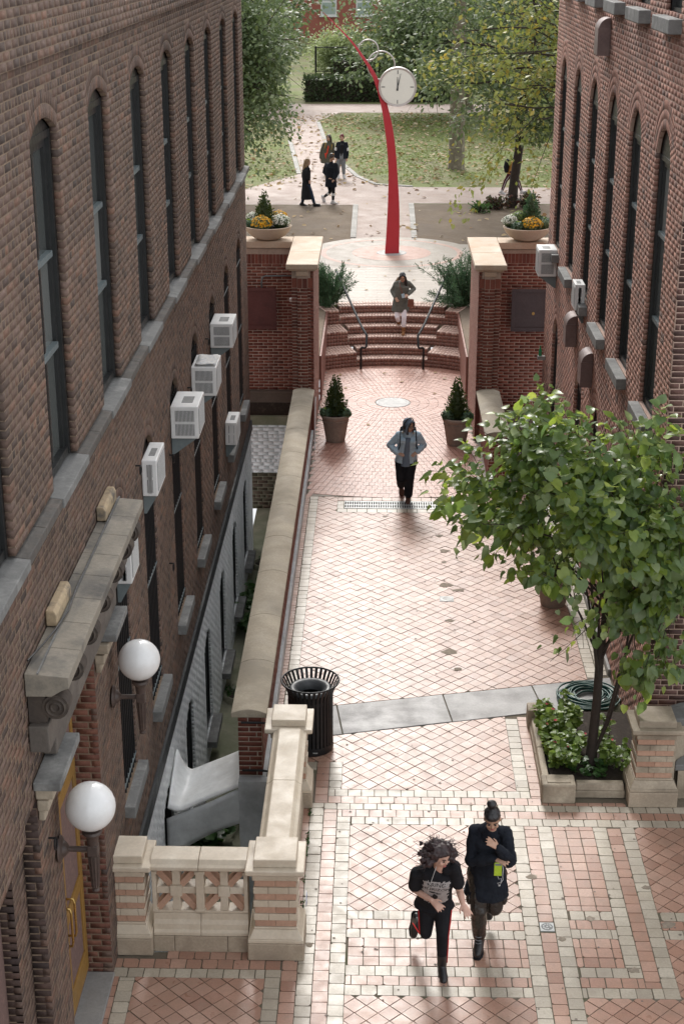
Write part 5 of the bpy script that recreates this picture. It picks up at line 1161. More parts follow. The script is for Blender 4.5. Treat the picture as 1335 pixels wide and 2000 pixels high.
def ptree(name, label, x, y, h, tr, crown0, limbs, limb_len, mleaf, nleaf, lsize, bark, seed, lspread=.28, droop=.25, maxlev=3, aim=None, fork=None, group='trees in the park', base=UPZ, up=.35, shape='diamond', kids=(4, 5), zmin=None, xmax=None):
    t = thing(name, label, 'tree', (0, 0, 0), 0, group); T = Tree(seed); r = T.r
    top = np.array([x + r.normal() * .15, y + r.normal() * .15, base + crown0]); p0 = np.array([x, y, base - .1])
    tr_pts = [p0, p0 + np.array([0, 0, .15]), p0 + (top - p0) * .35 + r.normal(size=3) * .03, p0 + (top - p0) * .7 + r.normal(size=3) * .04, top]
    T.tubes.append((tr_pts, [tr * 1.5, tr * 1.12, tr, tr * .92, tr * .8], 0))
    lead = [top, top + np.array([r.normal() * .3, r.normal() * .3, (h - crown0) * .5]), top + np.array([r.normal() * .5, r.normal() * .5, (h - crown0)])]
    T.tubes.append((lead, [tr * .75, tr * .45, tr * .1], 1))
    for k in range(limbs):
        f = (k + .5) / limbs; a = k * 2.4 + r.uniform(-.4, .4); zz = r.uniform(0, .75); q = lead[0] + (lead[2] - lead[0]) * zz
        dv = np.array([math.cos(a), math.sin(a), r.uniform(.15, .8)])
        T.limb(q, dv, limb_len * r.uniform(.75, 1.15) * (1 - .35 * zz), tr * .42, 1, maxlev, droop, .35, kids, .1)
    for (tx, ty, tz, n_) in (aim or []):
        for _ in range(n_):
            q = lead[0] + (lead[2] - lead[0]) * r.uniform(0, .3); tg = np.array([tx, ty, tz]) + r.normal(size=3) * .5; v = tg - q
            T.limb(q, v, np.linalg.norm(v), tr * .3, 1, maxlev, .05, .2, kids, 0)
    T.wood('trunk', bark, t, minr=.012)
    P, Dv, Nv, S = T.leaves(nleaf, lspread, lsize, .85, .25, zmin)
    if xmax is not None: k = P[:, 0] < xmax + .35 * np.sin(P[:, 2] * 2.1) + .2 * np.sin(P[:, 1] * 3 + P[:, 2] * 5); P, Dv, Nv, S = P[k], Dv[k], Nv[k], S[k]
    ms = mleaf if isinstance(mleaf, (list, tuple)) else [mleaf]
    sp = np.array_split(T.r.permutation(len(P)), len(ms))
    for m_, k in zip(ms, sp): mkobj('crown', leaf_mesh('crown', P[k], Dv[k], Nv[k], S[k], m_, shape), t)
    return t
def cone_plant(parent, name, c, r0, h, n, m_, seed, size=.06, tip=.02):
    rs = np.random.RandomState(seed); u = 1 - np.sqrt(rs.uniform(0, 1, n)); a = rs.uniform(0, 2 * math.pi, n); lump = 1 + .16 * np.sin(a * 5 + u * 13 + seed) + .10 * np.sin(a * 9 - u * 21)
    prof = np.where(u < .12, .8 + u * 1.7, (1 - u) ** .8 * 1.1) * lump; rr = r0 * prof * rs.uniform(.55, 1.05, n) + tip * .3
    P = np.array(c) + np.stack([rr * np.cos(a), rr * np.sin(a), u * h], 1); out = np.stack([np.cos(a), np.sin(a), np.full(n, .9)], 1)
    Dv = unit(out + rs.normal(size=(n, 3)) * .3); Nv = unit(np.stack([np.cos(a), np.sin(a), np.full(n, .2)], 1) + rs.normal(size=(n, 3)) * .5)
    core = MB(); core.lathe([(0, 0), (r0 * .62, .02 * h), (r0 * .60, .25 * h), (r0 * .35, .6 * h), (0, .93 * h)], c, 10); core.build('inner_branches', M_HEDGE, parent)
    return mkobj(name, leaf_mesh(name, P, Dv, Nv, size * rs.uniform(.6, 1.2, n), m_, 'diamond'), parent)
def ball_plant(parent, name, c, r, n, m_, seed, size, shape='round', squash=.8, face=.0, lower=-.3, core=M_HEDGE):
    rs = np.random.RandomState(seed); Q = rnd(n * 2, rs); Q = Q[Q[:, 2] > lower][:n]; rad_ = r * rs.uniform(.9, 1.05, len(Q)) * (1 + .08 * np.sin(Q[:, 0] * 7 + Q[:, 1] * 6))
    P = np.array(c) + Q * rad_[:, None] * np.array([1, 1, squash]); tan = unit(np.cross(Q, rnd(len(Q), rs)))
    Dv = unit(tan + Q * face); Nv = unit(Q + rs.normal(size=Q.shape) * .35)
    if core is not None:
        b = MB(); b.ell(c, (r * .9, r * .9, r * .9 * squash), 12, 8); b.build('inner_foliage', core, parent, smooth=True)
    return mkobj(name, leaf_mesh(name, P - Dv * size * .5, Dv, Nv, size * rs.uniform(.7, 1.2, len(P)), m_, shape), parent)
def kale(parent, c, r, seed):
    ball_plant(parent, 'kale_leaves', c, r, 170, M_KALE, seed, r * .38, 'round', .85, .5, -.5)
    ball_plant(parent, 'kale_heart', (c[0], c[1], c[2] + r * .42), r * .50, 30, M_KALEY, seed + 1, r * .3, 'round', .9, .5, .1, core=None)
def mum(parent, c, r, m_, seed):
    ball_plant(parent, 'foliage', c, r * .93, 220, M_LF2, seed, r * .28, 'diamond', .85, .5, -.3)
    ball_plant(parent, 'blossoms', c, r * 1.0, 420, m_, seed + 1, r * .15, 'round', .85, .25, -.05, core=None)

# ------------------------------------------------------------------ clock sculpture
k = .989; SY = 44.62
SC = thing('clock_sculpture', 'tall curved red steel blade carrying a round white clock and two rings', 'sculpture', (.36, SY, UPZ))
prof = [(.17, .58, .94), (.21, .585, 1.6), (.24, .57, 2.36), (.25, .51, 3.21), (.20, .44, 3.97), (.12, .345, 4.57), (.03, .215, 5.09), (-.11, .045, 5.6), (-.28, -.165, 6.04), (-.61, -.525, 6.55), (-.88, -.815, 6.91), (-1.23, -1.185, 7.27), (-1.63, -1.61, 7.66)]
def interp(prof, n):
    zs = np.array([p[2] for p in prof]); t = np.linspace(0, len(prof) - 1, n); out = []
    P = np.array(prof)
    for q in t:
        i = int(min(q, len(prof) - 1.001)); f = q - i; p0, p1, p2, p3 = P[max(i - 1, 0)], P[i], P[i + 1], P[min(i + 2, len(P) - 1)]
        out.append(.5 * ((2 * p1) + (-p0 + p2) * f + (2 * p0 - 5 * p1 + 4 * p2 - p3) * f * f + (-p0 + 3 * p1 - 3 * p2 + p3) * f ** 3))
    return out
b = MB(); lv = interp(prof, 50); V = []; F = []
for i, (a, c, z_) in enumerate(lv):
    a, c, z_ = a * k, c * k, CAM_H - (CAM_H - z_) * k; th = .20 * (1 - i / 49) + .012
    if i == 0: z_ = UPZ + .012
    V += [(a - .36, -th, z_ - UPZ), (c - .36, -th * .6, z_ - UPZ), (c - .36, th * .6, z_ - UPZ), (a - .36, th, z_ - UPZ)]
for i in range(49):
    for q in range(4): F.append((i * 4 + q, i * 4 + (q + 1) % 4, i * 4 + 4 + (q + 1) % 4, i * 4 + 4 + q))
F += [(3, 2, 1, 0), (196, 197, 198, 199)]
b.add(V, F).build('blade', M_RED, SC, angle=35, bevel=.01)
b = MB(); b.lathe([(0, .012), (.42, .012), (.44, .002)], (0, 0, 0), 40); b.build('base_plate', M_DISC, SC)
ck = (.475 - .36, -.02, CAM_H - (CAM_H - 5.66) * k - UPZ)
b = MB(); b.lathe([(0, -.10), (.475, -.10), (.48, -.115), (.525, -.12), (.535, -.10), (.535, .10), (.525, .12), (.48, .115), (.475, .10), (0, .10)], ck, 56, 'y'); cl = b.build('clock_drum', M_STEEL, SC, angle=40)
b = MB(); b.lathe([(0, -.108), (.474, -.108), (.474, -.102)], ck, 56, 'y'); b.lathe([(0, .108), (.474, .108), (.474, .102)], ck, 56, 'y'); b.build('dial', M_DIAL, cl)
M_HAND = mat('dark_clock_hand', [(.02, .028, .035), (.025, .033, .04)], .5, bump=0)
for (dx, dz, w_, h_) in ((0, .40, .010, .05), (0, -.40, .010, .05), (.40, 0, .05, .011), (-.40, 0, .05, .011)):
    for f_ in (-.114, .109): MB().box(ck[0] + dx - w_, ck[0] + dx + w_, ck[1] + f_, ck[1] + f_ + .005, ck[2] + dz - h_, ck[2] + dz + h_).build('hour_mark', M_HAND, cl)
for (ang, ln, w_, f_, nm) in ((-2, .27, .017, -.119, 'hour_hand'), (13, .37, .013, -.125, 'minute_hand')):
    a = rad(ang); d_ = np.array([math.sin(a), 0, math.cos(a)]); pz = np.array([math.cos(a), 0, -math.sin(a)]); c0 = np.array([ck[0], ck[1] + f_, ck[2]])
    q = [c0 - d_ * .10 - pz * w_ * .9, c0 - d_ * .10 + pz * w_ * .9, c0 + pz * w_, c0 + d_ * ln + pz * w_ * .3, c0 + d_ * ln - pz * w_ * .3, c0 - pz * w_]
    MB().add([tuple(v) for v in q] + [tuple(v + np.array([0, .004, 0])) for v in q], [tuple(range(6)), tuple(range(6, 12))[::-1]] + [(i, i + 6, (i + 1) % 6 + 6, (i + 1) % 6) for i in range(6)]).build(nm, M_HAND, cl)
for (x_, z_, r_) in ((-.346, 6.685, .275), (.012, 6.275, .38)):
    b = MB(); b.tube([(x_ - .36 + r_ * math.cos(2 * math.pi * i / 56), 0, z_ - UPZ + r_ * math.sin(2 * math.pi * i / 56)) for i in range(57)], .020, 8, cap=False); b.build('ring', M_STEEL, SC, smooth=True)

# ------------------------------------------------------------------ litter bin
TB = thing('litter_bin', 'black slatted steel litter bin with flared rim by the balustrade', 'litter bin', (-.82, 17.48, 0))
b = MB(); pr = [(.285, .05), (.285, .74), (.292, .80), (.315, .86), (.345, .92), (.358, .945)]
V = []; wd = .034
for (r_, z_) in pr: V += [(-wd / 2, r_, z_), (wd / 2, r_, z_), (wd / 2, r_ - .006, z_), (-wd / 2, r_ - .006, z_)]
F = []
for i in range(len(pr) - 1):
    for q in range(4): F.append((i * 4 + q, i * 4 + (q + 1) % 4, i * 4 + 4 + (q + 1) % 4, i * 4 + 4 + q))
sl = MB().add(V, F + [(3, 2, 1, 0)]).mesh('slat', M_BLACK)
for i in range(34): o = bpy.data.objects.new('slat', sl); o.rotation_euler = (0, 0, 2 * math.pi * i / 34); link(o, TB)
b = MB(); b.tube([(.362 * math.cos(2 * math.pi * i / 48), .362 * math.sin(2 * math.pi * i / 48), .95) for i in range(49)], .012, 8, cap=False); b.build('rim', M_BLACK, TB, smooth=True)
b = MB(); b.lathe([(.22, .01), (.285, .01), (.29, .02), (.29, .11), (.28, .11)], (0, 0, 0), 40); b.build('base_band', M_BLACK, TB, angle=40)
b = MB(); b.lathe([(.276, .70), (.279, .70), (.279, .74), (.276, .74)], (0, 0, 0), 40); b.build('inner_hoop', M_BLACK, TB, angle=40)
b = MB(); b.lathe([(0, .06), (.245, .06), (.262, .70), (.265, .84)], (0, 0, 0), 40); b.build('liner', M_DARK, TB, smooth=True)
b = MB(); b.lathe([(.14, .75), (.15, .80), (.18, .845), (.235, .865), (.268, .85), (.272, .82)], (0, 0, 0), 40); b.build('bonnet', mat('scuffed_black_steel', [(.07, .075, .08), (.05, .054, .058), (.09, .095, .10)], .4, nscale=6, bump=.1), TB, smooth=True)
MB().box(.04, .10, -.293, -.289, .062, .075).build('maker_plate', M_GRATE, TB)
# ------------------------------------------------------------------ garden hose
HS = thing('garden_hose', 'dark green garden hose lying in a loose coil beside the planting bed', 'hose', (2.90, 18.86, 0))
pts = []; rs = np.random.RandomState(4); n = 15 * 28; ph = rs.uniform(0, 6, 8)
for i in range(n):
    t = i / 28.0; a = t * 2 * math.pi; r_ = .30 + .12 * math.sin(t * 1.7 + ph[0]) * .6 + .04 * math.sin(t * .9 + ph[1]); cx0, cy0 = .05 * math.sin(t * .8 + ph[2]), .05 * math.cos(t * 1.1 + ph[3])
    pts.append((cx0 + r_ * 1.05 * math.cos(a), cy0 + r_ * math.sin(a), .016 + .012 * (t % 5) + .015 * math.sin(a * 2 + t) ** 2 + .022 * (t / 15)))
pts += [(pts[-1][0] - .1, pts[-1][1] - .15, .03), (-.42, -.40, .02), (-.55, -.52, .015)]
MB().tube(pts, .0135, 7).build('hose', M_HOSE, HS, smooth=True)
MB().tube([(p[0], p[1], p[2] + .0095) for p in pts], .0055, 5).build('pale_stripe', M_HOSEL, HS, smooth=True)
MB().tube([(-.55, -.52, .02), (-.60, -.56, .02)], .018, 8).build('nozzle', mat('brass_fitting', [(.4, .28, .1), (.45, .31, .12)], .35, metal=.9, bump=0), HS)
# blue disc on the side of the corner pier
dsk = thing('blue_disc', 'small blue round disc with white rim on the side of the corner pier', 'disc', (-.699, 13.55, .42))
b = MB(); b.lathe([(0, .0), (.085, .0), (.085, .008), (0, .008)], (0, 0, 0), 24, 'x'); b.build('white_rim', M_WHITE, dsk); b = MB(); b.lathe([(0, .009), (.068, .009), (.068, .006)], (0, 0, 0), 24, 'x'); b.build('blue_face', mat('blue_enamel', [(.01, .10, .42), (.012, .12, .46)], .4, bump=0), dsk)
MB().box(.0095, .0105, -.05, .02, -.008, .008).build('white_mark', M_WHITE, dsk)

# ------------------------------------------------------------------ pots
def pot(x, y, lab, seed, kind='spruce', s=1.0, base=0.0):
    t = thing('potted_plant', lab, 'potted plant', (x, y, base), 0, 'big clay pots on the plaza')
    b = MB(); b.lathe([(0, 0), (.185, 0), (.195, .02), (.265, .44), (.272, .46), (.262, .475), (.285, .50), (.298, .53), (.298, .565), (.285, .58), (.262, .575), (.255, .53)], (0, 0, 0), 40); p = b.build('pot', M_POT, t, angle=35)
    b = MB()
    for q in range(44):
        a = 2 * math.pi * q / 44
        for (z_, r_, dd_) in ((.425, .264, 1), (.445, .267, -1)):
            b.obox((r_ * math.cos(a), r_ * math.sin(a), z_), (-.012 * math.sin(a), .012 * math.cos(a), .009 * dd_), (.004 * math.cos(a), .004 * math.sin(a), 0), (0, 0, .004))
    b.build('braided_band', M_POT, p, kind='stuff')
    b = MB(); b.lathe([(0, .545), (.26, .54)], (0, 0, 0), 24); b.build('soil', M_SOIL, t)
    if kind == 'spruce':
        cone_plant(t, 'spruce_sprays', (0, .02, .54), .215, .86, 1700, M_CON, seed, .055)
        kale(t, (-.19, -.08, .62), .13, seed + 3); kale(t, (.20, -.10, .61), .125, seed + 5)
    else:
        rs = np.random.RandomState(seed); n = 420; a = rs.uniform(0, 6.28, n); r_ = rs.uniform(0, .24, n); P = np.stack([r_ * np.cos(a), r_ * np.sin(a), .55 + rs.uniform(0, .16, n)], 1); Dv = unit(np.stack([np.cos(a), np.sin(a), rs.uniform(.2, 1.4, n)], 1)); mkobj('foliage', leaf_mesh('foliage', P, Dv, unit(rs.normal(size=(n, 3)) + np.array([0, 0, .8])), .11 * rs.uniform(.6, 1.2, n), M_LF1, 'diamond'), t)
    return t
pot(-.86, 30.18, 'clay pot with a cone shaped spruce and kale beside the left gate pier', 60)
pot(1.60, 30.02, 'clay pot with a cone shaped spruce and kale beside the right gate pier', 70)
pot(2.74, 22.05, 'large clay pot with low dark foliage half hidden under the redbud leaves', 80, 'low')
# flower bowls on the gate walls
def bowl(x, y, lab, seed, mir):
    t = thing('flower_bowl', lab, 'flower bowl', (x, y, 3.641), 0, 'flower bowls on the gate walls'); s = -1 if mir else 1
    b = MB(); b.lathe([(0, 0), (.20, 0), (.25, .015), (.36, .08), (.45, .17), (.50, .265), (.505, .285), (.49, .295), (.47, .28), (.42, .21)], (0, 0, 0), 48); b.build('bowl', M_BOWL, t, angle=40)
    b = MB(); b.lathe([(0, .25), (.46, .245)], (0, 0, 0), 32); b.build('soil', M_SOIL, t)
    cone_plant(t, 'spruce_sprays', (-.08 * s, .10, .26), .21, .76, 1500, M_JUN if mir else M_CON, seed, .05)
    if not mir:
        mum(t, (-.12, -.24, .34), .22, M_MUMY, seed + 1); mum(t, (.27, -.04, .36), .20, M_MUMW, seed + 3); mum(t, (.22, .27, .40), .18, M_MUMY, seed + 5); mum(t, (-.34, .18, .40), .15, M_MUMW, seed + 7); kale(t, (-.40, -.06, .32), .13, seed + 9)
    else:
        mum(t, (.08, -.25, .35), .21, M_MUMY, seed + 1); mum(t, (-.36, .0, .38), .17, M_MUMW, seed + 3); kale(t, (-.22, -.22, .31), .14, seed + 5); mum(t, (-.16, .16, .44), .16, M_BED, seed + 7); kale(t, (.36, .12, .36), .12, seed + 9); mum(t, (.33, -.10, .32), .14, M_LF1, seed + 11)
bowl(-2.36, 32.82, 'wide tan bowl of yellow and white mums on the left gate wall', 90, False)
bowl(3.12, 32.82, 'wide tan bowl of flowers with a yellow mum on the right gate wall', 110, True)

# ------------------------------------------------------------------ junipers
def juniper(x, y, w, h, lab, seed, lean=0.0):
    t = thing('juniper_bush', lab, 'bush', (x, y, UPZ - .03), 0, 'junipers beside the steps'); rs = np.random.RandomState(seed); P = []; Dv = []
    br = MB()
    for k_ in range(85):
        a = rs.uniform(0, 6.28); el = rs.uniform(.15, 1.4); L_ = h * rs.uniform(.5, 1.0) * (1.1 if k_ < 6 else .9); d_ = np.array([math.cos(a) * math.cos(el) * w / h * 1.6 + lean, math.sin(a) * math.cos(el) * .8, math.sin(el)]); p = np.array([0, 0, .05]); pts = [p]
        for i in range(7):
            d_ = unit(d_ + rs.normal(size=3) * .10 + np.array([0, 0, .05])); p = p + d_ * L_ / 7; pts.append(p)
            for q in range(34):
                f = rs.uniform(0, 1); pp = p - d_ * L_ / 7 * f; sd_ = unit(d_ * .9 + rs.normal(size=3) * .55); P.append(pp + rs.normal(size=3) * .018 + sd_ * rs.uniform(0, .07)); Dv.append(sd_)
        br.tube(pts, [.012 * (1 - i / 9) for i in range(8)], 4)
    br.build('branches', M_BARK, t)
    P = np.array(P); Dv = np.array(Dv); mkobj('sprays', leaf_mesh('sprays', P, Dv, rnd(len(P), rs), .085 * rs.uniform(.5, 1.2, len(P)), M_JUN, 'needle'), t)
juniper(-1.25, 37.75, .55, 1.28, 'feathery green juniper left of the steps', 130, -.05)
juniper(2.08, 37.9, .62, 1.50, 'taller feathery green juniper right of the steps', 131, .02)

# ------------------------------------------------------------------ redbud tree
RT_ = thing('redbud_tree', 'multi stemmed tree with large heart shaped green leaves in the planting bed', 'tree', (0, 0, 0)); T = Tree(77); r = T.r
stem = [(2.66, 16.86, .10), (2.67, 16.87, .45), (2.70, 16.92, 1.0), (2.71, 16.98, 1.6), (2.76, 17.02, 2.2), (2.78, 17.06, 2.8), (2.74, 17.1, 3.4), (2.7, 17.15, 4.0)]
T.tubes.append(([np.array(q) for q in stem], [.082, .062, .055, .05, .045, .038, .028, .016], 0))
for st in ([(2.68, 16.86, .25), (2.86, 16.90, .75), (3.0, 16.95, 1.4), (3.06, 17.0, 2.2), (3.1, 17.05, 3.0)], [(2.68, 16.86, .2), (2.82, 16.8, .8), (2.92, 16.72, 1.5), (3.06, 16.6, 2.2), (3.2, 16.5, 2.9)], [(2.70, 16.92, 1.3), (2.62, 16.95, 1.8), (2.56, 16.98, 2.5), (2.5, 17.0, 3.1)]):
    T.tubes.append(([np.array(q) for q in st], [.024, .020, .017, .014, .010][:len(st)], 0))
tg = [(.98, 17.0, 3.42), (1.05, 16.8, 3.25), (1.15, 17.3, 3.8), (1.4, 17.4, 4.2), (1.6, 16.9, 4.35), (1.9, 17.6, 4.5), (2.3, 17.1, 4.6), (2.7, 17.5, 4.55), (3.1, 17.2, 4.4), (3.5, 16.8, 4.2), (3.6, 16.5, 3.9), (3.55, 16.4, 3.4), (3.4, 16.2, 2.9), (2.9, 16.0, 3.3), (2.3, 16.0, 3.4), (1.8, 16.2, 3.45), (1.6, 16.5, 3.2), (3.1, 16.2, 2.5), (3.35, 16.4, 2.3), (2.1, 17.2, 4.0), (2.6, 16.6, 4.2), (3.0, 16.5, 4.0), (1.9, 16.6, 3.9), (1.3, 16.9, 3.4), (2.4, 16.5, 3.3), (3.1, 16.2, 3.7), (3.6, 16.1, 3.7), (3.9, 16.5, 4.0), (3.8, 16.2, 3.1), (3.6, 16.3, 2.6)]
for (tx, ty, tz) in tg:
    i = r.randint(3, 7); q = np.array(stem[i]) + r.normal(size=3) * .03
    if q[2] > tz: q = np.array(stem[max(2, i - 2)])
    v = np.array([tx, ty, tz]) - q; L_ = np.linalg.norm(v)
    T.limb(q, v + np.array([0, 0, .25 * L_]), L_ * 1.02, .016, 1, 2, .42, .2, (5, 7), 0, .34, 6, .9)
for (sx, sy, sz, ex, ey, ez) in ((2.75, 17.0, 2.1, 2.0, 16.7, 1.75), (3.0, 16.4, 2.2, 3.1, 16.3, 1.35), (3.3, 16.3, 2.4, 3.0, 16.2, 1.6), (3.4, 16.3, 2.5, 3.3, 16.2, 1.7), (2.8, 16.9, 2.3, 2.3, 16.9, 2.1)):
    v = np.array([ex - sx, ey - sy, ez - sz]); T.limb((sx, sy, sz), v, np.linalg.norm(v), .007, 1, 2, .3, .2, (2, 3), 0, .3, 5, .7)
T.wood('trunk', M_BARK, RT_, .0025, 8)
P, Dv, Nv, S = T.leaves(5600, .09, .132, 1.0, .6)
out = unit(P - np.array([2.5, 17.0, 3.2])); Nv = unit(Nv + out * .7 + np.array([0, -.15, .2])); Dv = unit(Dv + out * .35)
S = S * r.uniform(.62, 1.12, len(S)); keep = ~((P[:, 2] < 2.8) & (P[:, 0] < 2.5) & (r.uniform(size=len(P)) < .72)) & (P[:, 1] < 18.4) & ~((P[:, 0] > 3.22) & (P[:, 1] > YF - .05)); P, Dv, Nv, S = P[keep], Dv[keep], Nv[keep], S[keep]
dd = np.linalg.norm(P - np.array([0, 0, CAM_H]), axis=1); dd[[not in_view(p, -10) for p in P]] = 1e9; od = np.argsort(dd); ind = od[:300]; rest = od[300:]
mkobj('crown_leaves', leaf_mesh('crown_leaves', P[rest], Dv[rest], Nv[rest], S[rest], M_RB, 'heart', True), RT_, kind='stuff')
sv, sf = SHAPE['heart']; hme = np_mesh('leaf', sv, sf, M_RB, True); d_, w_, n_ = frames(Dv, Nv)
for i in ind:
    o = bpy.data.objects.new('leaf', hme); o.matrix_world = Matrix(((d_[i][0] * S[i], w_[i][0] * S[i], n_[i][0] * S[i], P[i][0]), (d_[i][1] * S[i], w_[i][1] * S[i], n_[i][1] * S[i], P[i][1]), (d_[i][2] * S[i], w_[i][2] * S[i], n_[i][2] * S[i], P[i][2]), (0, 0, 0, 1))); link(o, RT_)
# bedding plants
def clump(name, lab, c, rx, ry, h, n, m_, seed, size, stems=30, petals=0, cat='plant', group=None, shape='round'):
    t = thing(name, lab, cat, c, 0, group); rs = np.random.RandomState(seed); P = []; Dv = []; b = MB()
    for k_ in range(stems):
        x, y = rs.uniform(-rx, rx), rs.uniform(-ry, ry); hh = h * rs.uniform(.55, 1.05) * (1 - .35 * (x / rx) ** 2); tip = np.array([x * 1.15 + rs.normal() * .03, y * 1.1 + rs.normal() * .03, hh]); q0 = np.array([x * .8, y * .8, 0]); b.tube([q0, (q0 + tip) / 2 + rs.normal(size=3) * .01, tip], .004, 4)
        for i in range(n // stems):
            f = rs.uniform(.25, 1.05); a = rs.uniform(0, 6.28); P.append(q0 + (tip - q0) * f); Dv.append((math.cos(a), math.sin(a), rs.uniform(-.2, .5)))
    b.build('stems', M_WEED, t); P = np.array(P); Dv = unit(np.array(Dv)); mkobj('leaves', leaf_mesh('leaves', P, Dv, unit(rs.normal(size=P.shape) * .4 + np.array([0, -.1, 1])), size * rs.uniform(.6, 1.25, len(P)), m_, shape), t)
    if petals:
        Q = P[P[:, 2] > h * .55]; Q = Q[rs.choice(len(Q), petals)] + np.array([0, -.03, .03]); a = rs.uniform(0, 6.28, petals * 4); QQ = np.repeat(Q, 4, 0); mkobj('blossoms', leaf_mesh('blossoms', QQ, np.stack([np.cos(a), np.sin(a), np.full(len(a), .4)], 1), np.tile([0, -.4, 1.0], (len(a), 1)), np.full(len(a), .028), M_PINK, 'round'), t)
    return t
clump('bedding_plant', 'large leafy bedding plants with pink flowers on the left of the bed', (2.36, 17.30, .13), .24, .72, .46, 1500, M_BED, 201, .085, 60, 9, group='plants in the planting bed')
clump('bedding_plant', 'sparse leafy bedding plants at the right side of the bed', (2.95, 17.15, .13), .16, .55, .36, 330, M_BED, 202, .08, 22, 2, group='plants in the planting bed')
clump('bedding_plant', 'low seedlings at the front edge of the bed by the trunk', (2.62, 16.62, .13), .22, .14, .20, 150, M_WEED, 203, .06, 14, 0, group='plants in the planting bed')
# weeds in the sunken yard
def ringbed(x, y, lab, seed, r_=.28, n=260):
    t = thing('ring_planter', lab, 'planter', (x, y, -2.40), 0, 'ring planters in the sunken yard'); b = MB(); b.lathe([(r_ * .78, 0), (r_, 0), (r_, .09), (r_ * .95, .11), (r_ * .8, .10), (r_ * .78, .04)], (0, 0, 0), 24); b.build('ring_kerb', M_CONC, t, angle=40); b = MB(); b.lathe([(0, .06), (r_ * .79, .05)], (0, 0, 0), 16); b.build('soil', M_SOIL, t)
    rs = np.random.RandomState(seed); a = rs.uniform(0, 6.28, n); q = rs.uniform(0, r_ * .8, n); P = np.stack([q * np.cos(a), q * np.sin(a), .06 + rs.uniform(0, .12, n)], 1); mkobj('weeds', leaf_mesh('weeds', P, unit(rs.normal(size=(n, 3)) + np.array([0, 0, .5])), unit(rs.normal(size=(n, 3)) * .5 + np.array([0, 0, 1])), .06 * rs.uniform(.5, 1.2, n), M_WEED, 'diamond'), t)
ringbed(-2.28, 20.9, 'nearest ring planter of weeds in the sunken yard', 210); ringbed(-2.30, 23.4, 'second ring planter of weeds in the sunken yard', 211); ringbed(-2.25, 29.2, 'far ring planter of bare soil in the sunken yard', 212, .3, 40)
clump('weed_patch', 'broad leaved weeds growing by the white canopy in the sunken yard', (-2.25, 18.9, -2.38), .30, .25, .40, 150, M_WEED, 213, .20, 12, group='weeds in the sunken yard')
clump('weed_patch', 'tall green weeds along the yard floor past the second ring planter', (-2.15, 26.6, -2.38), .40, .95, .55, 800, M_WEED, 214, .12, 46, group='weeds in the sunken yard')
clump('weed_patch', 'thin dry weeds near the end of the parapet in the sunken yard', (-1.85, 19.6, -2.38), .20, .3, .30, 150, M_LFY, 215, .06, 16, group='weeds in the sunken yard')

# ------------------------------------------------------------------ park trees, hedges, fence, far building
ptree('park_tree', 'dark trunked tree standing in the bare earth right of the sculpture', 4.44, 52.6, 9.5, .16, 2.9, 9, 3.6, [M_LF1, M_LF2], 15000, .17, M_BARK, 301, .24, .5, 3, aim=[(3.4, 51.5, 4.2, 3), (6.0, 52, 4.0, 3), (4.6, 52.6, 6.0, 3)], zmin=3.3)
ptree('park_tree', 'yellowing tree reaching in from behind the rose brick building', 8.4, 46.5, 10, .18, 3.5, 5, 3.0, M_LFY, 7500, .17, M_BARK, 302, .11, .1, 3, aim=[(3.1, 46.5, 7.2, 3), (3.4, 46.2, 6.3, 3), (4.2, 46.4, 5.2, 2), (3.6, 45.8, 4.6, 2), (5.2, 46.5, 7.9, 3), (6.2, 46, 6.6, 3), (5.6, 46, 5.4, 3)])
ptree('plane_tree', 'plane tree with thick mottled pale trunk on the lawn', 2.97, 61.5, 15, .30, 8.0, 8, 4.5, M_LF2, 9000, .2, M_PLANE, 303, .3, .3, 3)
ptree('park_tree', 'big leafy tree behind the left building overhanging the brick path', -6.9, 50.0, 11, .22, 3.2, 9, 4.2, [M_LF1, M_LF2, M_LF1], 26000, .16, M_BARK, 304, .26, .45, 3, aim=[(-3.9, 48, 5.9, 5), (-4.2, 49, 6.9, 5), (-4.6, 47.5, 4.9, 4), (-5.0, 48.5, 8.0, 4), (-4.7, 48.5, 6.4, 5)], xmax=-2.75)
ptree('park_tree', 'yellow green tree at the far left edge of the lawn', -7.2, 58, 9, .18, 3.2, 7, 2.8, [M_LFY, M_LF2], 9000, .16, M_BARK, 314, .25, .4, 3)
ptree('park_tree', 'grey green pagoda tree with drooping boughs beyond the lawn', 4.6, 83.5, 13, .26, 2.8, 11, 4.8, [M_LF2, M_LF2, M_LF1], 24000, .24, M_PLANE, 305, .38, .6, 3, aim=[(2.0, 78, 4.2, 4), (4.5, 78, 5.0, 4), (2.2, 80, 6.5, 4)], zmin=2.4)
ptree('park_tree', 'tall dark tree to the right behind the plane tree', 8.5, 76, 14, .3, 3.0, 10, 5.2, [M_LF1, M_LF2], 20000, .24, M_BARK, 306, .38, .5, 3)
ptree('park_tree', 'dark background tree above the hedge rows', 5.5, 101, 14, .3, 3.5, 10, 6.0, M_LF1, 13000, .32, M_BARK, 307, .5, .5, 3)
ptree('park_tree', 'far tree at the left beside the winding path', -11.5, 88, 13, .3, 2.5, 10, 5.2, [M_LF2, M_LF1], 15000, .28, M_BARK, 308, .45, .5, 3, aim=[(-6.5, 86, 5, 4)])
ptree('park_tree', 'distant tree in front of the far red brick house', -13.5, 122, 13, .3, 2.5, 10, 5.5, M_LF2, 11000, .36, M_BARK, 309, .5, .4, 3)
ptree('park_tree', 'distant tree right of the far red brick house windows', 7.0, 124, 13, .3, 2.0, 10, 6, M_LF1, 11000, .36, M_BARK, 310, .5, .5, 3)
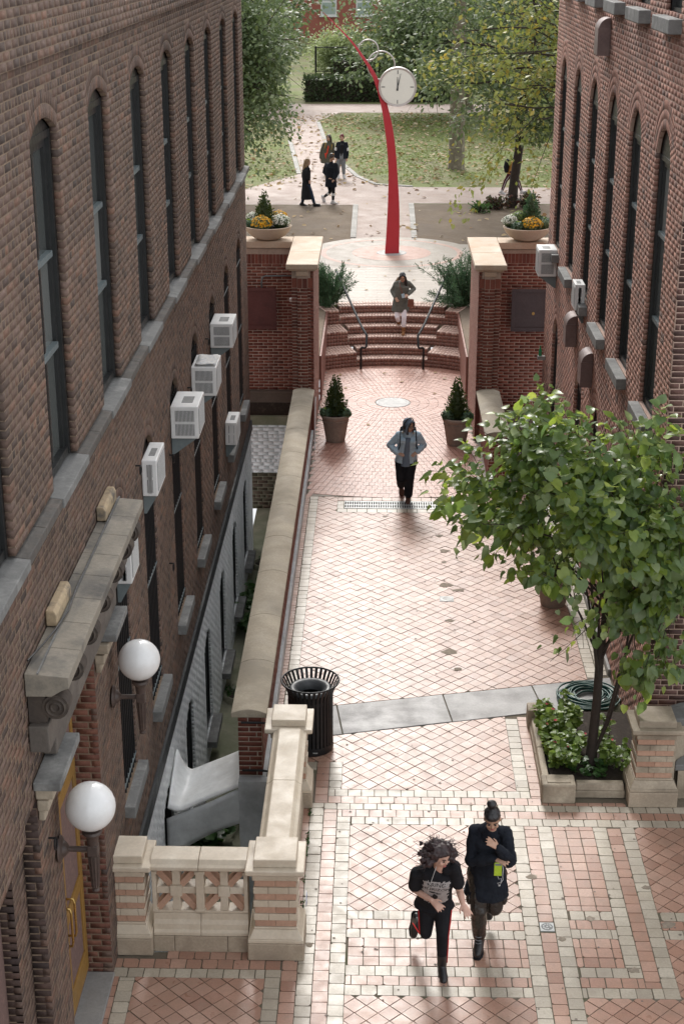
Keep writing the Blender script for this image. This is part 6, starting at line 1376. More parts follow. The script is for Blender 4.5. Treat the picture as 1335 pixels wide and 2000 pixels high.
ptree('park_tree', 'distant tree at the far right of the park', 15, 110, 15, .3, 2.5, 11, 6.5, M_LF1, 12000, .36, M_BARK, 311, .55, .4, 3)
def shrub(name, lab, c, r3, n, m_, seed, size, group=None):
    t = thing(name, lab, 'shrub', c, 0, group); T = Tree(seed)
    for k_ in range(16):
        a = T.r.uniform(0, 6.28); T.limb((T.r.normal() * .2 * r3[0], T.r.normal() * .2 * r3[1], 0), (math.cos(a) * r3[0], math.sin(a) * r3[1], r3[2] * T.r.uniform(.6, 1.3)), max(r3) * T.r.uniform(.7, 1.0), .03, 1, 2, .2, .3, (4, 6), .1, .5)
    T.wood('stems', M_BARK, t, .008); P, Dv, Nv, S = T.leaves(n, .18 * max(r3) / 1.5, size); k_ = P[:, 2] > .02; mkobj('foliage', leaf_mesh('foliage', P[k_], Dv[k_], Nv[k_], S[k_], m_), t)
shrub('flowering_shrub', 'pale green shrub behind the black iron fence', (-2.6, 104.5, UPZ), (2.2, 1.5, 2.6), 9000, leafmat('pale_leaf', [(.26, .32, .15), (.34, .39, .21), (.20, .25, .10)]), 320, .2)
shrub('flowering_shrub', 'second pale shrub behind the black iron fence, nearer the clock', (1.2, 106, UPZ), (2.2, 1.5, 2.4), 7000, M_LFY, 321, .2)
shrub('dark_plant', 'dark red leaved plants at the foot of the dark tree, left side', (3.95, 52.2, UPZ), (.42, .3, .35), 500, leafmat('maroon_leaf', [(.10, .035, .025), (.05, .06, .03), (.07, .03, .02), (.06, .09, .03)]), 322, .13, 'plants round the dark trunk')
shrub('dark_plant', 'dark red leaved plants at the foot of the dark tree, right side', (4.95, 52.5, UPZ), (.32, .3, .45), 350, MATS['maroon_leaf'], 323, .13, 'plants round the dark trunk')
shrub('dark_plant', 'small green plant at the left edge of the planted patch', (3.3, 51.6, UPZ), (.3, .25, .28), 300, M_WEED, 324, .1, 'plants round the dark trunk')
def hedge(lab, x0, x1, y0, y1, h, n, seed):
    t = thing('clipped_hedge', lab, 'hedge', group='clipped hedges in the park'); rs = np.random.RandomState(seed); MB().box(x0 + .12, x1 - .12, y0 + .12, y1 - .12, UPZ - .02, UPZ + h - .12).build('inner_branches', M_SOIL, t)
    P = np.stack([rs.uniform(x0, x1, n), rs.uniform(y0, y1, n), UPZ + rs.uniform(.02, h, n)], 1); f = rs.randint(0, 3, n); P[f == 0, 1] = y0 + rs.uniform(-.06, .08, (f == 0).sum()); P[f == 1, 2] = UPZ + h + rs.uniform(-.08, .06, (f == 1).sum()); mkobj('foliage', leaf_mesh('foliage', P, rnd(n, rs), rnd(n, rs), .17 * rs.uniform(.6, 1.2, n), M_HEDGE), t)
hedge('nearer clipped dark hedge beyond the far path', -4.2, 4.5, 86.6, 88.0, 1.25, 7000, 330)
hedge('farther clipped dark hedge in front of the iron fence', -3.0, 6, 97.5, 98.9, 1.4, 6000, 331)
FN = thing('iron_fence', 'black iron fence in front of the pale shrubs', 'fence', (0, 101.5, UPZ))
for x_ in (-4.1, -1.0, 2.1, 5.2): MB().box(x_ - .06, x_ + .06, -.06, .06, 0, 1.9).build('post', M_BLACK, FN)
for z_ in (.35, 1.80): MB().box(-4.1, 5.2, -.025, .025, z_, z_ + .06).build('rail', M_BLACK, FN)
b = MB()
for i in range(72): x_ = -4.05 + i * .13; b.box(x_ - .009, x_ + .009, -.009, .009, .1, 1.8)
b.build('pickets', M_BLACK, FN, kind='stuff')
BB = thing('far_brick_house', 'red brick house with white framed windows beyond the park trees', 'building', (0, 138, UPZ))
MB().box(-30, 30, 0, 12, 0, 14).build('wall', M_BGBRK, BB)
for i, x_ in enumerate((-15.5, -9.7, -4.45, -1.45, 3.2, 8.4, 13.5)):
    for z_ in (2.0, 7.2):
        w_ = MB().box(x_ - .68, x_ + .68, -.06, .02, z_ - .06, z_ + 3.0).build('window', M_WHITE, BB)
        MB().box(x_ - .56, x_ + .56, -.075, -.061, z_ + 1.15, z_ + 2.88).build('pane', mat('pale_far_glass', [(.40, .47, .44), (.34, .42, .40)], .15, bump=0) if 'pale_far_glass' not in MATS else MATS['pale_far_glass'], w_); MB().box(x_ - .56, x_ + .56, -.075, -.061, z_ + .04, z_ + .98).build('pane', MATS['pale_far_glass'], w_)
        MB().box(x_ - .8, x_ + .8, -.14, .02, z_ - .18, z_ - .061).build('sill', M_WHITE, BB)
MB().tube([(.6, -.08, 0), (.6, -.08, 14)], .07, 8).build('downpipe', M_WHITE, BB)
MB().box(-30.3, 30.3, -.4, 12.4, 14.0, 14.4).build('roof', M_SILL, BB)
# fallen leaves
rs = np.random.RandomState(9); n = 7000
P = np.stack([rs.uniform(-14, 16, n), 46 + rs.uniform(0, 1, n) ** 1.0 * 36, np.full(n, UPZ + .012)], 1)
keepn = rs.uniform(0, 1, n) < np.where((P[:, 1] > 57) & (P[:, 1] < 81), 1.0, .16); P = P[keepn]; n = len(P); a = rs.uniform(0, 6.28, n)
mkobj('fallen_leaves', leaf_mesh('fallen_leaves', P, np.stack([np.cos(a), np.sin(a), rs.uniform(-.1, .35, n)], 1), unit(rs.normal(size=(n, 3)) * .35 + np.array([0, 0, 1])), .17 * rs.uniform(.5, 1.2, n), M_FALL, 'round'), kind='stuff', label='dry tan leaves scattered over the park lawn', cat='leaves')
Q = [(.2, 41.3), (-.3, 39.6), (.9, 40.9), (-.6, 42.6), (1.2, 43.3), (.8, 42.1), (-.9, 43.5), (.1, 35.3), (1.5, 34.9), (-.7, 34.0), (1.3, 33.6), (.5, 34.6), (-.2, 31.2), (1.4, 35.4), (-.9, 35.1)]
for (x_, y_) in Q:
    zz = UPZ + .008 if y_ > 38.5 else .008
    a_ = rs.uniform(0, 6.28); o = mkobj('fallen_leaf', leaf_mesh('fallen_leaf', np.zeros((1, 3)), np.array([[math.cos(a_), math.sin(a_), .15]]), np.array([[.1, -.1, 1.0]]), [.10], M_FALL, 'round')); o.location = (x_, y_, zz)
    tag(o, 'dry fallen leaf on the paving by the sculpture' if y_ > 38.5 else 'dry fallen leaf on the circular brick court', 'leaf', 'loose leaves on the upper paving' if y_ > 38.5 else 'loose leaves on the brick court')
# short grass over the lawn, moss along the balustrade
n = 30000; P = np.stack([rs.uniform(-9, 13, n), rs.uniform(57.6, 80.8, n), np.full(n, UPZ - .008)], 1)
ok = rs.uniform(size=n) < np.array([.62 + .8 * noise.noise(Vector((p[0] * .3, p[1] * .2, 0))) for p in P]) - np.clip((59.6 - P[:, 1]) * .45, 0, 1); ok &= ~((P[:, 0] < -.6 - (P[:, 1] - 59) * .11) & (P[:, 0] > -3.2 - (P[:, 1] - 60) * .13))
P = P[ok]; n = len(P); a = rs.uniform(0, 6.28, n); mkobj('grass_tufts', leaf_mesh('grass_tufts', P, np.stack([np.cos(a), np.sin(a), rs.uniform(.1, .6, n)], 1), unit(rs.normal(size=(n, 3)) * .25 + np.array([0, -.1, 1])), .14 * rs.uniform(.6, 1.2, n), M_GRASS, 'diamond'), kind='stuff', label='short grass growing on the worn lawn', cat='grass')
n = 900; P = np.stack([np.where(rs.uniform(size=n) < .7, -.765, -.905) + rs.normal(size=n) * .012, rs.uniform(13.7, 16.1, n), np.full(n, .002)], 1); P = P[np.array([noise.noise(Vector((0, p[1] * 2.2, 3))) > -.05 for p in P])]; n = len(P); a = rs.uniform(0, 6.28, n)
mkobj('moss', leaf_mesh('moss', P, np.stack([np.cos(a), np.sin(a), rs.uniform(.2, 1, n)], 1), rnd(n, rs), .018 * rs.uniform(.6, 1.3, n), M_WEED, 'round'), kind='stuff', label='green moss in the joints beside the balustrade', cat='moss')
JOINTS = {
  'A': dict(head=(0.64, 12.66, 1.54), neck=(0.63, 12.74, 1.37), chest=(0.61, 12.80, 1.22), pelvis=(0.60, 12.98, 0.81), shR=(0.41, 12.80, 1.25), shL=(0.77, 12.72, 1.38), elR=(0.40, 12.86, 1.02), wrR=(0.56, 12.70, 1.01), haR=(0.64, 12.62, 0.98), elL=(0.83, 12.80, 1.07), wrL=(0.86, 12.66, 1.00), haL=(0.89, 12.60, 0.97), hipR=(0.54, 13.00, 0.79), hipL=(0.68, 12.97, 0.82), knR=(0.52, 12.92, 0.47), anR=(0.44, 13.28, 0.35), toR=(0.40, 13.38, 0.16), knL=(0.68, 12.84, 0.52), anL=(0.69, 12.93, 0.10), toL=(0.70, 12.80, 0.04)),
  'B': dict(head=(1.15, 13.10, 1.68), neck=(1.15, 13.20, 1.48), chest=(1.14, 13.25, 1.34), pelvis=(1.14, 13.32, 0.93), shR=(0.99, 13.27, 1.43), shL=(1.30, 13.23, 1.45), elR=(0.97, 13.20, 1.15), wrR=(1.18, 13.05, 1.26), haR=(1.22, 13.03, 1.26), elL=(1.33, 13.08, 1.22), wrL=(1.21, 12.99, 1.42), haL=(1.13, 12.98, 1.49), hipR=(1.05, 13.34, 0.90), hipL=(1.23, 13.35, 0.89), knR=(1.06, 13.22, 0.53), anR=(1.08, 13.30, 0.15), toR=(1.06, 13.17, 0.09), knL=(1.22, 13.28, 0.53), anL=(1.19, 13.64, 0.34), toL=(1.19, 13.76, 0.18)),
  'C': dict(head=(0.56, 26.50, 1.48), neck=(0.55, 26.55, 1.35), chest=(0.55, 26.58, 1.22), pelvis=(0.52, 26.62, 0.81), shR=(0.39, 26.60, 1.28), shL=(0.72, 26.58, 1.29), elR=(0.23, 26.68, 1.06), wrR=(0.35, 26.50, 0.97), haR=(0.40, 26.48, 0.96), elL=(0.83, 26.66, 1.07), wrL=(0.73, 26.50, 1.00), haL=(0.68, 26.48, 0.97), hipR=(0.43, 26.64, 0.79), hipL=(0.61, 26.62, 0.80), knR=(0.43, 26.52, 0.48), anR=(0.44, 26.90, 0.21), toR=(0.45, 26.95, 0.08), knL=(0.58, 26.50, 0.48), anL=(0.57, 26.62, 0.10), toL=(0.56, 26.45, 0.05)),
  'D': dict(head=(0.57, 37.05, 1.93), neck=(0.58, 37.15, 1.80), chest=(0.56, 37.17, 1.70), pelvis=(0.53, 37.20, 1.28), shR=(0.42, 37.18, 1.75), shL=(0.73, 37.16, 1.76), elR=(0.33, 37.22, 1.56), wrR=(0.39, 37.08, 1.44), haR=(0.43, 37.05, 1.39), elL=(0.85, 37.20, 1.62), wrL=(0.72, 37.02, 1.52), haL=(0.68, 36.99, 1.50), hipR=(0.45, 37.20, 1.23), hipL=(0.61, 37.20, 1.24), knR=(0.46, 37.08, 0.94), anR=(0.49, 37.36, 0.75), toR=(0.48, 37.30, 0.69), knL=(0.62, 37.05, 0.94), anL=(0.61, 37.06, 0.60), toL=(0.60, 36.93, 0.56)),
  'E': dict(head=(-2.41, 52.70, 2.50), neck=(-2.44, 52.70, 2.35), chest=(-2.46, 52.70, 2.21), pelvis=(-2.47, 52.70, 1.77), shR=(-2.39, 52.55, 2.29), shL=(-2.55, 52.85, 2.24), elR=(-2.44, 52.50, 2.08), wrR=(-2.37, 52.50, 1.95), haR=(-2.36, 52.50, 1.91), elL=(-2.59, 52.90, 2.02), wrL=(-2.56, 52.90, 1.82), haL=(-2.54, 52.90, 1.77), hipR=(-2.43, 52.62, 1.75), hipL=(-2.50, 52.78, 1.72), knR=(-2.30, 52.62, 1.46), anR=(-2.20, 52.62, 1.12), toR=(-2.05, 52.60, 1.08), knL=(-2.56, 52.78, 1.39), anL=(-2.62, 52.78, 1.12), toL=(-2.49, 52.75, 1.08)),
  'F': dict(head=(-1.62, 53.10, 2.61), neck=(-1.64, 53.15, 2.44), chest=(-1.66, 53.20, 2.28), pelvis=(-1.66, 53.20, 1.76), shR=(-1.50, 53.05, 2.35), shL=(-1.79, 53.30, 2.31), elR=(-1.47, 53.05, 2.10), wrR=(-1.53, 52.95, 1.92), haR=(-1.56, 52.95, 1.88), elL=(-1.86, 53.35, 2.09), wrL=(-1.72, 53.10, 1.94), haL=(-1.67, 53.05, 1.92), hipR=(-1.60, 53.12, 1.76), hipL=(-1.71, 53.28, 1.73), knR=(-1.57, 53.10, 1.42), anR=(-1.59, 53.12, 1.12), toR=(-1.47, 53.08, 1.08), knL=(-1.69, 53.20, 1.42), anL=(-1.91, 53.50, 1.21), toL=(-1.92, 53.55, 1.08)),
  'G': dict(head=(-1.95, 60.00, 2.40), neck=(-1.94, 60.00, 2.25), chest=(-1.96, 60.00, 2.08), pelvis=(-2.06, 60.00, 1.62), shR=(-2.13, 60.00, 2.16), shL=(-1.79, 60.00, 2.16), elR=(-2.23, 60.05, 1.89), wrR=(-2.27, 60.00, 1.65), haR=(-2.25, 59.95, 1.55), elL=(-1.75, 60.05, 1.93), wrL=(-1.75, 60.00, 1.69), haL=(-1.75, 59.95, 1.62), hipR=(-2.10, 60.00, 1.58), hipL=(-1.94, 60.00, 1.58), knR=(-2.04, 59.90, 1.46), anR=(-2.02, 60.00, 1.12), toR=(-2.04, 59.90, 1.08), knL=(-1.93, 60.00, 1.46), anL=(-1.91, 60.20, 1.12), toL=(-1.91, 60.10, 1.08)),
  'H': dict(head=(-1.42, 58.90, 2.56), neck=(-1.41, 58.95, 2.40), chest=(-1.42, 58.98, 2.25), pelvis=(-1.44, 59.00, 1.83), shR=(-1.57, 59.00, 2.31), shL=(-1.26, 59.00, 2.31), elR=(-1.65, 59.02, 2.05), wrR=(-1.65, 58.95, 1.82), haR=(-1.63, 58.93, 1.76), elL=(-1.22, 59.02, 2.03), wrL=(-1.23, 58.97, 1.80), haL=(-1.24, 58.95, 1.73), hipR=(-1.52, 59.00, 1.81), hipL=(-1.37, 59.00, 1.81), knR=(-1.57, 58.95, 1.52), anR=(-1.56, 59.05, 1.16), toR=(-1.56, 58.93, 1.08), knL=(-1.37, 58.95, 1.52), anL=(-1.35, 59.00, 1.15), toL=(-1.32, 58.90, 1.08)),
  'I': dict(head=(4.82, 55.30, 2.33), neck=(4.73, 55.30, 2.20), chest=(4.68, 55.30, 2.09), pelvis=(4.62, 55.30, 1.83), shR=(4.72, 55.15, 2.15), shL=(4.65, 55.45, 2.10), elR=(4.76, 55.15, 2.02), wrR=(4.94, 55.10, 2.21), haR=(4.99, 55.10, 2.24), elL=(4.68, 55.50, 1.93), wrL=(4.89, 55.40, 2.11), haL=(4.97, 55.40, 2.15), hipR=(4.62, 55.20, 1.82), hipL=(4.62, 55.40, 1.79), knR=(4.88, 55.20, 1.49), anR=(5.00, 55.20, 1.16), toR=(5.17, 55.15, 1.21), knL=(4.44, 55.40, 1.49), anL=(4.32, 55.40, 1.13), toL=(4.44, 55.35, 1.08)),
}
# ------------------------------------------------------------------ people
def cloth_mat(name, cols, rough=.9, sheen=.0, bump=.25, bscale=120, spec=.2, nscale=6, **k): return mat(name, cols, rough, nscale=nscale, bump=bump, bscale=bscale, spec=spec, grain=.12, **k)
M_SKIN = mat('light_skin', [(.52, .31, .235), (.56, .345, .265), (.48, .275, .205)], .5, nscale=9, bump=.06, spec=.4, grain=.05)
M_SKIN2 = mat('tan_skin', [(.43, .255, .175), (.47, .285, .20), (.39, .225, .15)], .5, nscale=9, bump=.06, spec=.4, grain=.05)
M_HAIRK = mat('black_hair', [(.008, .007, .008), (.014, .012, .013)], .35, nscale=30, bump=.5, bscale=140, spec=.6)
M_HAIRB = mat('dark_brown_hair', [(.022, .014, .011), (.035, .021, .016), (.015, .01, .009)], .45, nscale=30, bump=.5, bscale=140, spec=.5)
M_HAIRM = mat('plum_tipped_hair', [(.020, .014, .013), (.036, .018, .019), (.015, .011, .011)], .5, nscale=14, bump=.4, bscale=140, spec=.5)
M_HAIRL = mat('light_brown_hair', [(.20, .12, .065), (.26, .165, .09), (.15, .09, .05)], .5, nscale=20, bump=.5, bscale=140)
M_HAIRR = mat('dark_red_hair', [(.16, .02, .025), (.11, .015, .02)], .5, nscale=20, bump=.5, bscale=140)
M_HAIRP = mat('purple_hair', [(.09, .04, .13), (.12, .06, .17)], .5, nscale=20, bump=.5, bscale=140)
C_BLACK = cloth_mat('black_cotton', [(.010, .010, .012), (.016, .016, .019)])
C_NAVYK = cloth_mat('blue_black_fleece', [(.009, .011, .016), (.015, .018, .025)])
C_VINYL = mat('shiny_black_vinyl', [(.014, .011, .009), (.022, .017, .013)], .28, nscale=6, bump=.35, bscale=25, spec=.6)
C_BOOT = mat('black_leather', [(.010, .010, .011), (.017, .017, .018)], .35, nscale=8, bump=.2, spec=.5)
C_BBOOT = mat('brown_leather', [(.075, .032, .02), (.10, .045, .028)], .5, nscale=8, bump=.2)
C_TBOOT = mat('tan_suede', [(.20, .085, .03), (.25, .11, .042)], .8, nscale=8, bump=.2)
C_DENIM = cloth_mat('washed_denim', [(.42, .54, .62), (.35, .47, .56), (.52, .61, .67)], nscale=9, bump=.35, bscale=60)
C_HOOD = cloth_mat('slate_blue_jersey', [(.12, .155, .20), (.145, .185, .235)])
C_OLIVE = cloth_mat('olive_cotton', [(.105, .106, .092), (.13, .131, .114), (.088, .089, .077)], nscale=8, bump=.35, bscale=45)
C_OLIVE2 = cloth_mat('moss_cotton', [(.085, .08, .058), (.10, .095, .07)])
C_WHITET = cloth_mat('lilac_white_denim', [(.74, .71, .75), (.78, .75, .79)])
C_JEAN = cloth_mat('navy_denim', [(.018, .028, .05), (.03, .043, .07)])
C_GREY = cloth_mat('grey_wool', [(.16, .17, .18), (.20, .21, .22)])
C_TANW = cloth_mat('tan_knit', [(.26, .155, .08), (.30, .18, .095)])
C_MUST = cloth_mat('mustard_knit', [(.38, .20, .05), (.43, .235, .065)])
C_MAROON = cloth_mat('maroon_jersey', [(.06, .014, .022), (.08, .02, .03)])
C_REDT = cloth_mat('scarlet_cotton', [(.62, .06, .03), (.55, .05, .028)])
C_WSHOE = mat('white_trainer', [(.58, .57, .57), (.52, .51, .51)], .6, nscale=8, bump=.1)
C_FUR = cloth_mat('brown_fur', [(.20, .12, .07), (.12, .07, .04), (.28, .19, .12)], nscale=30, bump=.9)
C_WHITE = cloth_mat('white_cotton', [(.66, .66, .65), (.6, .6, .6)])
C_RED = cloth_mat('red_trim', [(.50, .03, .03), (.45, .025, .025)])
C_STRAPY = cloth_mat('yellow_strap', [(.48, .29, .045), (.42, .25, .04)])
M_EYE = mat('dark_eye', [(.01, .008, .007), (.014, .011, .01)], .2, bump=0, spec=.6)
M_LIP = mat('lips', [(.40, .13, .115), (.36, .115, .10)], .4, bump=0)
CLOUD = bpy.data.textures.new('folds', 'CLOUDS'); CLOUD.noise_scale = .11; CLOUD.noise_depth = 2
HAIRTEX = bpy.data.textures.new('locks', 'CLOUDS'); HAIRTEX.noise_scale = .025; HAIRTEX.noise_depth = 1
def nv(a): a = np.asarray(a, float); return a / (np.linalg.norm(a) + 1e-9)
class Body:
    """collects closed shapes and fuses them into one smooth skin with a voxel remesh"""
    def __init__(s): s.b = MB()
    def ball(s, c, r, rot=None):
        s.b.ell(c, (r, r, r) if np.isscalar(r) else r, 12, 8, rot); return s
    def limb(s, pts, rs, n=12):
        s.b.tube(pts, rs, n); s.ball(pts[0], rs[0]); s.ball(pts[-1], rs[-1])
        for p, r in zip(pts[1:-1], rs[1:-1]): s.ball(p, r * .98)
        return s
    def loft(s, pts, rx, ry, right, n=20):
        pts = [np.asarray(p, float) for p in pts]; V = []; m = len(pts); right = np.asarray(right, float)
        for i, p in enumerate(pts):
            t = nv(pts[min(i + 1, m - 1)] - pts[max(i - 1, 0)]); r = nv(right - t * (right @ t)); f = np.cross(t, r)
            for k in range(n):
                a = 2 * math.pi * k / n; V.append(p + math.cos(a) * rx[i] * r + math.sin(a) * ry[i] * f)
        F = [(i * n + k, i * n + (k + 1) % n, (i + 1) * n + (k + 1) % n, (i + 1) * n + k) for i in range(m - 1) for k in range(n)] + [tuple(range(n))[::-1], tuple(range((m - 1) * n, m * n))]
        s.b.add(V, F); return s
    def build(s, name, m, parent, vox=.01, fold=0.0, smooth=4, org=None, tex=None):
        if org is not None: s.b.v = [(x - org[0], y - org[1], z - org[2]) for x, y, z in s.b.v]
        o = s.b.build(name, m, parent)
        r = o.modifiers.new('fuse', 'REMESH'); r.mode = 'VOXEL'; r.voxel_size = vox; r.use_smooth_shade = True
        if smooth: q = o.modifiers.new('smooth', 'SMOOTH'); q.factor = .5; q.iterations = smooth
        if fold: d = o.modifiers.new('folds', 'DISPLACE'); d.texture = tex or CLOUD; d.texture_coords = 'GLOBAL'; d.strength = fold; d.mid_level = .5
        return o
def lerp(a, b, t): return np.asarray(a) * (1 - t) + np.asarray(b) * t
def rotm(yaw, pitch, roll=0):
    return np.array((Matrix.Rotation(rad(yaw), 3, 'Z') @ Matrix.Rotation(rad(pitch), 3, 'X') @ Matrix.Rotation(rad(roll), 3, 'Y')))
def hand(B, wr, ha, el, side, spread=.2, curl=.5):
    wr, ha = np.asarray(wr, float), np.asarray(ha, float); d = nv(ha - wr); up = np.array([0, -.5, .85]); w = nv(np.cross(d, up)) * side; n = nv(np.cross(w, d)) * side
    pc = wr + d * .045; B.loft([wr, wr + d * .03, wr + d * .075, wr + d * .09], [.024, .033, .040, .034], [.020, .015, .014, .012], w, 12)
    for k, (o_, ln) in enumerate(((-.030, .055), (-.010, .068), (.010, .072), (.030, .064))):
        b0 = wr + d * .082 + w * o_; dd = nv(d + w * (o_ / .03) * spread); p1 = b0 + dd * ln * .45; dd2 = nv(dd - n * curl * .6); p2 = p1 + dd2 * ln * .33; dd3 = nv(dd2 - n * curl * .6); p3 = p2 + dd3 * ln * .27
        B.limb([b0, p1, p2, p3], [.0095, .009, .0085, .007], 8)
    b0 = wr + d * .025 + w * .030; dd = nv(d * .75 + w * .8 - n * .2); p1 = b0 + dd * .036; p2 = p1 + nv(d + w * .25 - n * .2) * .03; B.limb([b0, p1, p2], [.012, .0105, .008], 8)
def person(label, j, skin, head_rot, hair, vox=.011, sc=1.0, hairmat=None, glasses=False, hands=True):
    """returns (root, joints, frame); body with head, hands and limbs as one fused skin"""
    j = {k_: np.array(v, float) for k_, v in j.items()}
    org = np.array([j['pelvis'][0], j['pelvis'][1], min(j['toR'][2], j['toL'][2]) - .04]); root = thing('person', label, 'person', tuple(org), 0, 'people walking')
    rv = nv(j['shL'] - j['shR']); up = nv(j['neck'] - j['pelvis']); rv = nv(rv - up * (rv @ up)); fw = np.cross(rv, up)
    B = Body(); midsh = (j['shL'] + j['shR']) / 2
    B.loft([j['pelvis'] - up * .10, j['pelvis'], lerp(j['pelvis'], j['chest'], .45), j['chest'], midsh + up * .0, j['neck'] - up * .03], [.12, .15, .125, .15, .13, .06], [.09, .105, .09, .105, .075, .055], rv)
    R3 = rotm(*head_rot); H = j['head']; hp = lambda x, y, z: H + R3 @ np.array([x, y, z]) * sc
    B.limb([j['neck'] - up * .03, lerp(j['neck'], hp(0, .015, -.08), .6), hp(0, .012, -.07)], [.055, .048, .05])
    B.ball(hp(0, .012, .02), np.array([.074, .092, .098]) * sc, R3); B.ball(hp(0, -.012, -.045), np.array([.060, .070, .068]) * sc, R3); B.ball(hp(0, -.038, -.088), np.array([.032, .032, .024]) * sc, R3)
    B.ball(hp(0, -.085, -.022), np.array([.012, .018, .016]) * sc, R3); B.ball(hp(0, -.078, .002), np.array([.009, .014, .022]) * sc, R3)
    for s in (-1, 1): B.ball(hp(s * .076, .008, -.018), np.array([.012, .020, .030]) * sc, R3); B.ball(hp(s * .038, -.062, -.03), np.array([.024, .02, .022]) * sc, R3)
    for s in 'RL':
        B.limb([j['sh' + s], lerp(j['sh' + s], j['el' + s], .5), j['el' + s], lerp(j['el' + s], j['wr' + s], .35), j['wr' + s]], [.052, .045, .037, .037, .025]); B.limb([j['hip' + s], lerp(j['hip' + s], j['kn' + s], .5), j['kn' + s], lerp(j['kn' + s], j['an' + s], .3), j['an' + s]], [.082, .068, .050, .052, .034])
        if hands: hand(B, j['wr' + s], j['ha' + s], j['el' + s], 1 if s == 'L' else -1)
        else: B.ball(lerp(j['wr' + s], j['ha' + s], .7), .038)
    body = B.build('body', skin, root, vox, 0, 3, org)
    O = lambda P: np.asarray(P) - org
    b = MB()
    for s in (-1, 1): b.ell(O(hp(s * .031, -.0785, .003)), (.013 * sc, .008 * sc, .007 * sc), 8, 6, R3)
    b.build('eyes', M_EYE, body, smooth=True, kind='stuff')
    b = MB()
    for s in (-1, 1): b.tube([O(hp(s * .016, -.084, .024)), O(hp(s * .034, -.081, .030)), O(hp(s * .052, -.068, .025))], .0045 * sc, 6)
    b.build('eyebrows', hairmat or M_HAIRB, body, smooth=True, kind='stuff')
    b = MB(); b.ell(O(hp(0, -.083, -.063)), (.022 * sc, .008 * sc, .008 * sc), 10, 6, R3); b.build('mouth', M_LIP, body, smooth=True)
    # hair
    Hb = Body(); hm = hairmat or M_HAIRB
    if hair != 'none':
        Hb.ball(hp(0, .024, .040), np.array([.084, .094, .092]) * sc, R3); Hb.ball(hp(0, .045, -.01), np.array([.080, .070, .085]) * sc, R3)
        if hair == 'short':
            for a in range(7): Hb.ball(hp(-.06 + .02 * a, -.062 + .012 * abs(a - 3), .085 - .012 * abs(a - 3)), .026 * sc)
            for s in (-1, 1): Hb.ball(hp(s * .074, -.01, .0), np.array([.016, .03, .045]) * sc, R3)
        if hair in ('long', 'longback'):
            for s in (-1, 1): Hb.limb([hp(s * .05, -.045, .088), hp(s * .078, -.03, .03), hp(s * .085, .0, -.06), hp(s * .085, .02, -.16)], [.02, .022, .026, .022])
            Hb.limb([hp(0, .07, .0), hp(0, .085, -.10), hp(0, .095, -.22), hp(0, .10, -.34)], [.075, .075, .07, .04])
        if hair == 'bun':
            Hb.ball(hp(0, .05, .175), np.array([.050, .046, .042]) * sc, R3); Hb.ball(hp(.01, .04, .125), np.array([.034, .034, .03]) * sc, R3); Hb.ball(hp(0, -.02, .07), np.array([.070, .060, .052]) * sc, R3)
        if hair == 'front':   # one side swept forward over the shoulder
            for s in (-1, 1): Hb.limb([hp(s * .04, -.05, .09), hp(s * .078, -.035, .03), hp(s * .080, .0, -.05)], [.02, .022, .024])
            Hb.limb([hp(.078, -.01, -.04), hp(.088, -.03, -.13), hp(.095, -.04, -.23), hp(.09, -.05, -.32)], [.03, .034, .030, .016])
        Hb.build('hair', hm, body, vox * .9, .008, 2, org, HAIRTEX)
    fr = dict(org=org, rv=rv, up=up, fw=fw, hp=hp, R3=R3, midsh=midsh, vox=vox, body=body)
    return root, j, fr
def top(root, j, fr, m, name='jacket', thick=1.18, hem=.12, sleeve=1.0, flare=1.0, fold=.012, sl=(.068, .060, .055, .052, .046), collar=True, neckr=.07):
    up, rv, org = fr['up'], fr['rv'], fr['org']; B = Body(); dn = np.array([0, 0, -1.0]); P = j['pelvis']
    pts = [P + dn * hem, P + dn * hem * .5, P + up * .03, lerp(P, j['chest'], .45), j['chest'], fr['midsh'] - up * .005, j['neck'] - up * .03]
    rx = [.168 * flare, .168 * (1 + flare) / 2, .160, .148, .162, .140, neckr]; ry = [.128 * flare, .124 * (1 + flare) / 2, .118, .112, .120, .088, neckr * .85]
    B.loft(pts, [q * thick for q in rx[:-1]] + [rx[-1]], [q * thick for q in ry[:-1]] + [ry[-1]], rv, 24)
    if collar: B.limb([j['neck'] - up * .05, j['neck'] + up * .005], [neckr + .012, neckr - .004])
    for s in 'RL':
        sh = j['sh' + s] + up * .0; el, wr = j['el' + s], j['wr' + s]; t = thick / 1.18
        if sleeve <= .5: e = lerp(sh, el, sleeve * 2); B.limb([lerp(sh, fr['midsh'], .35), sh, e], [.072 * t, .069 * t, .072 * t])
        else: B.limb([lerp(sh, fr['midsh'], .25), sh, lerp(sh, el, .5), el, lerp(el, wr, .5), lerp(el, wr, .96)], [.072 * t] + [q * t for q in sl])
    return B.build(name, m, root, fr['vox'], fold, 3, org)
def legs(root, j, fr, m, name='trousers', r=(.108, .088, .066, .064, .052), fold=.008, end=.94, seat=1.0):
    org = fr['org']; B = Body(); P = j['pelvis']; dn = np.array([0, 0, -1.0])
    B.loft([P + dn * .13, P + dn * .06, P + np.array([0, 0, .05])], [.125 * seat, .155 * seat, .142 * seat], [.095 * seat, .118 * seat, .105 * seat], fr['rv'])
    for s in 'RL':
        h, k_, a = j['hip' + s], j['kn' + s], j['an' + s]; e = lerp(k_, a, end); B.limb([h, lerp(h, k_, .5), k_, lerp(k_, e, .4), e], list(r))
    return B.build(name, m, root, fr['vox'], fold, 3, org)
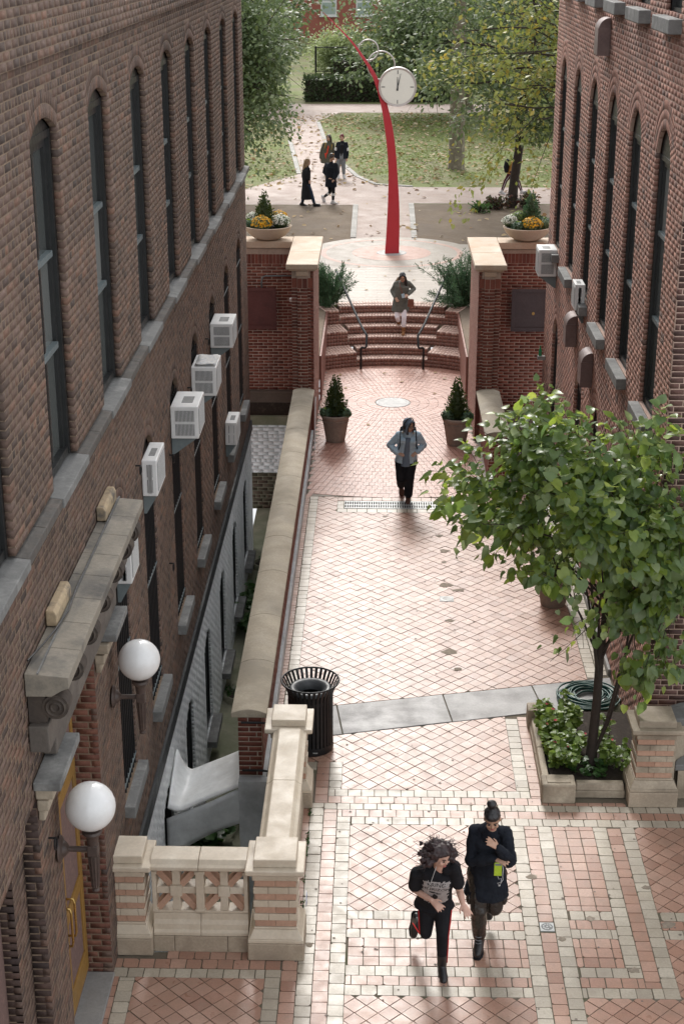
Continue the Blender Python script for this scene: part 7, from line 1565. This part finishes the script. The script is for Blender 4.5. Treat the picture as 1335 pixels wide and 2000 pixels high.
def shoes(root, j, fr, m, boot=.12, sole=None, laces=False, size=1.0):
    org = fr['org']; out = []
    for s in 'RL':
        a, t, k_ = j['an' + s], j['to' + s], j['kn' + s]; B = Body(); d = nv(t - a); sh = nv(k_ - a); dh = nv(d - sh * (d @ sh) * .85); heel = a - dh * .045 - sh * .035
        ball_ = a + dh * .11 - sh * .05; toe = a + dh * .165 - sh * .055
        B.limb([heel, lerp(heel, ball_, .5) + sh * .012, ball_, toe], [.040 * size, .043 * size, .044 * size, .034 * size]); B.limb([a - sh * .01, a + sh * boot], [.047 * size, .054 * size])
        o = B.build('shoe', m, root, min(fr['vox'], .011), 0, 2, org)
        side = nv(np.cross(sh, dh)); b = MB(); q = []
        for (c_, w_) in ((heel - dh * .045, .022), (heel - dh * .02, .040), (lerp(heel, ball_, .5), .037), (ball_, .047), (toe + dh * .02, .032), (toe + dh * .04, .014)): q.append((c_, w_))
        ring = [c_ + side * w_ * size for c_, w_ in q] + [c_ - side * w_ * size for c_, w_ in q[::-1]]; n = len(ring); dz = .042 * size; th = .022 if sole is None else .035
        V = [tuple(p - sh * dz * .6 - org) for p in ring] + [tuple(p - sh * (dz * .6 + th) - org) for p in ring]
        b.add(V, [tuple(range(n)), tuple(range(n, 2 * n))[::-1]] + [(i, (i + 1) % n, n + (i + 1) % n, n + i) for i in range(n)]); b.build('sole', sole or m, o, bevel=.004)
        if laces:
            b = MB()
            for q_ in range(6):
                c_ = a + sh * (boot * .9 - q_ * .032) + dh * (.05 + .012 * max(0, q_ - 2)); b.tube([c_ - side * .03 - org, c_ + dh * .012 - org, c_ + side * .03 - org], .004, 5)
            b.build('laces', C_GREY, o, kind='stuff')
    return out
def front_panel(root, j, fr, m, name, w=.36, t=1.21, hem=.10, topz=.0):
    """garment showing in the opening of a jacket"""
    B = Body(); up, rv, P = fr['up'], fr['rv'], j['pelvis']; dn = np.array([0, 0, -1.0]); f = fr['fw'] * .018
    B.loft([P + dn * hem + f, P + up * .03 + f, lerp(P, j['chest'], .45) + f, j['chest'] + f, fr['midsh'] - up * (.02 + topz) + f * 1.6], [.16 * w * t * 1.3, .16 * w * t * 1.2, .15 * w * t, .16 * w * t * .85, .15 * w * t * .7], [.125 * t, .118 * t, .112 * t, .120 * t, .092 * t], rv); return B.build(name, m, root, fr['vox'], .006, 2, fr['org'])
def band(root, fr, pts, r, m, name, n=6, sq=None):
    b = MB(); b.tube([np.asarray(p) - fr['org'] for p in pts], r, n, sq=sq); return b.build(name, m, root, smooth=True)

# running woman in a printed T-shirt
rA, jA, fA = person('running woman in black printed T-shirt with dark curly hair flying', JOINTS['A'], M_SKIN, (38, 18, 4), 'short', .0075, 1.0, M_HAIRM)
shirt = top(rA, jA, fA, C_BLACK, 't_shirt', 1.10, .05, .36, 1.14, .018, collar=False, neckr=.070)
legs(rA, jA, fA, C_BLACK, 'leggings', (.100, .082, .062, .058, .046), .004, .97); shoes(rA, jA, fA, C_BOOT, .14, None, False, 1.02)
rs = np.random.RandomState(6); hp = fA['hp']; Hc_ = Body(); hm = MB()
for k_ in range(120):
    a = rs.uniform(-2.3, 2.3); el = rs.uniform(-.75, 1.2); base = hp(.085 * math.sin(a) * math.cos(el), .03 + .085 * math.cos(a) * math.cos(el), .025 + .09 * math.sin(el)); outv = nv(base - hp(0, .03, .02))
    d_ = nv(outv * .6 + np.array([-.9 if outv[0] < .3 else .8, .2, -.35 if el < .4 else .1]) + rs.normal(size=3) * .25); ln = (rs.uniform(.01, .08) + (.08 * rs.rand() if outv[0] < 0 else 0)) * (1.0 if el < .35 else .35)
    Hc_.ball(base + d_ * ln, rs.uniform(.016, .028)); Hc_.ball(base + d_ * ln * .5, .026)
    u = nv(np.cross(d_, rs.normal(size=3))); w = np.cross(d_, u); ph = rs.uniform(0, 6)
    hm.tube([base + d_ * (ln + .07 * t) * (.4 + .6 * t) + .010 * (u * math.cos(ph + t * 9) + w * math.sin(ph + t * 9)) - fA['org'] for t in np.linspace(0, 1.05, 10)], [.004 * (1 - .6 * i / 9) for i in range(10)], 4)
hc = Hc_.build('curly_hair', M_HAIRM, fA['body'], .009, .03, 1, fA['org'], HAIRTEX); hm.build('loose_curls', M_HAIRM, fA['body'], smooth=True, kind='stuff')
band(rA, fA, [lerp(jA['wrR'], jA['elR'], .12) + .027 * (math.cos(t) * np.array([0, .8, .6]) + math.sin(t) * np.array([.75, -.4, .5])) for t in np.linspace(0, 6.28, 17)], .006, C_BLACK, 'wristband')
for s in 'RL':
    h, k_, a = jA['hip' + s], jA['kn' + s], jA['an' + s]; sd_ = fA['rv'] * (1 if s == 'L' else -1) + np.array([0, -.35, 0]); sd_ = nv(sd_); pts = [lerp(h, k_, .15) + sd_ * .096, lerp(h, k_, .55) + sd_ * .083, k_ + sd_ * .064, lerp(k_, a, .5) + sd_ * .058, lerp(k_, a, .9) + sd_ * .050]
    band(rA, fA, pts, .007, C_RED, 'side_stripe', 6)
# cord necklace and print on the shirt, laid onto the fabric
dg = bpy.context.evaluated_depsgraph_get(); ev = shirt.evaluated_get(dg); me = ev.to_mesh(); bvh = BVHTree.FromPolygons([v.co[:] for v in me.vertices], [p.vertices[:] for p in me.polygons]); ev.to_mesh_clear()
def onto(u, v, lift=.003):
    c0 = jA['chest'] - fA['org'] - fA['up'] * .06 + fA['rv'] * u + fA['up'] * v; f = fA['fw']; h = bvh.ray_cast(Vector(c0 + f * .5), Vector(-f), 1.0)
    return None if h[0] is None else np.array(h[0]) + f * lift
M_PRINT = mat('grey_screen_print', [(.40, .37, .355), (.34, .31, .30), (.46, .43, .42)], .85, nscale=16, bump=.1, dirt=((.10, .09, .09), 30, .5, .58)); M_INK = mat('black_print_ink', [(.012, .011, .012), (.02, .018, .019)], .8, bump=0)
V = []; F = []; nx, ny = 26, 30; idx = {}
for a in range(nx + 1):
    for b_ in range(ny + 1):
        u, v = -.145 + .29 * a / nx, -.25 + .40 * b_ / ny
        if abs(u) > .135 + .008 * math.sin(v * 90) + .006 * math.sin(v * 230) or v > .130 - .25 * u * u * 4 + .006 * math.sin(u * 120) or v < -.235 + .01 * math.sin(u * 150): continue
        p = onto(u, v)
        if p is not None: idx[(a, b_)] = len(V); V.append(tuple(p))
for a in range(nx):
    for b_ in range(ny):
        q = [(a, b_), (a + 1, b_), (a + 1, b_ + 1), (a, b_ + 1)]
        if all(k_ in idx for k_ in q): F.append(tuple(idx[k_] for k_ in q))
pr_ = MB().add(V, F).build('shirt_print', M_PRINT, shirt, smooth=True)
def shirt_text(txt, u0, v0, size, arc=0.0, m_=M_INK):
    cu = bpy.data.curves.new('lettering', 'FONT'); cu.body = txt; cu.size = size; cu.align_x = 'CENTER'; to = bpy.data.objects.new('lettering', cu); col.objects.link(to); d_ = bpy.context.evaluated_depsgraph_get(); tm = bpy.data.meshes.new_from_object(to.evaluated_get(d_)); bpy.data.objects.remove(to)
    for v in tm.vertices:
        u = u0 + v.co.x; p = onto(u, v0 + v.co.y - arc * (u - u0) ** 2 * 10, .0065); v.co = p if p is not None else v.co
    tm.materials.clear(); tm.materials.append(m_); mkobj('lettering', tm, pr_)
shirt_text('BRING', 0, .072, .062, .22); shirt_text('HORIZON', 0, .012, .060, .22)
for (u, v, r_) in ((-.085, .085, .020), (.088, .088, .022)):
    pts = [onto(u + r_ * math.cos(t), v + r_ * math.sin(t), .007) for t in np.linspace(0, 6.28, 15)]
    if all(p is not None for p in pts): MB().tube(pts, .0035, 5, cap=False).build('print_ornament', M_PRINT, pr_)
for (u, v, w_, h_) in ((0, -.115, .030, .05), (-.02, -.03, .05, .012), (.03, -.05, .03, .008)):
    pts = [onto(u + w_ * math.cos(t) * .9, v + h_ * math.sin(t) * (1 + .3 * math.cos(3 * t)), .0062) for t in np.linspace(0, 6.28, 13)[:-1]]; c_ = onto(u, v, .0065)
    if c_ is not None and all(p is not None for p in pts): MB().add([tuple(c_)] + [tuple(p) for p in pts], [(0, i + 1, (i + 1) % 12 + 1) for i in range(12)]).build('print_ornament', M_INK, pr_)
pts = [fA['hp'](-.05, -.03, -.10), jA['neck'] + fA['fw'] * .09 - fA['rv'] * .05] + [p + fA['org'] for p in (onto(-.06, .10, .006), onto(-.07, .02, .006), onto(-.075, -.06, .006)) if p is not None]
band(rA, fA, pts, .0028, C_WHITE, 'neck_cord', 5)

# woman in an oversized black hoodie
rB, jB, fB = person('woman in oversized black hoodie with hair in a top bun, hand at her chin', JOINTS['B'], M_SKIN2, (-4, 24, -4), 'bun', .0075, 1.0, M_HAIRK)
top(rB, jB, fB, C_NAVYK, 'hoodie', 1.13, .26, 1.0, 1.20, .036, (.070, .076, .078, .068, .050), True, .080)
Bh = Body(); Bh.limb([jB['neck'] - fB['rv'] * .09 + np.array([0, .02, .0]), jB['neck'] + np.array([0, .09, .02]), jB['neck'] + fB['rv'] * .09 + np.array([0, .02, .0])], [.045, .06, .045]); Bh.build('hood', C_NAVYK, rB, .009, .01, 2, fB['org'])
legs(rB, jB, fB, C_VINYL, 'cargo_trousers', (.120, .104, .086, .082, .072), .016, .86); shoes(rB, jB, fB, C_BOOT, .20, C_BLACK, True, 1.12)
for s in 'RL':
    h, k_ = jB['hip' + s], jB['kn' + s]; c_ = lerp(h, k_, .7) + fB['rv'] * (.095 if s == 'L' else -.095); q = Body(); q.ball(c_, (.035, .05, .07)); q.build('cargo_pocket', C_VINYL, rB, .009, .01, 2, fB['org'])
band(rB, fB, [lerp(jB['hipR'], jB['knR'], .25) - fB['rv'] * .12, lerp(jB['hipR'], jB['knR'], .6) - fB['rv'] * .16 + np.array([0, -.02, 0]), jB['knR'] - fB['rv'] * .12 + np.array([0, 0, -.05]), lerp(jB['knR'], jB['anR'], .2) - fB['rv'] * .11], .006, C_GREY, 'hanging_strap')
pc = jB['haR'] + np.array([-.005, -.035, -.085]); ph = thing('phone', 'phone in a lime green case held by the woman in the black hoodie', 'phone', tuple(pc)); MB().box(-.038, .038, -.006, .006, -.075, .075).build('case', mat('lime_case', [(.36, .50, .03), (.42, .56, .045)], .4, bump=.05), ph, bevel=.006); MB().box(-.030, .030, -.0085, -.0062, .045, .068).build('camera_window', C_GREY, ph, bevel=.001)
b = MB(); b.tube([(.0, -.01, -.074), (.01, -.02, -.10), (.035, -.03, -.085), (.03, -.03, -.13), (.0, -.02, -.145), (.015, -.02, -.17)], .0028, 5); b.tube([(.035, -.005, .07), (.05, -.02, .02), (.045, -.03, -.05), (.05, -.03, -.10), (.02, -.03, -.16)], .0028, 5); b.ell((.015, -.02, -.175), (.008, .008, .008), 8, 6); b.ell((.02, -.03, -.165), (.008, .008, .008), 8, 6); b.build('earphones', C_WHITE, smooth=True, label='white earphone cord hanging from the lime green phone', cat='earphones', loc=tuple(pc))

# person in a denim jacket
rC, jC, fC = person('person in light denim jacket with blue hood up, hands in pockets', JOINTS['C'], M_SKIN2, (42, 10, 0), 'none', .010, 1.0, M_HAIRK)
top(rC, jC, fC, C_DENIM, 'denim_jacket', 1.22, .04, 1.0, 1.0, .024, (.070, .070, .068, .062, .052), True, .085); front_panel(rC, jC, fC, C_HOOD, 'jersey', .44, 1.27, .09)
legs(rC, jC, fC, C_BLACK, 'trousers', (.118, .104, .090, .086, .080), .010, .90); shoes(rC, jC, fC, C_BBOOT, .09, C_BLACK, False, 1.05)
hp = fC['hp']; B = Body(); B.ball(hp(0, .035, .035), (.098, .098, .108), fC['R3']); B.ball(hp(0, .05, -.05), (.095, .085, .09), fC['R3'])
for s in (-1, 1): B.limb([hp(0, -.055, .112), hp(s * .065, -.05, .075), hp(s * .088, -.038, .0), hp(s * .082, -.03, -.08), hp(s * .05, -.035, -.13)], [.020, .021, .023, .026, .026])
B.build('hood', C_HOOD, rC, .009, .008, 2, fC['org'])
b = MB()
for s in (-1, 1): b.tube([O_ - fC['org'] for O_ in (hp(s * .03, -.070, .082), hp(s * .058, -.066, .05), hp(s * .070, -.052, -.01), hp(s * .066, -.05, -.07), hp(s * .072, -.075, -.13))], .014, 7)
b.build('hair', M_HAIRK, fC['body'], smooth=True)
hd = thing('headphones', 'black headphones over the blue hood of the person in denim', 'headphones', tuple(hp(0, .02, .05))); c0 = hp(0, .02, .05); R3 = fC['R3']
MB().tube([hp(.112 * math.sin(t), .01, .035 + .118 * math.cos(t)) - c0 for t in np.linspace(-1.65, 1.65, 17)], .010, 8).build('headband', C_BOOT, hd, smooth=True)
for s in (-1, 1): MB().ell(hp(s * .108, .005, -.005) - c0, (.022, .036, .042), 12, 8, R3).build('ear_cup', C_BOOT, hd, smooth=True)
gl = thing('glasses', 'thin round glasses worn by the person in denim', 'glasses', tuple(hp(0, -.09, 0)))
for s in (-1, 1): MB().tube([hp(s * .034 + .024 * math.cos(t), -.098, .002 + .021 * math.sin(t)) - hp(0, -.09, 0) for t in np.linspace(0, 6.28, 17)], .0022, 5, cap=False).build('rim', M_STEEL, gl)
bp = thing('backpack', 'black backpack worn over the denim jacket', 'backpack', tuple(jC['chest'])); B = Body(); B.loft([(0, .20, -.30), (0, .22, -.1), (0, .21, .12), (0, .19, .18)], [.15, .16, .15, .10], [.07, .085, .075, .05], (1, 0, 0)); B.build('bag', C_BLACK, bp, .012, .01)
for s in (-1, 1): MB().tube([(s * .13, .15, .15), (s * .135, .03, .185), (s * .14, -.09, .13), (s * .145, -.15, .02), (s * .15, -.14, -.10), (s * .17, -.06, -.18), (s * .17, .10, -.2)], .026, 8, sq=.35).build('strap', C_BLACK, bp, smooth=True)
Q = Body()
for s in 'RL': Q.limb([lerp(jC['el' + s], jC['wr' + s], .93), lerp(jC['el' + s], jC['wr' + s], 1.0)], [.056, .056])
for s in (-1, 1):
    c_ = jC['chest'] + fC['fw'] * .152 + fC['rv'] * s * .10 + fC['up'] * .0; b = MB(); b.obox(c_ - fC['org'], fC['rv'] * .05, fC['up'] * .028, fC['fw'] * .012); b.build('pocket_flap', C_DENIM, rC, bevel=.008)
B = Body(); B.limb([jC['neck'] + fC['rv'] * .10 + fC['fw'] * .03, jC['neck'] + np.array([0, .09, .03]), jC['neck'] - fC['rv'] * .10 + fC['fw'] * .03], [.026, .034, .026]); B.build('sherpa_collar', mat('cream_fleece', [(.45, .42, .36), (.5, .46, .4)], .95, bump=.8, bscale=60), rC, .009, .01, 2, fC['org'])

# woman coming down the steps
rD, jD, fD = person('woman in olive parka and white trousers walking down the brick steps', JOINTS['D'], M_SKIN2, (0, 26, 0), 'front', .011, .98, M_HAIRK)
top(rD, jD, fD, C_OLIVE, 'parka', 1.16, .22, 1.0, 1.12, .014, (.062, .060, .062, .058, .046), True, .075); legs(rD, jD, fD, C_WHITET, 'white_trousers', (.088, .080, .062, .058, .044), .005, .93); shoes(rD, jD, fD, C_TBOOT, .10, None, False, .95)
B = Body(); n = jD['neck']; B.limb([n - fD['rv'] * .15 + np.array([0, .04, -.02]), n - fD['rv'] * .10 + np.array([0, .12, .04]), n + np.array([0, .16, .03]), n + fD['rv'] * .10 + np.array([0, .13, .0])], [.035, .04, .045, .035]); B.build('fur_trim', C_FUR, rD, .010, .03, 1, fD['org'], HAIRTEX)
bgp = jD['haL'] + fD['rv'] * .10 + np.array([.0, -.03, -.16]); bag = thing('shoulder_bag', 'small brown leather shoulder bag of the woman on the steps', 'bag', tuple(bgp)); MB().frust((-.08, .08, -.04, .04), -.10, (-.065, .065, -.03, .03), .09).build('bag_body', mat('chestnut_leather', [(.15, .05, .03), (.19, .065, .04)], .5, bump=.15), bag, bevel=.015); MB().box(-.07, .07, -.048, -.036, -.02, .085).build('flap', MATS['chestnut_leather'], bag, bevel=.006)
MB().tube([np.asarray(q) - bgp for q in (bgp + np.array([-.04, 0, .09]), lerp(jD['chest'], jD['pelvis'], .5) + fD['fw'] * .15 + fD['rv'] * .06, jD['chest'] + fD['fw'] * .155 - fD['rv'] * .03, jD['neck'] - fD['rv'] * .075 + fD['fw'] * .085 - np.array([0, 0, .03]), jD['neck'] - fD['rv'] * .09 + np.array([0, .05, 0]))], .011, 6, sq=.5).build('strap', MATS['chestnut_leather'], bag, smooth=True)
MB().obox((0, 0, 0), (.035, 0, .012), (0, .006, 0), (-.012, 0, .05)).build('pale_card', mat('pale_blue_card', [(.50, .56, .58), (.20, .40, .55)], .5, nscale=20, bump=0), label='pale blue and white card held by the woman on the steps', cat='card', loc=tuple(jD['haL'] + np.array([-.09, -.09, .01])))

# four walkers in the park and one behind the tree
def walker(label, key, skin, hr, hair, hmat, coat, trous, shoe, hem, vox=.015, thick=1.2, flare=1.0, tr=(.100, .086, .066, .062, .050), end=.95, boot=.03, sl=(.066, .062, .060, .056, .048)):
    r_, j_, f_ = person(label, JOINTS[key], skin, hr, hair, vox, 1.0, hmat, hands=True); top(r_, j_, f_, coat, 'jacket', thick, hem, 1.0, flare, .014, sl); legs(r_, j_, f_, trous, 'trousers', tr, .005, end); shoes(r_, j_, f_, shoe, boot, None, False, 1.0); return r_, j_, f_
rE, jE, fE = walker('woman with long light brown hair in a long black coat walking right', 'E', M_SKIN, (88, 6, 0), 'longback', M_HAIRL, C_BLACK, C_JEAN, C_BOOT, .50, thick=1.12, flare=1.25)
front_panel(rE, jE, fE, C_TANW, 'knit_top', .40, 1.18, -.05)
rF, jF, fF = walker('person in black puffer jacket, black leggings and white trainers', 'F', M_SKIN2, (62, 22, 0), 'short', M_HAIRB, C_NAVYK, C_BLACK, C_WSHOE, .16, thick=1.34, tr=(.090, .076, .058, .056, .042), sl=(.084, .086, .084, .074, .056))
for s in 'RL':
    k_, a = jF['kn' + s], jF['an' + s]; Q = Body(); Q.limb([lerp(k_, a, .12), lerp(k_, a, .24)], [.064, .063]); Q.build('white_knee_band', C_WHITE, rF, .012, 0, 1, fF['org'])
Q = MB(); Q.ell(fF['hp'](0, -.01, .125) - fF['org'], (.030, .030, .022), 10, 6); Q.build('orange_hair_patch', mat('bleached_hair', [(.45, .22, .07), (.4, .19, .06)], .6, bump=.3), rF, smooth=True)
rG, jG, fG = walker('person with dark bobbed hair in moss green jacket over a red shirt', 'G', M_SKIN, (-32, 6, 0), 'long', M_HAIRB, C_OLIVE2, C_JEAN, C_BOOT, .16)
front_panel(rG, jG, fG, C_REDT, 'red_shirt', .26, 1.24, -.22)
for s in (-1, 1): band(rG, fG, [fG['midsh'] + fG['rv'] * s * .12 + np.array([0, .05, .05]), jG['chest'] + fG['rv'] * s * .12 + fG['fw'] * .15 + fG['up'] * .1, jG['chest'] + fG['rv'] * s * .125 + fG['fw'] * .155 - fG['up'] * .08], .024, C_STRAPY, 'bag_strap', 8, .4)
rH, jH, fH = walker('person with dark red hair in black jacket with white sleeve stripes', 'H', M_SKIN, (-12, 4, 0), 'short', M_HAIRR, C_NAVYK, C_GREY, C_WSHOE, .06, thick=1.26, tr=(.112, .100, .080, .076, .064), end=.78)
front_panel(rH, jH, fH, C_BLACK, 'crop_top', .42, 1.30, -.16); front_panel(rH, jH, fH, C_GREY, 'waistband', .50, 1.26, .08, .26)
for s in 'RL':
    for t_ in (.62, .78):
        Q = Body(); a, e = jH['sh' + s], jH['el' + s]; Q.limb([lerp(a, e, t_), lerp(a, e, t_ + .06)], [.072, .072]); Q.build('sleeve_stripe', C_WHITE, rH, .012, 0, 1, fH['org'])
    Q = Body(); Q.ball(jH['sh' + s] + fH['up'] * .045 - fH['rv'] * (.04 if s == 'L' else -.04), (.05, .05, .025)); Q.build('shoulder_patch', C_WHITE, rH, .012, 0, 1, fH['org'])
rI, jI, fI = walker('person with purple hair and black backpack walking behind the dark tree trunk', 'I', M_SKIN, (85, 28, 0), 'short', M_HAIRP, C_MUST, C_MAROON, C_WSHOE, .06)
for s in 'RL':
    h, k_, a = jI['hip' + s], jI['kn' + s], jI['an' + s]; v = np.array([0, -1, 0]); band(rI, fI, [lerp(h, k_, .1) + v * .098, k_ + v * .066, lerp(k_, a, .9) + v * .052], .009, C_WHITE, 'side_stripe')
bp = thing('backpack', 'black backpack of the walker half hidden by the dark tree trunk', 'backpack', tuple(jI['chest'])); B = Body(); B.loft([(-.22, 0, -.28), (-.25, 0, -.1), (-.22, 0, .1), (-.17, 0, .17)], [.07, .09, .08, .05], [.13, .15, .14, .09], (1, 0, 0)); B.build('bag', C_BLACK, bp, .015, .01)
MB().tube([(-.14, -.1, .14), (-.02, -.12, .2), (.10, -.12, .08), (.06, -.12, -.12), (-.14, -.1, -.22)], .02, 8, sq=.4).build('strap', C_BLACK, bp, smooth=True)
